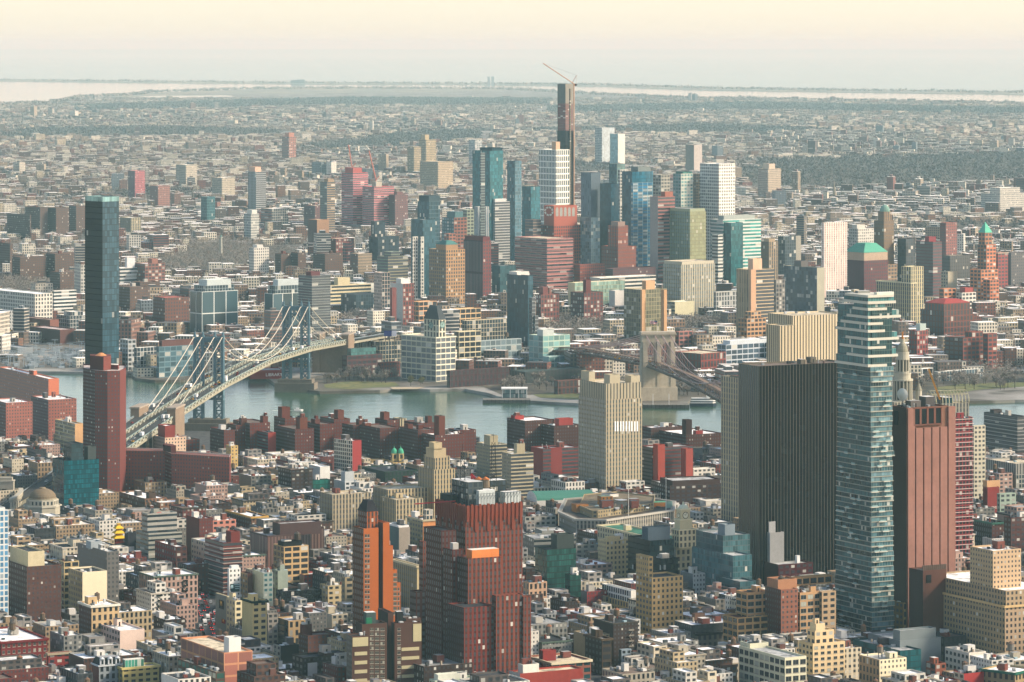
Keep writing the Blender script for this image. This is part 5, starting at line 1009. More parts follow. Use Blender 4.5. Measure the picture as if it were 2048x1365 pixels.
# clock tower of the cream palace
r_, p_, z_ = root_of('cream stone palace with a'); cr = 'c8bc98'; dcl = dep(1186)+4
for i, (x0, xc, x1, yt, nm) in enumerate(((1344, 1358, 1392, 1060, 'tower_base'), (1349, 1360, 1384, 1040, 'tower_stage'), (1353, 1362, 1380, 1020, 'clock_stage'))):
    q = foot(x0, xc, x1, dcl+i*2.2, 28); m2 = MB(); m2.prism(q, z_-2 if i == 0 else zt-.5, ZZ(yt, dcl), spec(cr, 'blank' if i else 'arch', .12), spec('b0a888')); m2.build(nm, r_); zt = ZZ(yt, dcl)
    cornice(r_, q, zt, 'd4caa8', .5, .8); FOOT.append(q)
def clock(root, pts, side, d, px, py, rad, face_='d8d2b8', ring='4a4438'):
    a, u, n = on_face(pts, side, d, px, py, .12); m_ = MB()
    def disc(r0, o, sp): m_.face([(a.x+u.x*r0*cos(t)+n.x*o, a.y+u.y*r0*cos(t)+n.y*o, a.z+r0*sin(t)) for t in [2*pi*i/20 for i in range(20)]], sp)
    disc(rad, 0, spec(ring, amp=.05)); disc(rad*.82, .06, spec(face_, amp=.05))
    for ang, L in ((1.1, .7), (2.6, .5)):
        c, s = cos(ang), sin(ang); w_ = rad*.06
        m_.face([(a.x+u.x*(t*c-e*s)+n.x*.1, a.y+u.y*(t*c-e*s)+n.y*.1, a.z+t*s+e*c) for t, e in ((0, -w_), (rad*L, -w_), (rad*L, w_), (0, w_))], spec('1c1a18'))
    m_.build('clock_face', root)
clock(r_, q, 'r', dcl+4.4, 1371, 1031, 2.4); clock(r_, q, 'l', dcl+4.4, 1357.5, 1031, 1.7)
m2 = MB(); c = (sum(v[0] for v in q)/4, sum(v[1] for v in q)/4, zt); m2.dome(c, 3.6, 2.6, spec('c4c8b0'), 14, 4); m2.cyl((c[0], c[1], zt+2.4), .8, .6, 2, spec('c4c8b0'), 8); m2.build('dome', r_)
# municipal cupola
mu = newthing('municipal_tower', 'ornate white stone tiered cupola with a gold statue on top behind the windowless tower', 'tower', 1805, 1078, hero=(1785, 1826, 660, 800))
x, d = XX(1805, 2900), 2900.0; s0 = spec('a8a28e', 'pier', .12); s1 = spec('b2ac98', amp=.1)
def tier(px_r, y0, y1, sp, nm, n=20, cols=0):
    r = px_r*d/F; z0, z1 = ZZ(y0, d), ZZ(y1, d); m_ = MB()
    m_.cyl((x, d, z0), r*(.8 if cols else 1), r*(.8 if cols else 1), z1-z0, sp, n); m_.cyl((x, d, z1-1.3), r*1.05, r*1.05, 1.3, s1, n); m_.cyl((x, d, z0), r*1.03, r*1.03, .8, s1, n); m_.build(nm, mu)
    for k in range(cols): m_ = MB(); m_.cyl((x+r*.92*cos(2*pi*k/cols), d+r*.92*sin(2*pi*k/cols), z0+.8), .55, .5, z1-z0-2, s1, 6); m_.build('column', mu)
m2 = MB(); m2.box((x, d+4, 0), 26, 24, ZZ(802, d), s0, .4, s1); m2.build('wall', mu); FOOT.append([(x-16, d-12), (x+16, d-12), (x+16, d+18), (x-16, d+18)])
tier(20, 802, 758, spec('6a685c'), 'lower_drum', 20, 16); tier(16.5, 758, 745, s1, 'drum_base'); tier(13.5, 745, 716, spec('6c6a5e'), 'upper_drum', 16, 12); tier(13, 716, 704, s1, 'gallery', 16)
m2 = MB(); r = 11*d/F; m2.dome((x, d, ZZ(704, d)), r, ZZ(684, d)-ZZ(704, d), spec('94907c'), 16, 5); m2.build('dome', mu); tier(4.5, 690, 678, s1, 'lantern', 10)
m2 = MB(); go = spec('b87818', amp=.2); z = ZZ(678, d); m2.cyl((x, d, z), 1.0, .55, 3.2, go, 8); m2.cyl((x, d, z+3.0), .55, .7, 1.6, go, 8); m2.cyl((x, d, z+4.6), .35, .3, .9, go, 8); m2.bar((x, d, z+4), (x+1.2, d, z+6.3), .2, go, 5); m2.bar((x, d, z+4), (x-1.1, d, z+4.6), .2, go, 5); m2.build('statue', mu)
for px in (1838, 1772):
    m2 = MB(); xx = XX(px, d); m2.cyl((xx, d+2, ZZ(804, d)-2), 2.6, 2.4, ZZ(782, d)-ZZ(804, d)+2, s1, 10); m2.cyl((xx, d+2, ZZ(782, d)), 2.8, 0, ZZ(764, d)-ZZ(782, d), spec('8e8a78'), 10); m2.build('turret', mu)
bv = newthing('office_building', 'granite tower capped by a ribbed glass barrel vault, right of the windowless tower', 'building', 1905, 1092, hero=(1853, 1945, 783, 830))
V = vols(bv, [(1850, 1866, 1938, 808, 1096, 'pier', 'pier', '8a8678', '9a9686')], 20, 't', .1); p, z1, d = V[0]; FOOT.append(p); P, Q, T = Vector(p[0]), Vector(p[1]), Vector(p[3])
m2 = MB(); sp = spec('b4ae90')
for k in range(12):
    o = (Q-P)*(k/11); last = None
    for i in range(13):
        a = (T-P)*((1-cos(pi*i/12))/2)*.9+P+o; zz = z1+9*sin(pi*i/12)
        if last: m2.bar(last, (a.x, a.y, zz), .3, sp, 4)
        last = (a.x, a.y, zz)
for i in (3, 6, 9): a = (T-P)*((1-cos(pi*i/12))/2)*.9+P; b = a+(Q-P); zz = z1+9*sin(pi*i/12); m2.bar((a.x, a.y, zz), (b.x, b.y, zz), .25, sp, 4)
m2.build('barrel_vault', bv); roofbox(bv, V[0], 1872, 1890, 1905, 796, z1-1, '3a4650', 'bulkhead', hl='8a3a34', th=20, style='glass')
cr_ = newthing('crane_boom', 'yellow-orange crane boom leaning above the granite vault tower', 'crane', 1879, 1110); d = dep(1110)+14
m2 = MB(); s = spec('b88428'); a, b = Vector((XX(1880, d), d, ZZ(800, d))), Vector((XX(1857, d), d, ZZ(738, d)))
m2.bar((a.x, d, 0), a, 1.2, spec('4a4a46'), 6); m2.beam(a, b, 1.2, 1.4, s)
m2.build('boom', cr_)
# church with green domes
ch = newthing('twin_domed_church', 'yellow stone church with two green copper domed towers', 'church', 792, 952, hero=(725, 808, 897, 940))
V = vols(ch, [(776, 786, 808, 925, 956, 'arch', 'arch', 'a08c5c', 'b8a06a'), (724, 730, 782, 921, 950, 'pair', 'arch', '8c7a54', 'a08c60')], 20, 'd', .12)
for px in (788, 801):
    d = dep(953); x = XX(px, d); m2 = MB(); z0 = ZZ(926, d); z1 = ZZ(908, d); m2.box((x, d+4, z0-3), 4.6, 4.6, z1-z0+3, spec('b8a06a', 'arch', .1), .35, spec('a08c5c')); m2.build('bell_tower', ch)
    m2 = MB(); m2.cyl((x, d+4, z1), 2.7, 2.7, 1.0, spec('5aa886'), 12); m2.dome((x, d+4, z1+1), 2.6, 3.6, spec('4fa884', amp=.15), 14, 5); m2.cyl((x, d+4, z1+4.4), .5, .4, 1.6, spec('5aa886'), 8); m2.bar((x, d+4, z1+6), (x, d+4, z1+8), .12, spec('8a8a70'), 4); m2.build('dome', ch)
# clock faces, emblem and words
r_, p_, z_ = root_of('white gridded clock-tower'); d = dep(764)
q = foot(848, 878, 891, d+3+(XX(872, d)-XX(878, d))*0, 42); dq = q[0][1]
X = XX(878, d); dq = d+(X-p_[0][0])*tan(radians(42))+1.2; q = foot(848, 878, 891, dq, 42, 10, 10)
clock(r_, q, 'l', dq, 862, 651, 4.0, '8aa49c', '3a5a58'); clock(r_, q, 'r', dq, 885, 650, 4.0, '8aa49c', '3a5a58')
r_, p_, z_ = root_of('orange brick office tower'); d = dep(575); X = XX(1108, d); dq = d+1.2; q = foot(1088, 1108, 1154, dq, 38, 10, 10)
a, u, n = on_face(q, 'l', dq, 1098, 423, .3); m2 = MB(); s = spec('d8d0c0', amp=.05); uu = u*1.8
for k in range(8):
    t0, t1 = 2*pi*k/8+.1, 2*pi*(k+1)/8-.12
    m2.face([(a.x+uu.x*r_k*cos(t), a.y+uu.y*r_k*cos(t), a.z+r_k*1.15*sin(t)) for r_k, t in ((4.2, t0), (6.6, t0+.15), (6.6, t1+.15), (4.2, t1))], s)
m2.build('round_emblem', r_)
for k in range(5):
    a, u, n = on_face(q, 'r', dq, 1114+k*8.2, 424, .2); m2 = MB(); w_ = 2.7; h_ = 7
    m2.face([(a.x+u.x*x, a.y+u.y*x, a.z+zz) for x, zz in [(-w_, -h_), (w_, -h_)]+[(w_*cos(t), h_*.5+h_*.5*sin(t)) for t in [pi*i/8 for i in range(9)]]], spec('9a9c94')); m2.build('fan_louvre', r_)
r_, p_, z_ = root_of('grey banded office block'); d = dep(1142); X = XX(294, d); P0 = p_[0]; dq = d+(P0[0]-X)/tan(radians(28))+1.2; q = foot(284, 294, 354, dq, 28, 10, 10)
a, u, n = on_face(q, 'r', dq, 318, 1033, .2); m2 = MB(); s = spec('c8525a', amp=.05)
for rr in (3.2, 2.2, 1.2):
    for i in range(16):
        t0, t1 = 2*pi*i/16, 2*pi*(i+.8)/16; r0 = rr-.5
        m2.face([(a.x+u.x*r*cos(t), a.y+u.y*r*cos(t), a.z+r*sin(t)) for r, t in ((r0, t0), (rr, t0), (rr, t1), (r0, t1))], s)
m2.build('round_emblem', r_)
r_, p_, z_ = root_of('grey-green windowless side'); d = dep(1276); sg = sign_board(r_, p_, d, 28, 'l', (439, 448, 1201, 1218), '101010')
a, u, n = on_face(p_, 'l', d, 443.5, 1207.5, .5); lettering(sg, 'M', (a.x, a.y, a.z), u, 4.4, 'd8a020')
sg = sign_board(r_, p_, d, 28, 'l', (444.5, 451.5, 1239, 1247), '8a1c18'); a, u, n = on_face(p_, 'l', d, 448, 1242, .5); lettering(sg, 'M', (a.x, a.y, a.z), u, 2.6, 'd8a020')
r_, p_, z_ = root_of('tan building with red pai'); d = dep(1052); a, u, n = on_face(p_, 'r', d, 1986, 1016, .2); lettering(r_, 'IL EMC', (a.x, a.y, a.z), u, 3.2, 'c8b8ac')
r_, p_, z_ = root_of('white-topped building wit'); d = dep(1348); sg = sign_board(r_, p_, d, 28, 'r', (566, 584, 1323, 1338), '2a1a1c'); a, u, n = on_face(p_, 'r', d, 575, 1330, .5); lettering(sg, 'FARM', (a.x, a.y, a.z), u, 2.4, 'b8b4b0')
r_, p_, z_ = root_of('white painted building wi'); d = dep(1222); a, u, n = on_face(p_, 'r', d, 471, 1174, .5)
m2 = MB()
for k in range(3): b = a+u*1.0+Vector((0, 0, 1.2-k*1.3)); m2.box((b.x, b.y, b.z), 4.2-k*.6, .1, .45, spec('a8c4c4'), math.atan2(u.y, u.x))
b = a-u*2.6; m2.box((b.x, b.y, b.z-.8), 1.6, .1, 2.2, spec('a8c4c4'), math.atan2(u.y, u.x)); m2.build('banner_lines', r_)
r_, p_, z_ = root_of('mauve brown windowless bu'); d = dep(1192); m2 = MB()
for i in range(2):
    for k in range(2):
        a, u, n = on_face(p_, 'r', d, 391+i*8.5, 1166+k*10, .35); b = a
        m2.box((b.x, b.y, b.z-1.4), 1.9, .1, 1.5, spec(('7a2c34', '5c3430')[(i+k) % 2]), math.atan2(u.y, u.x)); m2.box((b.x, b.y, b.z), 1.1, .14, 1.5, spec('b08468'), math.atan2(u.y, u.x)); m2.box((b.x, b.y, b.z+1.4), 1.3, .16, .5, spec('241814'), math.atan2(u.y, u.x))
m2.build('portrait_panels', r_)
r_, p_, z_ = root_of('grey mansard-roofed build'); d = dep(1392); m2 = MB(); o = inset(p_, -.1); ii = inset(p_, 1.6); sp = spec('2e3034', amp=.3)
for i in range(4): j = (i+1) % 4; m2.face([(o[i][0], o[i][1], z_), (o[j][0], o[j][1], z_), (ii[j][0], ii[j][1], z_+4.2), (ii[i][0], ii[i][1], z_+4.2)], sp)
m2.face([(c[0], c[1], z_+4.2) for c in ii], spec('9a9a98')); m2.build('mansard_roof', r_); cornice(r_, p_, z_+.2, 'c8ccca', .6, .8)
for px in (204, 220, 235):
    a, u, n = on_face(p_, 'r', d, px, 1326, .2); m2 = MB(); rot = math.atan2(u.y, u.x); m2.box((a.x, a.y, z_+.3), 2.8, 1.2, 3.6, spec('c4c8c8'), rot); m2.box((a.x+n.x*.62, a.y+n.y*.62, z_+.8), 1.3, .1, 2.5, spec('22282c'), rot); m2.cyl((a.x, a.y, z_+3.9), 1.6, .4, .9, spec('c4c8c8'), 10); m2.build('dormer', r_)
lb = newthing('brick_building', 'red waterfront building lettered LIBRARY beneath the blue bridge deck', 'building', 545, 758, hero=(500, 562, 738, 758))
V = vols(lb, [(496, 500, 563, 741, 759, 'blank', 'blank', '5c2420', '8a2420')], 8, 'g', .1); a, u, n = on_face(V[0][0], 'r', V[0][2], 548, 750, .2); lettering(lb, 'LIBRARY', (a.x, a.y, a.z), u, 5.0, 'e0dcd4')
r_, p_, z_ = root_of('dark red warehouse with g')
bb = newthing('billboard', 'blue and white rooftop billboard left of the clock-tower building', 'billboard', 779, 728); d = dep(728); m2 = MB(); x = XX(779, d)
m2.box((x-2, d, ZZ(673, d)), 9, .6, 6.5, spec('2a2a7a')); m2.box((x+5.5, d, ZZ(673, d)), 5.5, .6, 6.5, spec('c8c8d0')); m2.build('panel', bb); m2 = MB()
for dx in (-5, 0, 6): m2.bar((x+dx, d+1, 0), (x+dx, d+1, ZZ(670, d)), .3, spec('2a2c30'), 4)
m2.build('frame', bb); d0 = d; a = Vector((x-2, d-.4, ZZ(669.5, d))); m2 = MB()
# ---- supertall under construction and cranes
su = newthing('construction_skyscraper', 'thin dark skyscraper under construction, tallest in view, with red-netted upper floors', 'skyscraper', 1131, 508, hero=(1115, 1147, 165, 420))
V = vols(su, [(1114.5, 1131, 1147, 262, 508, 'vfin:141a20', 'vfin:0c1014', '2c2e34', '302c2c'), (1116, 1131, 1146, 208, 506, 'balc:5a2e2c', 'balc:4a3430', '7a3c3c', '80504a'), (1115, 1131, 1147, 168, 504, 'blank', 'blank', '6e716c', '8a8478')], 45, 'g', .2)
V = vols(su, [(1114, 1131, 1147.5, 194, 500, 'blank', 'blank', '1a2028', '1e2226')], 45, 'g') if 0 else V
p, z1, d = V[0]; m2 = MB(); a, u, n = on_face(p, 'r', d, 1139, 300, 1.5); m2.box((a.x, a.y, 0), 2.6, 2.4, ZZ(178, d), spec('8a7a54', 'balc', .2), radians(45)); m2.build('hoist', su)
tcr = newthing('tower_crane', 'pale tower crane with long raised jib on the construction skyscraper', 'crane', 1143, 500); d = dep(500)+6; m2 = MB(); s = spec('b89070')
b0 = Vector((XX(1148, d), d, ZZ(168, d))); tip = Vector((XX(1086, d), d-15, ZZ(127, d))); ct_ = Vector((XX(1153, d), d+4, ZZ(151, d)))
m2.bar((b0.x, d, 0), (b0.x, d, b0.z), 1.0, s, 4); m2.build('mast', tcr); m2 = MB(); m2.bar(b0, tip, .9, s, 4); m2.build('jib', tcr)
m2 = MB(); m2.bar(b0-Vector((4, 0, 0)), ct_, .5, spec('8a4a40'), 4); m2.bar(ct_, tip, .14, spec('5a5a58'), 3); m2.bar(ct_, b0+Vector((5, 3, -1)), .2, s, 3); m2.box((b0.x+2, d+2, b0.z-4), 6, 4, 4, spec('5a3a38')); m2.build('counter_jib', tcr)
for px, y0, y1, tp, lab in ((704, 335, 290, 697, 'red-orange tower crane on the taller pink netted tower'), (752, 360, 302, 738, 'red-orange tower crane with leaning jib above the broad pink netted tower')):
    t = newthing('tower_crane', lab, 'crane', px, 452); d = dep(452); m2 = MB(); s = spec('b8705c'); m2.bar((XX(px, d), d, 0), (XX(px, d), d, ZZ(y0, d)), 1.2, s, 4); m2.build('mast', t); m2 = MB(); m2.bar((XX(px, d), d, ZZ(y0, d)), (XX(tp, d), d, ZZ(y1, d)), 1.1, s, 4); m2.bar((XX(px, d), d, ZZ(y0, d)), (XX(px+7, d), d, ZZ(y0-8, d)), 1.0, s, 4); m2.build('jib', t)
t = newthing('monument_column', 'tall pale stone column monument standing in the tree-covered park', 'monument', 442, 514, hero=(439, 446, 470, 512)); d = dep(514); m2 = MB(); x = XX(442, d); s = spec('a8a698'); m2.cyl((x, d, 0), 4, 3.4, 3, s, 8); m2.cyl((x, d, 3), 2.6, 2.1, ZZ(476, d)-3, s, 12); m2.cyl((x, d, ZZ(476, d)), 3.4, 3.2, 1.2, s, 8); m2.cyl((x, d, ZZ(476, d)+1.2), 1.5, 1.0, 4, spec('7a9a90'), 8); m2.build('shaft', t)
t = newthing('spired_church', 'far stone church with tall thin spire before the long dark wood', 'church', 1668, 402); d = dep(402); x = XX(1668, d); m2 = MB(); s = spec('8e8878'); m2.box((x+9, d, 0), 24, 14, 13, s); m2.build('nave', t); m2 = MB(); m2.box((x, d-4, 0), 6, 6, 22, s); m2.cyl((x, d-4, 22), 4, 0, ZZ(360, d)-22, s, 8); m2.build('spire', t)
t = newthing('lift_bridge', 'far pale lift bridge with two square towers on the bay', 'bridge', 982, 172); d = dep(173); m2 = MB(); s = spec('b0b6b2')
for px in (977.5, 985.5): m2 = MB(); m2.box((XX(px, d), d, 0), 26, 20, ZZ(153.5, d), s); m2.build('bridge_tower', t)
m2 = MB(); m2.beam((XX(962, d), d, 12), (XX(1000, d), d, 12), 20, 4, s); m2.build('bridge_deck', t)
for px, w_, h_ in ((590, 14, 7), (602, 16, 8), (760, 28, 3.5)):
    lab = {590: 'hazy apartment block on the far barrier beach, left of a pair', 602: 'hazy apartment block on the far barrier beach, right of a pair', 760: 'long low hazy fort building on the far barrier beach'}[px]
    d = dep(167.5); t = newthing('far_building', lab, 'building', px, 167.5); m2 = MB(); m2.box((XX(px, d), d, 0), w_*d/F, 60, h_*d/F, spec('8a908c')); m2.build('wall', t)
# ---- blue suspension bridge
mbp = (-296.0, 3711.0); ax_ = Vector((.1342, .991)).normalized(); nx_ = Vector((ax_.y, -ax_.x))
br = thing('suspension_bridge', 'long blue steel suspension bridge with pale cables crossing the river at left', 'bridge', (mbp[0], mbp[1], 0)); HEROES.append((500, 760, 3700, 'blue suspension bridge', 255, 710, 610, 880))
def bp_(s, n, z): v = Vector(mbp)+ax_*s+nx_*n; return (v.x, v.y, z)
def dz(s):
    pts = [(-760, 3), (-620, 9), (-450, 20), (-221, 33), (0, 43), (224, 47.5), (447, 43), (668, 33), (900, 22), (1150, 8)]
    for (a, za), (b, zb) in zip(pts, pts[1:]):
        if a <= s <= b:
            t = (s-a)/(b-a); return za+(zb-za)*t
    return pts[0][1] if s < pts[0][0] else pts[-1][1]
blue = spec('5e7a84', amp=.25); blued = spec('405e6a', amp=.25); stone = spec('7c7466', amp=.3); beige = spec('98937f', amp=.35); road = spec('4e4e4c', amp=.3)
for T in (0, 447):
    tw_ = MB(); z0 = 10; zt = 92
    for n in (-14, -6, 6, 14):
        for ds in (-3, 3): tw_.beam(bp_(T+ds, n, z0), bp_(T+ds*.6, n, zt), 2.0, 2.0, blue)
        tw_.beam(bp_(T-2, n, zt-2), bp_(T+2, n, zt-2), 2.6, 4, blue); tw_.beam(bp_(T, n, 40), bp_(T, n, zt), 1.0, 3.0, blued)
    for c in (-10, 10):
        z = z0
        while z < zt-8:
            for ds in (-3, 3):
                tw_.beam(bp_(T+ds*.8, c-4, z), bp_(T+ds*.8, c+4, z+9), .7, .7, blue); tw_.beam(bp_(T+ds*.8, c+4, z), bp_(T+ds*.8, c-4, z+9), .7, .7, blue)
            tw_.beam(bp_(T, c-4, z), bp_(T, c+4, z), 1.2, 1.2, blue); z += 9
    for zz, hh in ((88, 5), (82, 1.5), (36, 4), (30, 1.4)): tw_.beam(bp_(T, -15, zz), bp_(T, 15, zz), 4.5, hh, blue)
    for i in range(9):      # arch under the portal
        t0, t1 = pi*i/9, pi*(i+1)/9; tw_.beam(bp_(T, 6*cos(t0), 74+7*sin(t0)), bp_(T, 6*cos(t1), 74+7*sin(t1)), 2.5, 1.2, blue); tw_.beam(bp_(T, 6*cos(t0), 26+6*sin(t0)), bp_(T, 6*cos(t1), 26+6*sin(t1)), 2.5, 1.2, blue)
    o = tw_.build('bridge_tower', br)
    for n in (-14, -6, 6, 14): m2 = MB(); m2.cyl(bp_(T, n, 92), 1.5, .9, 2, blue, 8); m2.dome(bp_(T, n, 94), 1.3, 1.6, blue, 8, 3); m2.bar(bp_(T, n, 95), bp_(T, n, 99), .25, blue, 4); m2.build('finial', o)
    m2 = MB(); rot = math.atan2(nx_.y, nx_.x); c = bp_(T, 0, -4); m2.box((c[0], c[1], -4), 44, 22, 11, stone, rot); m2.box((c[0], c[1], 7), 38, 17, 4, stone, rot); m2.build('stone_pier', br)
def cab_z(s):
    if 0 <= s <= 447: t = (s-223.5)/223.5; return 51.5+(92-51.5)*t*t
    t = (-s if s < 0 else s-447)/221; return 92+(36-92)*t-9*4*t*(1-t)*.35
SUS = MB()
for n in (-14, -6, 6, 14):
    m2 = MB(); sp = spec('c4bca8', amp=.1); L = [-221+668+221-0 if 0 else s for s in range(-221, 669, 12)]+[668]
    for a, b in zip(L, L[1:]): m2.bar(bp_(a, n, cab_z(a)), bp_(b, n, cab_z(b)), .4, sp, 5)
    o = m2.build('main_cable', br)
    for s in range(-209, 669, 18):
        if cab_z(s) > dz(s)+6:
            m2 = MB() if abs(n) > 8 else SUS
            m2.bar(bp_(s, n, dz(s)+4), bp_(s, n, cab_z(s)), .15, spec('9aa09a'), 3)
            if abs(n) > 8: m2.build('suspender', o)
tag(SUS.build('suspender', br), kind='stuff')
S_ = list(range(-760, 1151, 15)); m2 = MB(); rm = MB(); tr = MB(); tt = MB()
for a, b in zip(S_, S_[1:]):
    za, zb = dz(a), dz(b); hi = 3.0
    m2.beam(bp_(a, 0, za-.9), bp_(b, 0, zb-.9), 36, 1.4, beige)
    for n in (-12.5, 12.5): rm.beam(bp_(a, n, za+hi), bp_(b, n, zb+hi), 9.5, .6, road)
    rm.beam(bp_(a, 0, za), bp_(b, 0, zb), 13, .4, spec('5a5852'))
    for n in (-17.8, 17.8): tr.beam(bp_(a, n, za+.1), bp_(b, n, zb+.1), .5, 1.9, beige); rm.beam(bp_(a, n*.99, za+hi+1.2), bp_(b, n*.99, zb+hi+1.2), .2, 1.0, spec('7a8488'))
    if -450 < a < 700:
        for n in (-18.2, -6, 6, 18.2):
            mid = (a+b)/2; zm = dz(mid)
            tt.beam(bp_(a, n, za+.6), bp_(mid, n, zm+4.2), .8, .7, spec('b4b4a2')); tt.beam(bp_(mid, n, zm+4.2), bp_(b, n, zb+.6), .8, .7, spec('b4b4a2')); tt.beam(bp_(a, n, za+4.4), bp_(b, n, zb+4.4), .8, .7, spec('8a9890'))
m2.build('bridge_deck', br); rm.build('roadway', br); tr.build('deck_fascia', br); tt.build('stiffening_truss', br)
for s in (-221, 672):
    m2 = MB(); c = bp_(s, 0, -1); st2 = spec('8c7a66', 'blank', .3); z = dz(s)
    for n in (-17, 17): c = bp_(s, n, 0); m2.box((c[0], c[1], -2), 8, 38, z+12, st2, rot); m2.box((c[0], c[1], z+10), 9.5, 40, 1.5, spec('a09484'), rot)
    c = bp_(s, 0, 0); m2.box((c[0], c[1], -2), 38, 34, z+.2, st2, rot); m2.build('anchorage', br)
for s in list(range(-640, -240, 26))+list(range(710, 1100, 26)):
    m2 = MB()
    if dz(s) < 5: continue
    for n in (-13, 0, 13): c = bp_(s, n, 0); m2.box((c[0], c[1], 0), 2, 2, dz(s)-1.5, spec('4a4c48'), rot)
    m2.build('viaduct_pier', br)
# ---- stone-towered bridge
b2 = (154.0, 4025.0); d2v = Vector((.15, -.9887)).normalized(); n2 = Vector((-d2v.y, d2v.x))
sb = thing('stone_bridge', 'brown-grey stone bridge tower with twin pointed arches and spidery cables', 'bridge', (b2[0], b2[1], 0)); HEROES.append((1318, 735, 4020, 'stone bridge tower', 1140, 1445, 658, 805))
def q2(s, n, z):    # s along the deck towards the near bank
    bend = (s*.07 if s > 0 else 0)*-.3
    if s < 0: bend = -s*-.10
    v = Vector(b2)+d2v*s+n2*(n+bend); return (v.x, v.y, z)
gs = spec('b0a692', 'blank', .3); rot2 = math.atan2(n2.y, n2.x)
m2 = MB(); W_, TH, ZT = 36.0, 12.0, 71.0
for n, w_ in ((-14.8, 6.6), (0, 6.0), (14.8, 6.6)):
    c = q2(0, 0, 0); cc_ = Vector(b2)+n2*n; m2.box((cc_.x, cc_.y, 12), w_, TH, 44, gs, rot2); m2.box((cc_.x, cc_.y, 12), w_*.6, TH+3, 50, gs, rot2)
c = b2; m2.box((c[0], c[1], 62), W_, TH, 7, gs, rot2)
for cn in (-7.4, 7.4):      # pointed arches
    h0, h1, wd = 52.0, 62.0, 4.3; N = 8
    for sgn in (-1, 1):
        for i in range(N):
            f0, f1 = i/N, (i+1)/N; x_0, x_1 = wd*(1-f0**2*.999), wd*(1-f1**2*.999); z_0, z_1 = h0+(h1-h0)*f0, h0+(h1-h0)*f1
            for yy in (-TH/2, TH/2):
                P_ = [(cn+sgn*x_0, z_0), (cn+sgn*(wd+.3), z_0), (cn+sgn*(wd+.3), z_1), (cn+sgn*x_1, z_1)]
                m2.face([tuple(Vector(b2)+n2*a+d2v*yy)+(z_,) for a, z_ in P_], gs)
            P_ = [(x_0, -TH/2, z_0), (x_0, TH/2, z_0), (x_1, TH/2, z_1), (x_1, -TH/2, z_1)]
            m2.face([tuple(Vector(b2)+n2*(cn+sgn*a)+d2v*yy)+(z_,) for a, yy, z_ in P_], gs)
tw2 = m2.build('bridge_tower', sb)
m2 = MB(); m2.box((c[0], c[1], -4), W_+4, TH+6, 18, gs, rot2); m2.box((c[0], c[1], 12), W_+1, TH+2, 24, gs, rot2); m2.build('tower_base', tw2)
m2 = MB(); m2.box((c[0], c[1], 69), W_+2.4, TH+3, 1.6, spec('9c9484'), rot2); m2.box((c[0], c[1], 70.6), W_+1, TH+1.5, 1.6, gs, rot2); m2.build('cornice', tw2)
fl = thing('flag', 'faded red and white flag on the stone bridge tower', 'flag', (c[0]-1, c[1], 72)); m2 = MB(); m2.bar((c[0], c[1], 72), (c[0], c[1], 84), .14, spec('c8c4bc'), 5); m2.build('flagpole', fl); m2 = MB()
for i in range(7):
    for k in range(6):
        x_ = lambda j: c[0]-j*1.1; y_ = lambda j: c[1]+.5*sin(j*1.3); zz = 80.2+k*.62
        sp = spec('3a4468') if (i < 3 and k > 2) else spec(('b8404a', 'd8d0cc')[k % 2])
        m2.face([(x_(i), y_(i), zz), (x_(i+1), y_(i+1), zz-.1), (x_(i+1), y_(i+1), zz+.52), (x_(i), y_(i), zz+.62)], sp)
m2.build('flag_cloth', fl)
def dz2(s): 
    P_ = [(-520, 14), (-284, 29), (0, 37), (240, 41), (480, 38)]
    for (a, za), (b, zb) in zip(P_, P_[1:]):
        if a <= s <= b: return za+(zb-za)*(s-a)/(b-a)
    return 14 if s < -520 else 38
def cz2(s): 
    if s >= 0: t = (s-243)/243; return 43+(70-43)*t*t
    t = -s/284; return 70+(33-70)*t-6*t*(1-t)*4*.3
L = list(range(-284, 481, 12)); br2 = spec('6a5a50', amp=.3); tr2 = MB(); rm = MB(); m2 = MB()
for a, b in zip(list(range(-520, 480, 10)), list(range(-510, 490, 10))):
    m2.beam(q2(a, 0, dz2(a)-.8), q2(b, 0, dz2(b)-.8), 26, 1.2, spec('5c5048', amp=.3))
    for n in (-8, 8): rm.beam(q2(a, n, dz2(a)+.1), q2(b, n, dz2(b)+.1), 8.5, .5, spec('64605a'))
    rm.beam(q2(a, 0, dz2(a)+3.6), q2(b, 0, dz2(b)+3.6), 4.5, .4, spec('8a7460'))
    for n in (-13, -3.5, 3.5, 13):
        tr2.beam(q2(a, n, dz2(a)+3.4), q2(b, n, dz2(b)+3.4), .4, .5, spec('7c6a5c')); tr2.beam(q2(a, n, dz2(a)-1), q2(b, n, dz2(b)+3.4), .3, .3, spec('7c6a5c')); tr2.beam(q2(a, n, dz2(a)-1), q2(b, n, dz2(b)-1), .5, 1.4, br2)
m2.build('bridge_deck', sb); rm.build('roadway', sb); tr2.build('stiffening_truss', sb)
SU2 = MB()
for n in (-13, -4, 4, 13):
    m2 = MB(); sp = spec('c0a498', amp=.1)
    for a, b in zip(L, L[1:]): m2.bar(q2(a, n, cz2(a)), q2(b, n, cz2(b)), .5, sp, 4)
    o = m2.build('main_cable', sb)
    for s in range(25, 150, 25): m2 = SU2; m2.bar(q2(0, n, 69), q2(s, n, dz2(s)+3), .09, sp, 3); m2.bar(q2(0, n, 69), q2(-s, n, dz2(-s)+3), .09, sp, 3)
    for s in range(-270, 480, 14):
        if cz2(s) > dz2(s)+4:
            m2 = MB() if n == 13 else SU2
            m2.bar(q2(s, n, dz2(s)+3), q2(s, n, cz2(s)), .09, sp, 3)
            if n == 13: m2.build('suspender', o)
tag(SU2.build('cable_stays', sb), kind='stuff')
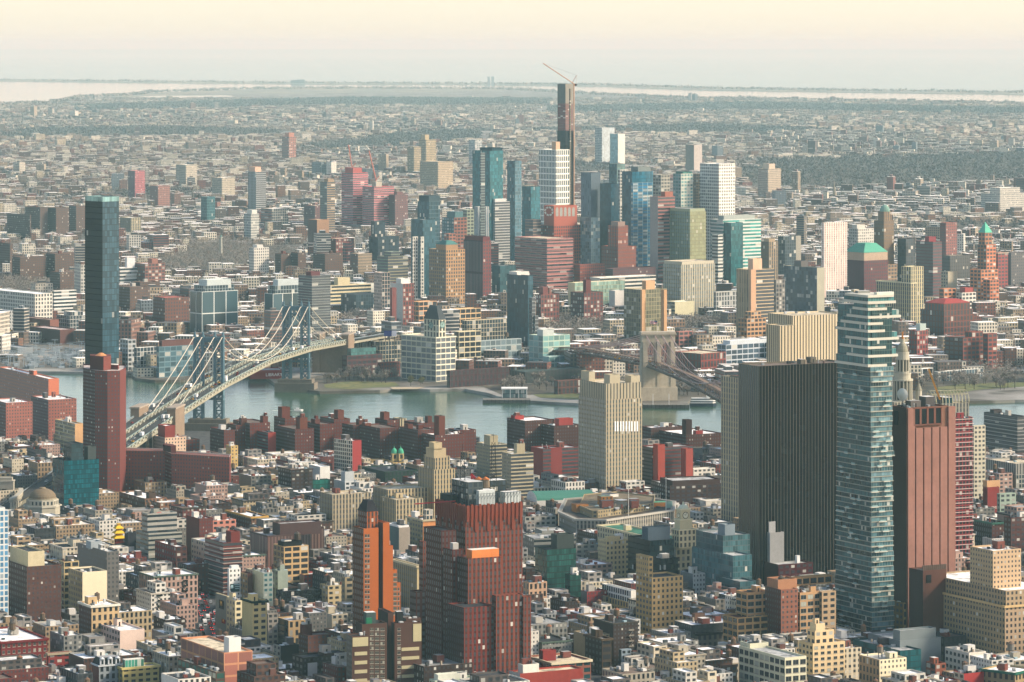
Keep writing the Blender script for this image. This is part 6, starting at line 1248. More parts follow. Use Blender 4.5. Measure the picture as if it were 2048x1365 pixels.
m2 = MB(); v = q2(-300, 0, 0); m2.box((v[0], v[1], -1), 34, 44, dz2(-300), spec('6e665c', 'arch', .3), rot2); m2.build('anchorage', sb)
for s in range(-500, -330, 22): v = q2(s, 0, 0); m2 = MB(); m2.box((v[0], v[1], 0), 26, 8, dz2(s)-1.5, spec('5e5850', amp=.3), rot2); m2.build('viaduct_pier', sb)
# ---- waterfront things
cp = newthing('glass_pavilion', 'white-framed glass carousel pavilion on the river edge', 'pavilion', 1029, 796); x, d = G(1029, 797)[:2]; m2 = MB(); wh = spec('d8d8d0')
for dx in (-13, -4.5, 4.5, 13):
    for dy in (0, 18): m2.beam((x+dx, d+dy, 0), (x+dx, d+dy, 9.4), .7, .7, wh)
m2.box((x, d+9, 9.4), 28, 20, 1.1, wh); m2.build('frame', cp); m2 = MB(); m2.box((x, d+9, .3), 25, 17, 9, spec('4a5a5a', 'glass', .1, '5a6e6c', .3)); m2.build('glass_wall', cp); m2 = MB(); m2.cyl((x, d+9, .3), 6, 6, 5, spec('a06a48', amp=.4), 12); m2.build('carousel', cp)
pier = spec('5c5a54', amp=.4)
for nm, lab, px0, px1, py in (('pier', 'dark timber pier in front of the carousel pavilion', 966, 1060, 801), ('pier', 'dark floating pier with two white poles under the stone bridge tower', 1286, 1378, 811)):
    a, b = G(px0, py), G(px1, py); t = thing(nm, lab, 'pier', ((a[0]+b[0])/2, a[1], 0)); m2 = MB(); m2.box(((a[0]+b[0])/2, a[1]+8, -3), b[0]-a[0], 22, 3.6, pier, 0, spec('7c7a72', amp=.4))
    for k in range(12): m2.bar((a[0]+(b[0]-a[0])*k/11, a[1]-3.5, -4), (a[0]+(b[0]-a[0])*k/11, a[1]-3.5, .9), .35, spec('3a342c'), 5)
    m2.build('deck', t)
    if px0 > 1200:
        for px in (1306, 1338): m2 = MB(); m2.bar((XX(px, a[1]), a[1], 0), (XX(px, a[1]), a[1], 12), .3, spec('d0d0cc'), 5); m2.build('pole', t)
fb = thing('ferry_boat', 'white two-deck ferry boat moored right of the stone bridge tower', 'ferry', G(1405, 807)); x, d = G(1405, 808)[:2]; m2 = MB()
hull = [(x-13, d), (x+11, d-1), (x+14.5, d+2.5), (x+11, d+6), (x-13, d+5)]; m2.prism(hull, -3.4, .6, spec('2c3a48'), spec('9a9a94')); m2.build('hull', fb)
m2 = MB(); m2.prism(inset(hull, .5), .6, 3.4, spec('d8d8d2', 'band', .05, '283440'), spec('c8c8c2')); m2.box((x-2, d+2.5, 3.4), 19, 5, 2.6, spec('dcdcd6', 'band', .05, '283440'), 0, spec('d8d8d2')); m2.box((x+6, d+2.5, 6), 4, 3.4, 2.2, spec('dcdcd6')); m2.build('cabin', fb); m2 = MB(); m2.bar((x+5, d+2.5, 8), (x+5, d+2.5, 11), .15, spec('c8c8c4'), 4); m2.build('mast', fb)
t = thing('motor_boat', 'tiny white motor boat in midstream with a pale wake', 'boat', G(596, 816)); x, d = G(596, 816)[:2]; m2 = MB(); m2.prism([(x-4, d-1.3), (x+3, d-1.3), (x+5.5, d), (x+3, d+1.3), (x-4, d+1.3)], -3, -1.6, spec('d8d8d4'), spec('c8c8c0')); m2.box((x-.5, d, -1.6), 3, 1.8, 1.5, spec('d8d8d4')); m2.build('hull', t)
m2 = MB(); m2.face([(x-4, d-1, -2.96), (x-4, d+1, -2.96), (x-26, d+4, -2.96), (x-30, d-4, -2.96)], spec('a8b4ac', amp=.5)); m2.build('wake', t)
# ---- bare winter trees
TREE = simple('bare_branches', '766e64', .95, .25, .15); WOODM = simple('dark_wood', '4c4a44', .95, .2, .05); TREE2 = simple('olive_foliage', '5a5a34', .95, .35, .15); BARK = simple('bark', '4a4038', .95, .2, .5)
def tree_mesh(seed, h=13.0, n=220, m=TREE, leaf=.55):
    rg = random.Random(seed); V = []; Fc = []; r = h*.36
    for i in range(n):
        k = rg.choice(range(6)); cr_ = random.Random(seed*31+k); ctr = Vector((cr_.uniform(-.5, .5)*r, cr_.uniform(-.5, .5)*r, h*cr_.uniform(.5, .8)))
        dv = Vector((rg.gauss(0, 1), rg.gauss(0, 1), rg.gauss(0, .8))).normalized()*r*.62*rg.random()**.4; p = ctr+dv
        a = Vector((rg.gauss(0, 1), rg.gauss(0, 1), rg.gauss(0, 1))).normalized(); b = a.cross(Vector((rg.gauss(0, 1), rg.gauss(0, 1), rg.gauss(0, 1)))).normalized(); s = leaf*rg.uniform(.6, 1.5)
        j = len(V); V += [tuple(p-a*s-b*s*.3), tuple(p+a*s*.9-b*s*.4), tuple(p+a*s+b*s*.4), tuple(p-a*s*.8+b*s*.5)]; Fc.append((j, j+1, j+2, j+3))
    me = bpy.data.meshes.new('crown'); me.from_pydata(V, [], Fc); me.materials.append(m)
    mb = MB(); tp = (0, 0, h*.55); mb.cyl((0, 0, 0), h*.028, h*.015, h*.55, spec('4a4038'), 6, False)
    for k in range(6): cr_ = random.Random(seed*31+k); mb.bar((0, 0, h*.3), (cr_.uniform(-.5, .5)*r, cr_.uniform(-.5, .5)*r, h*cr_.uniform(.5, .8)), h*.009, spec('4a4038'), 4)
    o = mb.build('trunk'); tm = o.data; bpy.data.objects.remove(o); return me, tm
TM = [tree_mesh(k, 13, 260) for k in range(4)]+[tree_mesh(9, 9, 260, TREE2, .6)]
def tree(x, y, k, s, label, group):
    t = thing('bare_tree' if k < 4 else 'leafy_tree', label, 'tree', (x, y, 0), group); rz = RND.uniform(0, 6)
    for nm, me in zip(('crown', 'trunk'), TM[k]):
        o = bpy.data.objects.new(nm, me); C.objects.link(o); o.parent = t; o.scale = (s, s, s*RND.uniform(.85, 1.1)); o.rotation_euler = (0, 0, rz)
for lab, grp, x0, x1, y0, y1, n, kk in (('bare brown tree on the waterfront lawn below the dark red warehouse', 'bare trees by the waterfront lawn', 650, 800, 748, 768, 40, (0, 4)), ('bare tree beside the roofless brick warehouse on the river', 'bare trees by the brick warehouse', 1000, 1110, 762, 786, 26, (0, 4)), ('bare tree on the park bank left of the stone bridge tower', 'bare trees left of the stone bridge tower', 1182, 1282, 768, 798, 26, (0, 4)), ('bare tree on the bank behind the white ferry boat', 'bare trees behind the ferry boat', 1355, 1440, 766, 792, 26, (0, 4)),
  ('bare tree on the right shore before the white waterfront rows', 'bare trees on the right shore', 1800, 2040, 762, 782, 46, (0, 4)), ('bare tree near the far foot of the blue bridge', 'bare trees near the blue bridge foot', 380, 420, 748, 757, 6, (0, 4)), ('olive green leafy tree in front of the white clock-tower building', 'olive leafy trees by the clock-tower building', 812, 846, 764, 774, 4, (4, 5)),
  ('bare tree on the near bank beneath the blue bridge', 'bare trees on the near bank', 250, 330, 905, 925, 8, (0, 4)), ('leafy green tree between red-brown slabs at left edge', 'leafy trees by the left slabs', 52, 72, 897, 906, 3, (4, 5)), ('bare tree around the domed bank and bridge road', 'bare trees around the bank', 70, 110, 985, 1000, 10, (0, 4))):
    for i in range(n):
        x, y, _ = G(RND.uniform(x0, x1), RND.uniform(y0, y1)); tree(x, y, RND.randrange(*kk), RND.uniform(.7, 1.25), lab, grp)

class Wood:
    def __init__(self): self.V = []; self.F = []
    def clump(self, x, y, h, r, n, s, rg):
        for i in range(n):
            dv = Vector((rg.gauss(0, 1), rg.gauss(0, 1), rg.gauss(0, 1))).normalized()*rg.random()**.45
            p = Vector((x+dv.x*r, y+dv.y*r, h*.58+dv.z*h*.42)); a = Vector((rg.gauss(0, 1), rg.gauss(0, 1), rg.gauss(0, 1))).normalized(); b = a.cross(Vector((rg.gauss(0, 1), rg.gauss(0, 1), rg.gauss(0, 1)))).normalized(); q = s*rg.uniform(.5, 1.4)
            j = len(self.V); self.V += [tuple(p-a*q), tuple(p+a*q*.8-b*q*.5), tuple(p+a*q*.6+b*q*.6)]; self.F.append((j, j+1, j+2))
    def build(self, name, m, cat=None):
        me = bpy.data.meshes.new(name); me.from_pydata(self.V, [], self.F); me.materials.append(m); o = bpy.data.objects.new(name, me); C.objects.link(o); return o
PARKS = [(P2(q), den) for q, den in (([(290, 548), (300, 505), (370, 490), (450, 482), (540, 490), (600, 500), (560, 530), (400, 552)], .5), ([(1082, 668), (1110, 640), (1240, 628), (1262, 668), (1255, 694), (1160, 697)], 1.2), ([(1334, 668), (1334, 646), (1475, 640), (1490, 672)], 1.2), ([(655, 668), (655, 640), (770, 628), (792, 660), (725, 672)], 1.2),
  ([(1470, 378), (1480, 322), (1700, 316), (2200, 306), (2200, 350), (1900, 372), (1650, 382)], .35), ([(0, 600), (0, 560), (165, 570), (165, 600)], .8), ([(1690, 800), (1940, 735), (2060, 745), (2060, 765), (1880, 770), (1760, 800)], .5), ([(1040, 350), (1040, 330), (1130, 325), (1300, 340), (1300, 352)], .3), ([(560, 300), (800, 268), (960, 262), (960, 280), (700, 300)], .3), ([(0, 262), (300, 255), (560, 262), (560, 272), (200, 276), (0, 278)], .25), ([(1100, 215), (1500, 207), (2100, 220), (2100, 231), (1500, 221), (1100, 226)], .25), ([(150, 212), (700, 197), (1100, 200), (1100, 210), (600, 212), (150, 224)], .25), ([(1700, 470), (1900, 442), (2080, 450), (2080, 462), (1850, 470)], .5), ([(60, 400), (300, 380), (480, 386), (300, 396)], .4), ([(1000, 262), (1400, 250), (1700, 262), (1400, 270)], .25))]
rg = random.Random(3); wd = Wood(); wp = Wood()
PGR, _, _ = noise_mat('park_ground', ('4a453b', '3c3a30', '565040'), (.01, .05), .95)
for q in ([(962, 772), (1178, 766), (1178, 786), (1066, 790), (1010, 793)], [(646, 752), (800, 746), (800, 764), (700, 762), (648, 768)], [(1352, 760), (1440, 764), (1440, 791), (1380, 794), (1352, 800)], [(1180, 766), (1284, 770), (1284, 800), (1180, 800)], [(1796, 778), (1960, 766), (1880, 776), (1880, 796), (1800, 798)]):
    sheet('park_ground', P2(q), .25, PGR)
for poly_, den in PARKS:
    sheet('park_ground', poly_, .4, PGR)
    xs = [p[0] for p in poly_]; ys = [p[1] for p in poly_]; A = (max(xs)-min(xs))*(max(ys)-min(ys)); dm = sum(ys)/len(ys); n = int(A/110*den*(1 if dm < 7000 else .32))
    for _ in range(min(n, 9000)):
        p = (rg.uniform(min(xs), max(xs)), rg.uniform(min(ys), max(ys)))
        if inside(p, poly_) and not any(inside(p, f) for f in FOOT[-0:] if abs(f[0][1]-p[1]) < 200):
            far_ = p[1] > 7500; k_ = p[1]/6000; (wp if far_ else wd).clump(p[0], p[1], rg.uniform(9, 16), rg.uniform(4, 7)*(1.3*k_ if far_ else 1), 9 if far_ else 26, 2.2*k_ if far_ else 1.2, rg)
# ---- the rest of Brooklyn: rows of houses and scattered blocks, far too many to count
rg = random.Random(21); city = MB(); BR = ['6e5044', '84644e', '927a64', '64503e', '9c8a72', 'b8aa8e', 'c8c0aa', '8a7c6c', 'd0c8b4', '84584a', '7a6c60', 'd8d0bc']; RFC = ['f0eee6', 'e6e4dc', 'f4f2ea', 'b4b2aa', '9a9892', '72706c', 'e2dfd4', '5a5a58', 'c8c4ba']
SP_W = [spec(c, s, .3, scale=1.3) for c in BR for s in ('small', 'punch')]; SP_R = [spec(c, 'blank', .5) for c in RFC]; SP_RF = [spec(c, 'blank', .4) for c in ('c4c2ba', 'b0aea6', 'a09e98', 'd4d2c8', '8c8a84', '9c948a')]; SP_T = [spec(c, s, .2, scale=1.4) for c in ('a89880', 'b8b0a0', '8a6a5c', 'c4c0b4', '7a8488', '8e5a4c', '9a8a74') for s in ('small', 'punch', 'balc')]
SHX = BKL[:len(SHORE)]
def shore_d(x):
    for (a, b) in zip(SHX, SHX[1:]):
        if min(a[0], b[0]) <= x <= max(a[0], b[0]) and a[0] != b[0]: return a[1]+(b[1]-a[1])*(x-a[0])/(b[0]-a[0])
    return 4200
GRID = {}
for f in FOOT:
    xs = [p[0] for p in f]; ys = [p[1] for p in f]
    for i in range(int(min(xs)//80)-1, int(max(xs)//80)+2):
        for j in range(int(min(ys)//80)-1, int(max(ys)//80)+2): GRID.setdefault((i, j), []).append(f)
def taken(x, y, r=6):
    for f in GRID.get((int(x//80), int(y//80)), ()):
        if inside((x, y), f): return True
        for a, b in ((r, 0), (-r, 0), (0, r), (0, -r)):
            if inside((x+a, y+b), f): return True
    return False
NOFILL = [P2(q) for q in ([(560, 735), (800, 728), (930, 762), (930, 792), (560, 792)], [(960, 768), (1180, 762), (1180, 812), (960, 812)], [(1180, 740), (1440, 752), (1440, 815), (1180, 815)], [(1790, 766), (2100, 758), (2100, 812), (1790, 812)], [(0, 694), (172, 694), (172, 745), (0, 745)], [(310, 752), (470, 745), (470, 765), (310, 765)])]
def in_park(x, y): return any(inside((x, y), q) for q in NOFILL) if y < 5000 and any(inside((x, y), q) for q in NOFILL) else any(inside((x, y), q) for q, den in PARKS if den > .2)
HB = [q for q in HEROES if len(q) == 8 and 4000 < q[2] < 6200]
FARX = BKL[len(SHORE):][::-1]
def far_d(x):
    for (a, b) in zip(FARX, FARX[1:]):
        if a[0] <= x <= b[0] and a[0] != b[0]: return a[1]+(b[1]-a[1])*(x-a[0])/(b[0]-a[0])
    return 26000
def fill(d0, d1, bl, bd, lot, cover, hmin, hmax, ntree, tower_p, green, tsz):
    # blocks of bl by bd metres, two rows of lots back to back with a strip of yards and trees between
    for ky in range(int((d1-d0)/bd)+1):
        cy0 = d0+ky*bd
        for kx in range(int(-(.142*d1+400)/bl)-1, int((.142*d1+400)/bl)+2):
            cx_, cy_ = kx*bl+rg.uniform(-.1, .1)*bl, cy0+rg.uniform(-.15, .15)*bd
            if abs(cx_) > .139*cy_+(400 if cy_ < 9000 else 200) or cy_ < shore_d(cx_)+30 or cy_ > far_d(cx_)-200 or in_park(cx_, cy_): continue
            hsh = random.Random(int(cx_//(bl*5))*7919+int(cy_//(bd*9))*104729); ang = hsh.choice((.34, .40, .2, -.25, .5)); h2 = random.Random(int((cx_+cy_*.6)//(bl*14))*31+int(cy_//(bd*26))*977); v2 = h2.choice((.35, .6, .8, 1, 1, 1.1)); gr_ = green*hsh.choice((.5, .8, 1, 1.6))*(2.2-v2); dens = cover*hsh.choice((1, 1, .9, .7))*v2; tall = tower_p*hsh.choice((.2, .5, 1, 2.6))
            r = (cos(ang), sin(ang)); l = (-r[1], r[0])
            if rg.random() < tall and not taken(cx_, cy_, 25):
                for q in range(rg.choice((1, 1, 2, 3))):
                    x, y = cx_+rg.uniform(-.4, .4)*bl, cy_+rg.uniform(-.4, .4)*bd
                    if taken(x, y, 22): continue
                    h = rg.uniform(20, 46)*(1 if rg.random() < .8 else 1.4); s = rg.choice(SP_T); w1, w2 = rg.uniform(14, 34), rg.uniform(16, 50)
                    city.box((x, y, 0), w1, w2, h, s, ang, rg.choice(SP_R)); city.box((x, y, h), w1*.4, w2*.3, rg.uniform(3, 6), rg.choice(SP_T), ang, rg.choice(SP_R))
            for row in (-1, 1):
                u = -bl/2+rg.uniform(3, 10)
                while u < bl/2-6:
                    L = rg.uniform(*lot); w_ = rg.uniform(.75, 1.3)*min(bd*.36, 18 if lot[1] < 60 else 34); x, y = cx_+r[0]*(u+L/2)+l[0]*row*bd*.25, cy_+r[1]*(u+L/2)+l[1]*row*bd*.25; u += L+rg.uniform(.3, 3)
                    if rg.random() > dens or taken(x, y, 9) or y < shore_d(x)+22: continue
                    h = rg.uniform(hmin, hmax); h *= 1.9 if rg.random() < .06 else 1
                    if y < 5700:
                        px_ = CX+F*x/y; tp = HZ+F*(EYE-h)/y
                        for q in HB:
                            if q[2] > y+4 and q[2]-y < 450 and q[4]-8 < px_ < q[5]+8:
                                vis = q[7]-(q[7]-q[6])*.25
                                if tp < vis: h = EYE-(vis-HZ)*y/F; tp = vis
                        if h < 6: continue
                    s = rg.choice(SP_W); city.box((x, y, 0), L, w_, h, s, ang, rg.choice(SP_R if y < 9500 or rg.random() < .25 else SP_RF))
                    if bd < 70 and rg.random() < .6: city.box((x+rg.uniform(-.3, .3)*L, y+rg.uniform(-3, 3), h), rg.uniform(1.5, 4), rg.uniform(2, 4), rg.uniform(1.4, 3.4), rg.choice(SP_W), ang, rg.choice(SP_R))
            for _ in range(int(ntree*gr_+rg.random())):
                wd.clump(cx_+rg.uniform(-.55, .55)*bl, cy_+rg.uniform(-.55, .55)*bd, rg.uniform(8, 15), rg.uniform(3.5, 6)*tsz, 12 if tsz < 1.3 else 8, 1.5*tsz, rg)
def spec_dark(s): return s
fill(4080, 5300, 80, 62, (12, 30), .72, 9, 24, 4, .05, 1, 1); fill(5300, 7600, 110, 66, (9, 26), .8, 9, 15, 7, .05, 1, 1.1); fill(7600, 11500, 140, 84, (9, 30), .75, 9, 15, 8, .035, 1, 1.5)
fill(11500, 17500, 170, 130, (10, 40), .62, 8, 14, 11, .03, 1, 2.2); fill(17500, 27000, 300, 260, (14, 60), .42, 7, 13, 17, .02, 1, 4.2)
# treelines on the far shores
for q, n in (([(0, 211), (110, 207), (158, 196), (270, 190), (300, 185), (500, 178.5), (700, 177), (1000, 178), (1130, 186), (1250, 192), (1380, 198), (1520, 199), (2048, 208)], 1300), ([(0, 160.5), (350, 164), (700, 167), (1000, 168.2), (1200, 170.5), (1400, 177), (1700, 181.5), (2048, 186)], 900)):
    for _ in range(n):
        i = rg.randrange(len(q)-1); t = rg.random(); px = q[i][0]+(q[i+1][0]-q[i][0])*t; py = q[i][1]+(q[i+1][1]-q[i][1])*t; x, y, _z = G(px, py+rg.uniform(-.6, 1.5)); wd.clump(x, y, rg.uniform(12, 22), 30, 5, 12, rg)
o = city.build('distant_city'); tag(o, 'endless low rows of houses and flats filling the far plain', 'houses', kind='stuff')
o = wd.build('bare_street_trees', TREE); tag(o, 'brown-grey bare street trees scattered between the far houses', 'trees', kind='stuff')
o = wp.build('far_woods', WOODM); tag(o, 'dark continuous woods forming long bands on the far plain', 'woods', kind='stuff')
# ---- electrical yard
t = newthing('electrical_yard', 'pale electrical substation yard of masts and frames on the far bank at left', 'substation', 85, 736); m2 = MB(); s = spec('9aa4a8'); s_2 = spec('7c868a')
for i in range(260):
    x, y, _ = G(rg.uniform(0, 172), rg.uniform(700, 738))
    h = rg.uniform(4, 14)
    if rg.random() < .5: m2.bar((x, y, 0), (x, y, h), .3, s, 4); m2.bar((x-4, y, h), (x+4, y, h), .3, s, 4)
    elif rg.random() < .6: m2.box((x, y, 0), rg.uniform(3, 8), rg.uniform(3, 6), rg.uniform(2, 5), rg.choice((s, s_2)), .3)
    else: m2.bar((x-9, y, h), (x+9, y+3, h), .22, s_2, 3)
m2.build('masts', t)
# ---- near rooftops: tenements between the tabled buildings
rg = random.Random(5); th = radians(28); r = (cos(th), sin(th)); l = (-sin(th), cos(th)); LOTS = []
NW = [('cream', 'beb49c'), ('tan', '988468'), ('brown', '5e463c'), ('red', '6e3a34'), ('grey', '84847e'), ('white', 'ccc8bc'), ('dark brown', '43342e'), ('pink', 'a68c7e'), ('buff', 'a89878'), ('dark grey', '44484a'), ('stone', 'a29a88'), ('grey', '77756e')]
NR = [('white', 'f2f0ea'), ('white', 'eceae2'), ('white', 'f4f3ee'), ('silver', 'dcdcd8'), ('white', 'f2f0ea'), ('silver', 'd4d4ce'), ('grey', '9c9c98'), ('dark', '3c3e40'), ('pale', 'e2dcd0'), ('white', 'f0eee8'), ('brown', '7c6c60'), ('dark', '4a4a4a')]
street = (G(383, 1160)[:2], G(447, 1318)[:2])
def seg_dist(p, a, b):
    a, b, p = Vector(a), Vector(b), Vector(p); t = max(0, min(1, (p-a).dot(b-a)/(b-a).length_squared)); return (a+(b-a)*t-p).length
def road_clear(p): 
    if seg_dist(p, *street) < 15: return False
    return seg_dist(p, bp_(-800, 0, 0)[:2], bp_(0, 0, 0)[:2]) > 30
for j in range(-14, 30):
    for bi in range(-10, 11):
        for rowi in (0, 1):
            u = bi*150.0
            while u < bi*150+132:
                wd_ = rg.uniform(9, 22) if rg.random() < .8 else rg.uniform(22, 34); dp = rg.uniform(19, 27); v = j*70.0+rowi*(58-dp)
                cx_, cy_ = r[0]*u+l[0]*v, 2700+r[1]*u+l[1]*v; u += wd_+.5
                x_, y_ = r[0]*(u-wd_/2)+l[0]*(v+dp/2), 2700+r[1]*(u-wd_/2)+l[1]*(v+dp/2)
                if not 2060 < y_ < 3560 or abs(x_) > .138*y_+380: continue
                py = HZ+F*EYE/y_; px = CX+F*x_/y_
                lim = [(0, 912), (250, 905), (480, 925), (950, 925), (1440, 938), (2048, 925)]
                yl = next((a[1]+(b[1]-a[1])*(px-a[0])/(b[0]-a[0]) for a, b in zip(lim, lim[1:]) if a[0] <= px <= b[0]), 915 if px < 0 else 928)
                if py < yl: continue
                pts = [(cx_, cy_), (cx_+r[0]*wd_, cy_+r[1]*wd_), (cx_+r[0]*wd_+l[0]*dp, cy_+r[1]*wd_+l[1]*dp), (cx_+l[0]*dp, cy_+l[1]*dp)]
                if not road_clear((x_, y_)) or taken(x_, y_, 5) or any(taken(p[0], p[1], 1) for p in pts): continue
                h = rg.choice((13, 15, 16, 17, 18, 19, 20, 22, 24))*rg.uniform(.9, 1.1); 
                if rg.random() < .07: h *= 1.4
                # keep clear what the photograph shows behind
                ok = True
                for (hx0, hy, hd, hs, a0, a1, yt_, yb_) in [q for q in HEROES if len(q) == 8]:
                    if hd > y_+4 and a0-6 < px < a1+6 and hd-y_ < 150 and yb_ < 1420:
                        top = HZ+F*(EYE-h)/y_; vis = yb_-(yb_-yt_)*.28
                        if top < vis: h = max(9, EYE-(vis-HZ)*y_/F)
                for (sx, sy) in ((400, 1252), (408, 1258), (416, 1264), (424, 1271), (432, 1279), (412, 1240), (428, 1262)):
                    if abs(px-sx) < 15+wd_*.6*F/y_ and y_ < dep(sy)+6 and HZ+F*(EYE-h)/y_ < sy+5: h = max(5, EYE-(sy+6-HZ)*y_/F)
                LOTS.append((py*wd_*h/y_, px, py, y_, pts, h, rg.choice(NW), rg.choice(NR), rg.random()))
LOTS.sort(key=lambda q: -q[0]*(1 if -20 < q[1] < 2068 and q[2]-60 < 1365 else .01))
def desc(px, py, d, base, tries=10):
    c = sorted((q for q in HEROES if len(q) == 8 and q[2] < 3500), key=lambda q: (q[0]-px)**2+((q[7]-py)*1.0)**2)
    for q in c[:tries]:
        dx, dy = px-q[0], py-q[7]; w_ = q[5]-q[4]
        rel = ('left of the ' if dx < 0 else 'right of the ') if abs(dx) > w_*.7 else ('in front of the ' if d < q[2] else 'behind the ')
        s = base+', '+rel+q[3]
        for extra in ('', 'low ', 'narrow ', 'broad '):
            s2 = extra+s
            if len(s2.split()) <= 16 and s2 not in LABELS: return s2
    return None
def penthouse_pts(pts):
    P = Vector(pts[0]); R1 = Vector(pts[1])-P; L1 = Vector(pts[3])-P; a, b = sorted((rg.uniform(.06, .4), rg.uniform(.6, .94))); c, e_ = rg.uniform(.15, .5), rg.uniform(.75, .95)
    return [tuple(P+R1*x+L1*y) for x, y in ((a, c), (b, c), (b, e_), (a, e_))]
def fire_escape(t, pts, h):
    a, b = Vector(pts[0]), Vector(pts[1]); u = (b-a).normalized(); n = Vector((u.y, -u.x)); L = (b-a).length; c = a+u*L*rg.choice((.3, .5, .7)); m2 = MB(); s = spec(rg.choice(('1c1c1c', '2c2a28', '8a8478'))); z = 4.5; k = 1; rot = math.atan2(u.y, u.x)
    while z < h-2:
        q = c+n*.6; m2.box((q.x, q.y, z), 3.6, 1.1, .15, s, rot); m2.box((q.x+n.x*.5, q.y+n.y*.5, z+.15), 3.6, .08, .8, s, rot)
        if z+3.3 < h-2: p, r_ = q-u*1.4*k, q+u*1.4*k; m2.bar((p.x, p.y, z), (r_.x, r_.y, z+3.3), .16, s, 4)
        z += 3.3; k = -k
    m2.build('fire_escape', t)
NIND = 150; rest = MB(); nb = 0
for (area, px, py, d, pts, h, (cn, ch), (rn, rh), rr) in LOTS:
    sty = rg.choice(('punch', 'pair', 'small', 'sill', 'small', 'punch', 'arch')); sty2 = sty if rr < .6 else rg.choice(('blank', 'small', 'small'))
    tk = 1 if rr*7 % 1 < .22 else 0; vis = -10 < px < 2058 and HZ+F*(EYE-h)/d < 1372
    if nb < NIND and vis:
        base = cn+' tenement with '+rn+' roof'+(' and water tank' if tk else ''); lab = desc(px, py, d, base)
        if lab:
            nb += 1; t = thing('tenement', lab, 'tenement', (sum(p[0] for p in pts)/4, sum(p[1] for p in pts)/4, 0), 'low tenements of the near rooftops')
            m2 = MB(); rm = MB(); m2.roofed(pts, 0, h, [spec(ch, sty, scale=.86), spec(ch, sty2, scale=.86), spec(ch), spec(ch, sty2)], roofmb=rm, roof=spec(rh, amp=.6), rim=spec(rg.choice((ch, 'a8a498', '6a6258')))); m2.build('wall', t); rm.build('roof', t)
            pent = penthouse_pts(pts) if rg.random() < .35 else None
            if pent: m2 = MB(); m2.roofed(pent, h-1, h+rg.uniform(3, 6), spec(rg.choice((ch, 'b8b4a8', '8a8680', '5a5450')), 'pair'), roof=spec(rh, amp=.6)); m2.build('penthouse', t)
            if rg.random() < .4: cornice(t, pts, h, rg.choice((ch, '4a443c', 'b8b0a0', '5a6a5c')), .5, .9)
            if rg.random() < .45: fire_escape(t, pts, h)
            clutter(t, pts, h, rg, rg.choice((1, 1, 2)), tk, rg.choice((3, 4, 5, 6)), ch); continue
    rest.roofed(pts, 0, h, [spec(ch, sty, scale=.86), spec(ch, sty2, scale=.86), spec(ch), spec(ch, sty2)], roof=spec(rh, amp=.6))
    if rg.random() < .3: rest.roofed(penthouse_pts(pts), h-1, h+rg.uniform(3, 6), spec(rg.choice((ch, 'b8b4a8', '8a8680', '5a5450')), 'pair'), roof=spec(rh, amp=.6))
    P = Vector(pts[0]); R1 = Vector(pts[1])-P; L1 = Vector(pts[3])-P
    for k in range(rg.choice((4, 5, 6, 7, 9))):
        q = P+R1*rg.uniform(.2, .8)+L1*rg.uniform(.2, .8)
        if k == 0: rest.box((q.x, q.y, h-1), rg.uniform(2.5, 5), rg.uniform(3, 6), rg.uniform(3, 4.5), spec(rg.choice((ch, 'c8c4ba', '8a8680', '6a4a40'))), th, spec(rg.choice(('cfcdc6', '77777a'))))
        else: rest.box((q.x, q.y, h-1), rg.uniform(1, 2.6), rg.uniform(1, 3), rg.uniform(1.3, 2.6), spec(rg.choice(('b8bab8', '8e9294', '4c5052', 'd4d2ca', '7a4438'))), th)
    if tk:
        q = P+R1*.5+L1*.6; rest.cyl((q.x, q.y, h+2), 1.7, 1.6, 3.4, spec('6a5a48', amp=.35), 8); rest.cyl((q.x, q.y, h+5.4), 1.8, 0, 1.2, spec('7a604c'), 8); rest.box((q.x, q.y, h-1), 2.0, 2.0, 3, spec('202224'), th)
o = rest.build('tenement_blocks'); tag(o, 'crowded low tenement roofs packed between the nearer streets', 'tenements', kind='stuff')
# ---- vehicles
def car_mesh(hexc, big=0):
    mb = MB(); s = spec(hexc, amp=.05); g = spec('14181c'); k = spec('101010')
    if big: mb.box((0, 0, .5), 2.4, 8.0, 2.9, s); mb.box((0, -4.1, .5), 2.2, 1.0, 2.0, s); mb.box((0, -4.62, 1.3), 2.0, .06, .9, g)
    else: mb.box((0, 0, .35), 1.85, 4.5, .75, s); mb.box((0, .2, 1.1), 1.6, 2.4, .55, g, 0, s)
    for x in (-.85, .85):
        for y in ((-3, 3) if big else (-1.4, 1.4)): mb.box((x, y, 0), .3, .7, .65, k)
    o = mb.build('car'); me = o.data; bpy.data.objects.remove(o); return me
CARS = [('white', 'd4d4d0'), ('black', '1a1c1e'), ('grey', '7c8084'), ('red', '8c1c1c'), ('yellow', 'c89a1c'), ('silver', 'a8acae')]; CM = [car_mesh(h) for _, h in CARS]; TMS = car_mesh('d0d0cc', 1)
lamp, nl, bl = mat('brake_lamp'); bl.inputs['Base Color'].default_value = (.6, .02, .02, 1); bl.inputs['Emission Color'].default_value = (1, .05, .03, 1); bl.inputs['Emission Strength'].default_value = 1.5
mb = MB(); mb.box((0, 0, 0), .5, .1, .28, spec('a01010')); o = mb.build('brake_light', None, lamp); LM = o.data; bpy.data.objects.remove(o)
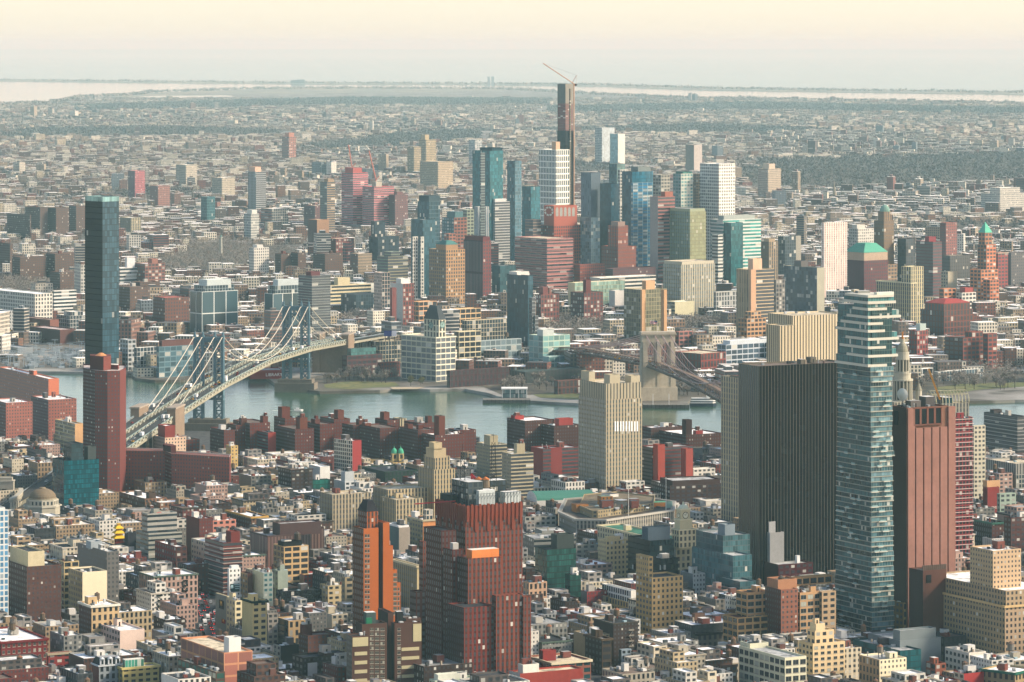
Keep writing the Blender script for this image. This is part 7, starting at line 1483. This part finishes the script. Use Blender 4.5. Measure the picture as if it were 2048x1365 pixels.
def car(loc, rz, k, place, grp, truck=False, brake=False):
    t = bpy.data.objects.new('delivery_truck' if truck else 'car', TMS if truck else CM[k]); C.objects.link(t); t.location = loc; t.rotation_euler = (0, 0, rz)
    tag(t, ('white box truck ' if truck else CARS[k][0]+' car ')+place, 'truck' if truck else 'car', grp+(' trucks' if truck else ' '+CARS[k][0]+' cars'))
    if brake:
        for x in (-.65, .65): b = bpy.data.objects.new('brake_light', LM); C.objects.link(b); b.parent = t; b.location = (x, -2.3, .75)
rg = random.Random(9); rot_b = math.atan2(ax_.y, ax_.x)-pi/2
for s in range(-600, 900, 17):
    for n in (-14.5, -11, 11, 14.5):
        if rg.random() < .36: car(bp_(s+rg.uniform(-5, 5), n, dz(s)+3.35), rot_b+(pi if n > 0 else 0), rg.choice((0, 0, 1, 2, 2, 3, 4, 5)), 'driving on the upper roadway of the blue suspension bridge', 'blue bridge', rg.random() < .1)
for s in range(-480, 460, 16):
    for n in (-9.6, -6, 6, 9.6):
        if rg.random() < .3: car(q2(s, n, dz2(s)+.4), math.atan2(d2v.y, d2v.x)-pi/2, rg.choice((0, 1, 2, 3, 4, 5)), 'driving on the deck of the stone-towered bridge', 'stone bridge')
a, b = Vector(street[0]), Vector(street[1]); u = (b-a).normalized(); nn = Vector((-u.y, u.x)); L = (b-a).length; s = 8.0
while s < L-6:
    for n in (-6.5, -3.2, 0, 3.2, 6.5):
        if rg.random() < .5: p = a+u*(s+rg.uniform(-1, 1))+nn*n; car((p.x, p.y, .01), math.atan2(u.y, u.x)+pi/2, rg.choice((0, 1, 1, 2, 3, 5)), 'queuing in the traffic-filled street behind the terracotta panelled block', 'street traffic', rg.random() < .06, rg.random() < .6)
    s += 7.5
# ---- haze
m, n, b = mat('haze_air'); n.nodes.remove(b); pv = n.nodes.new('ShaderNodeVolumePrincipled'); out = [q for q in n.nodes if q.type == 'OUTPUT_MATERIAL'][0]; n.links.new(pv.outputs[0], out.inputs['Volume'])
pv.inputs['Color'].default_value = (.46, .75, .79, 1); pv.inputs['Absorption Color'].default_value = (.72, .2, .0, 1); pv.inputs['Density'].default_value = HAZE; pv.inputs['Anisotropy'].default_value = 0.0
me = bpy.data.meshes.new('haze'); X0, X1, Y0, Y1, Z0, Z1 = -40000, 40000, -600, 130000, -5, 500
me.from_pydata([(x, y, z) for z in (Z0, Z1) for x, y in ((X0, Y0), (X1, Y0), (X1, Y1), (X0, Y1))], [], [(3, 2, 1, 0), (4, 5, 6, 7), (0, 1, 5, 4), (1, 2, 6, 5), (2, 3, 7, 6), (3, 0, 4, 7)])
me.materials.append(m); o = bpy.data.objects.new('haze', me); C.objects.link(o); o['kind'] = 'stuff'
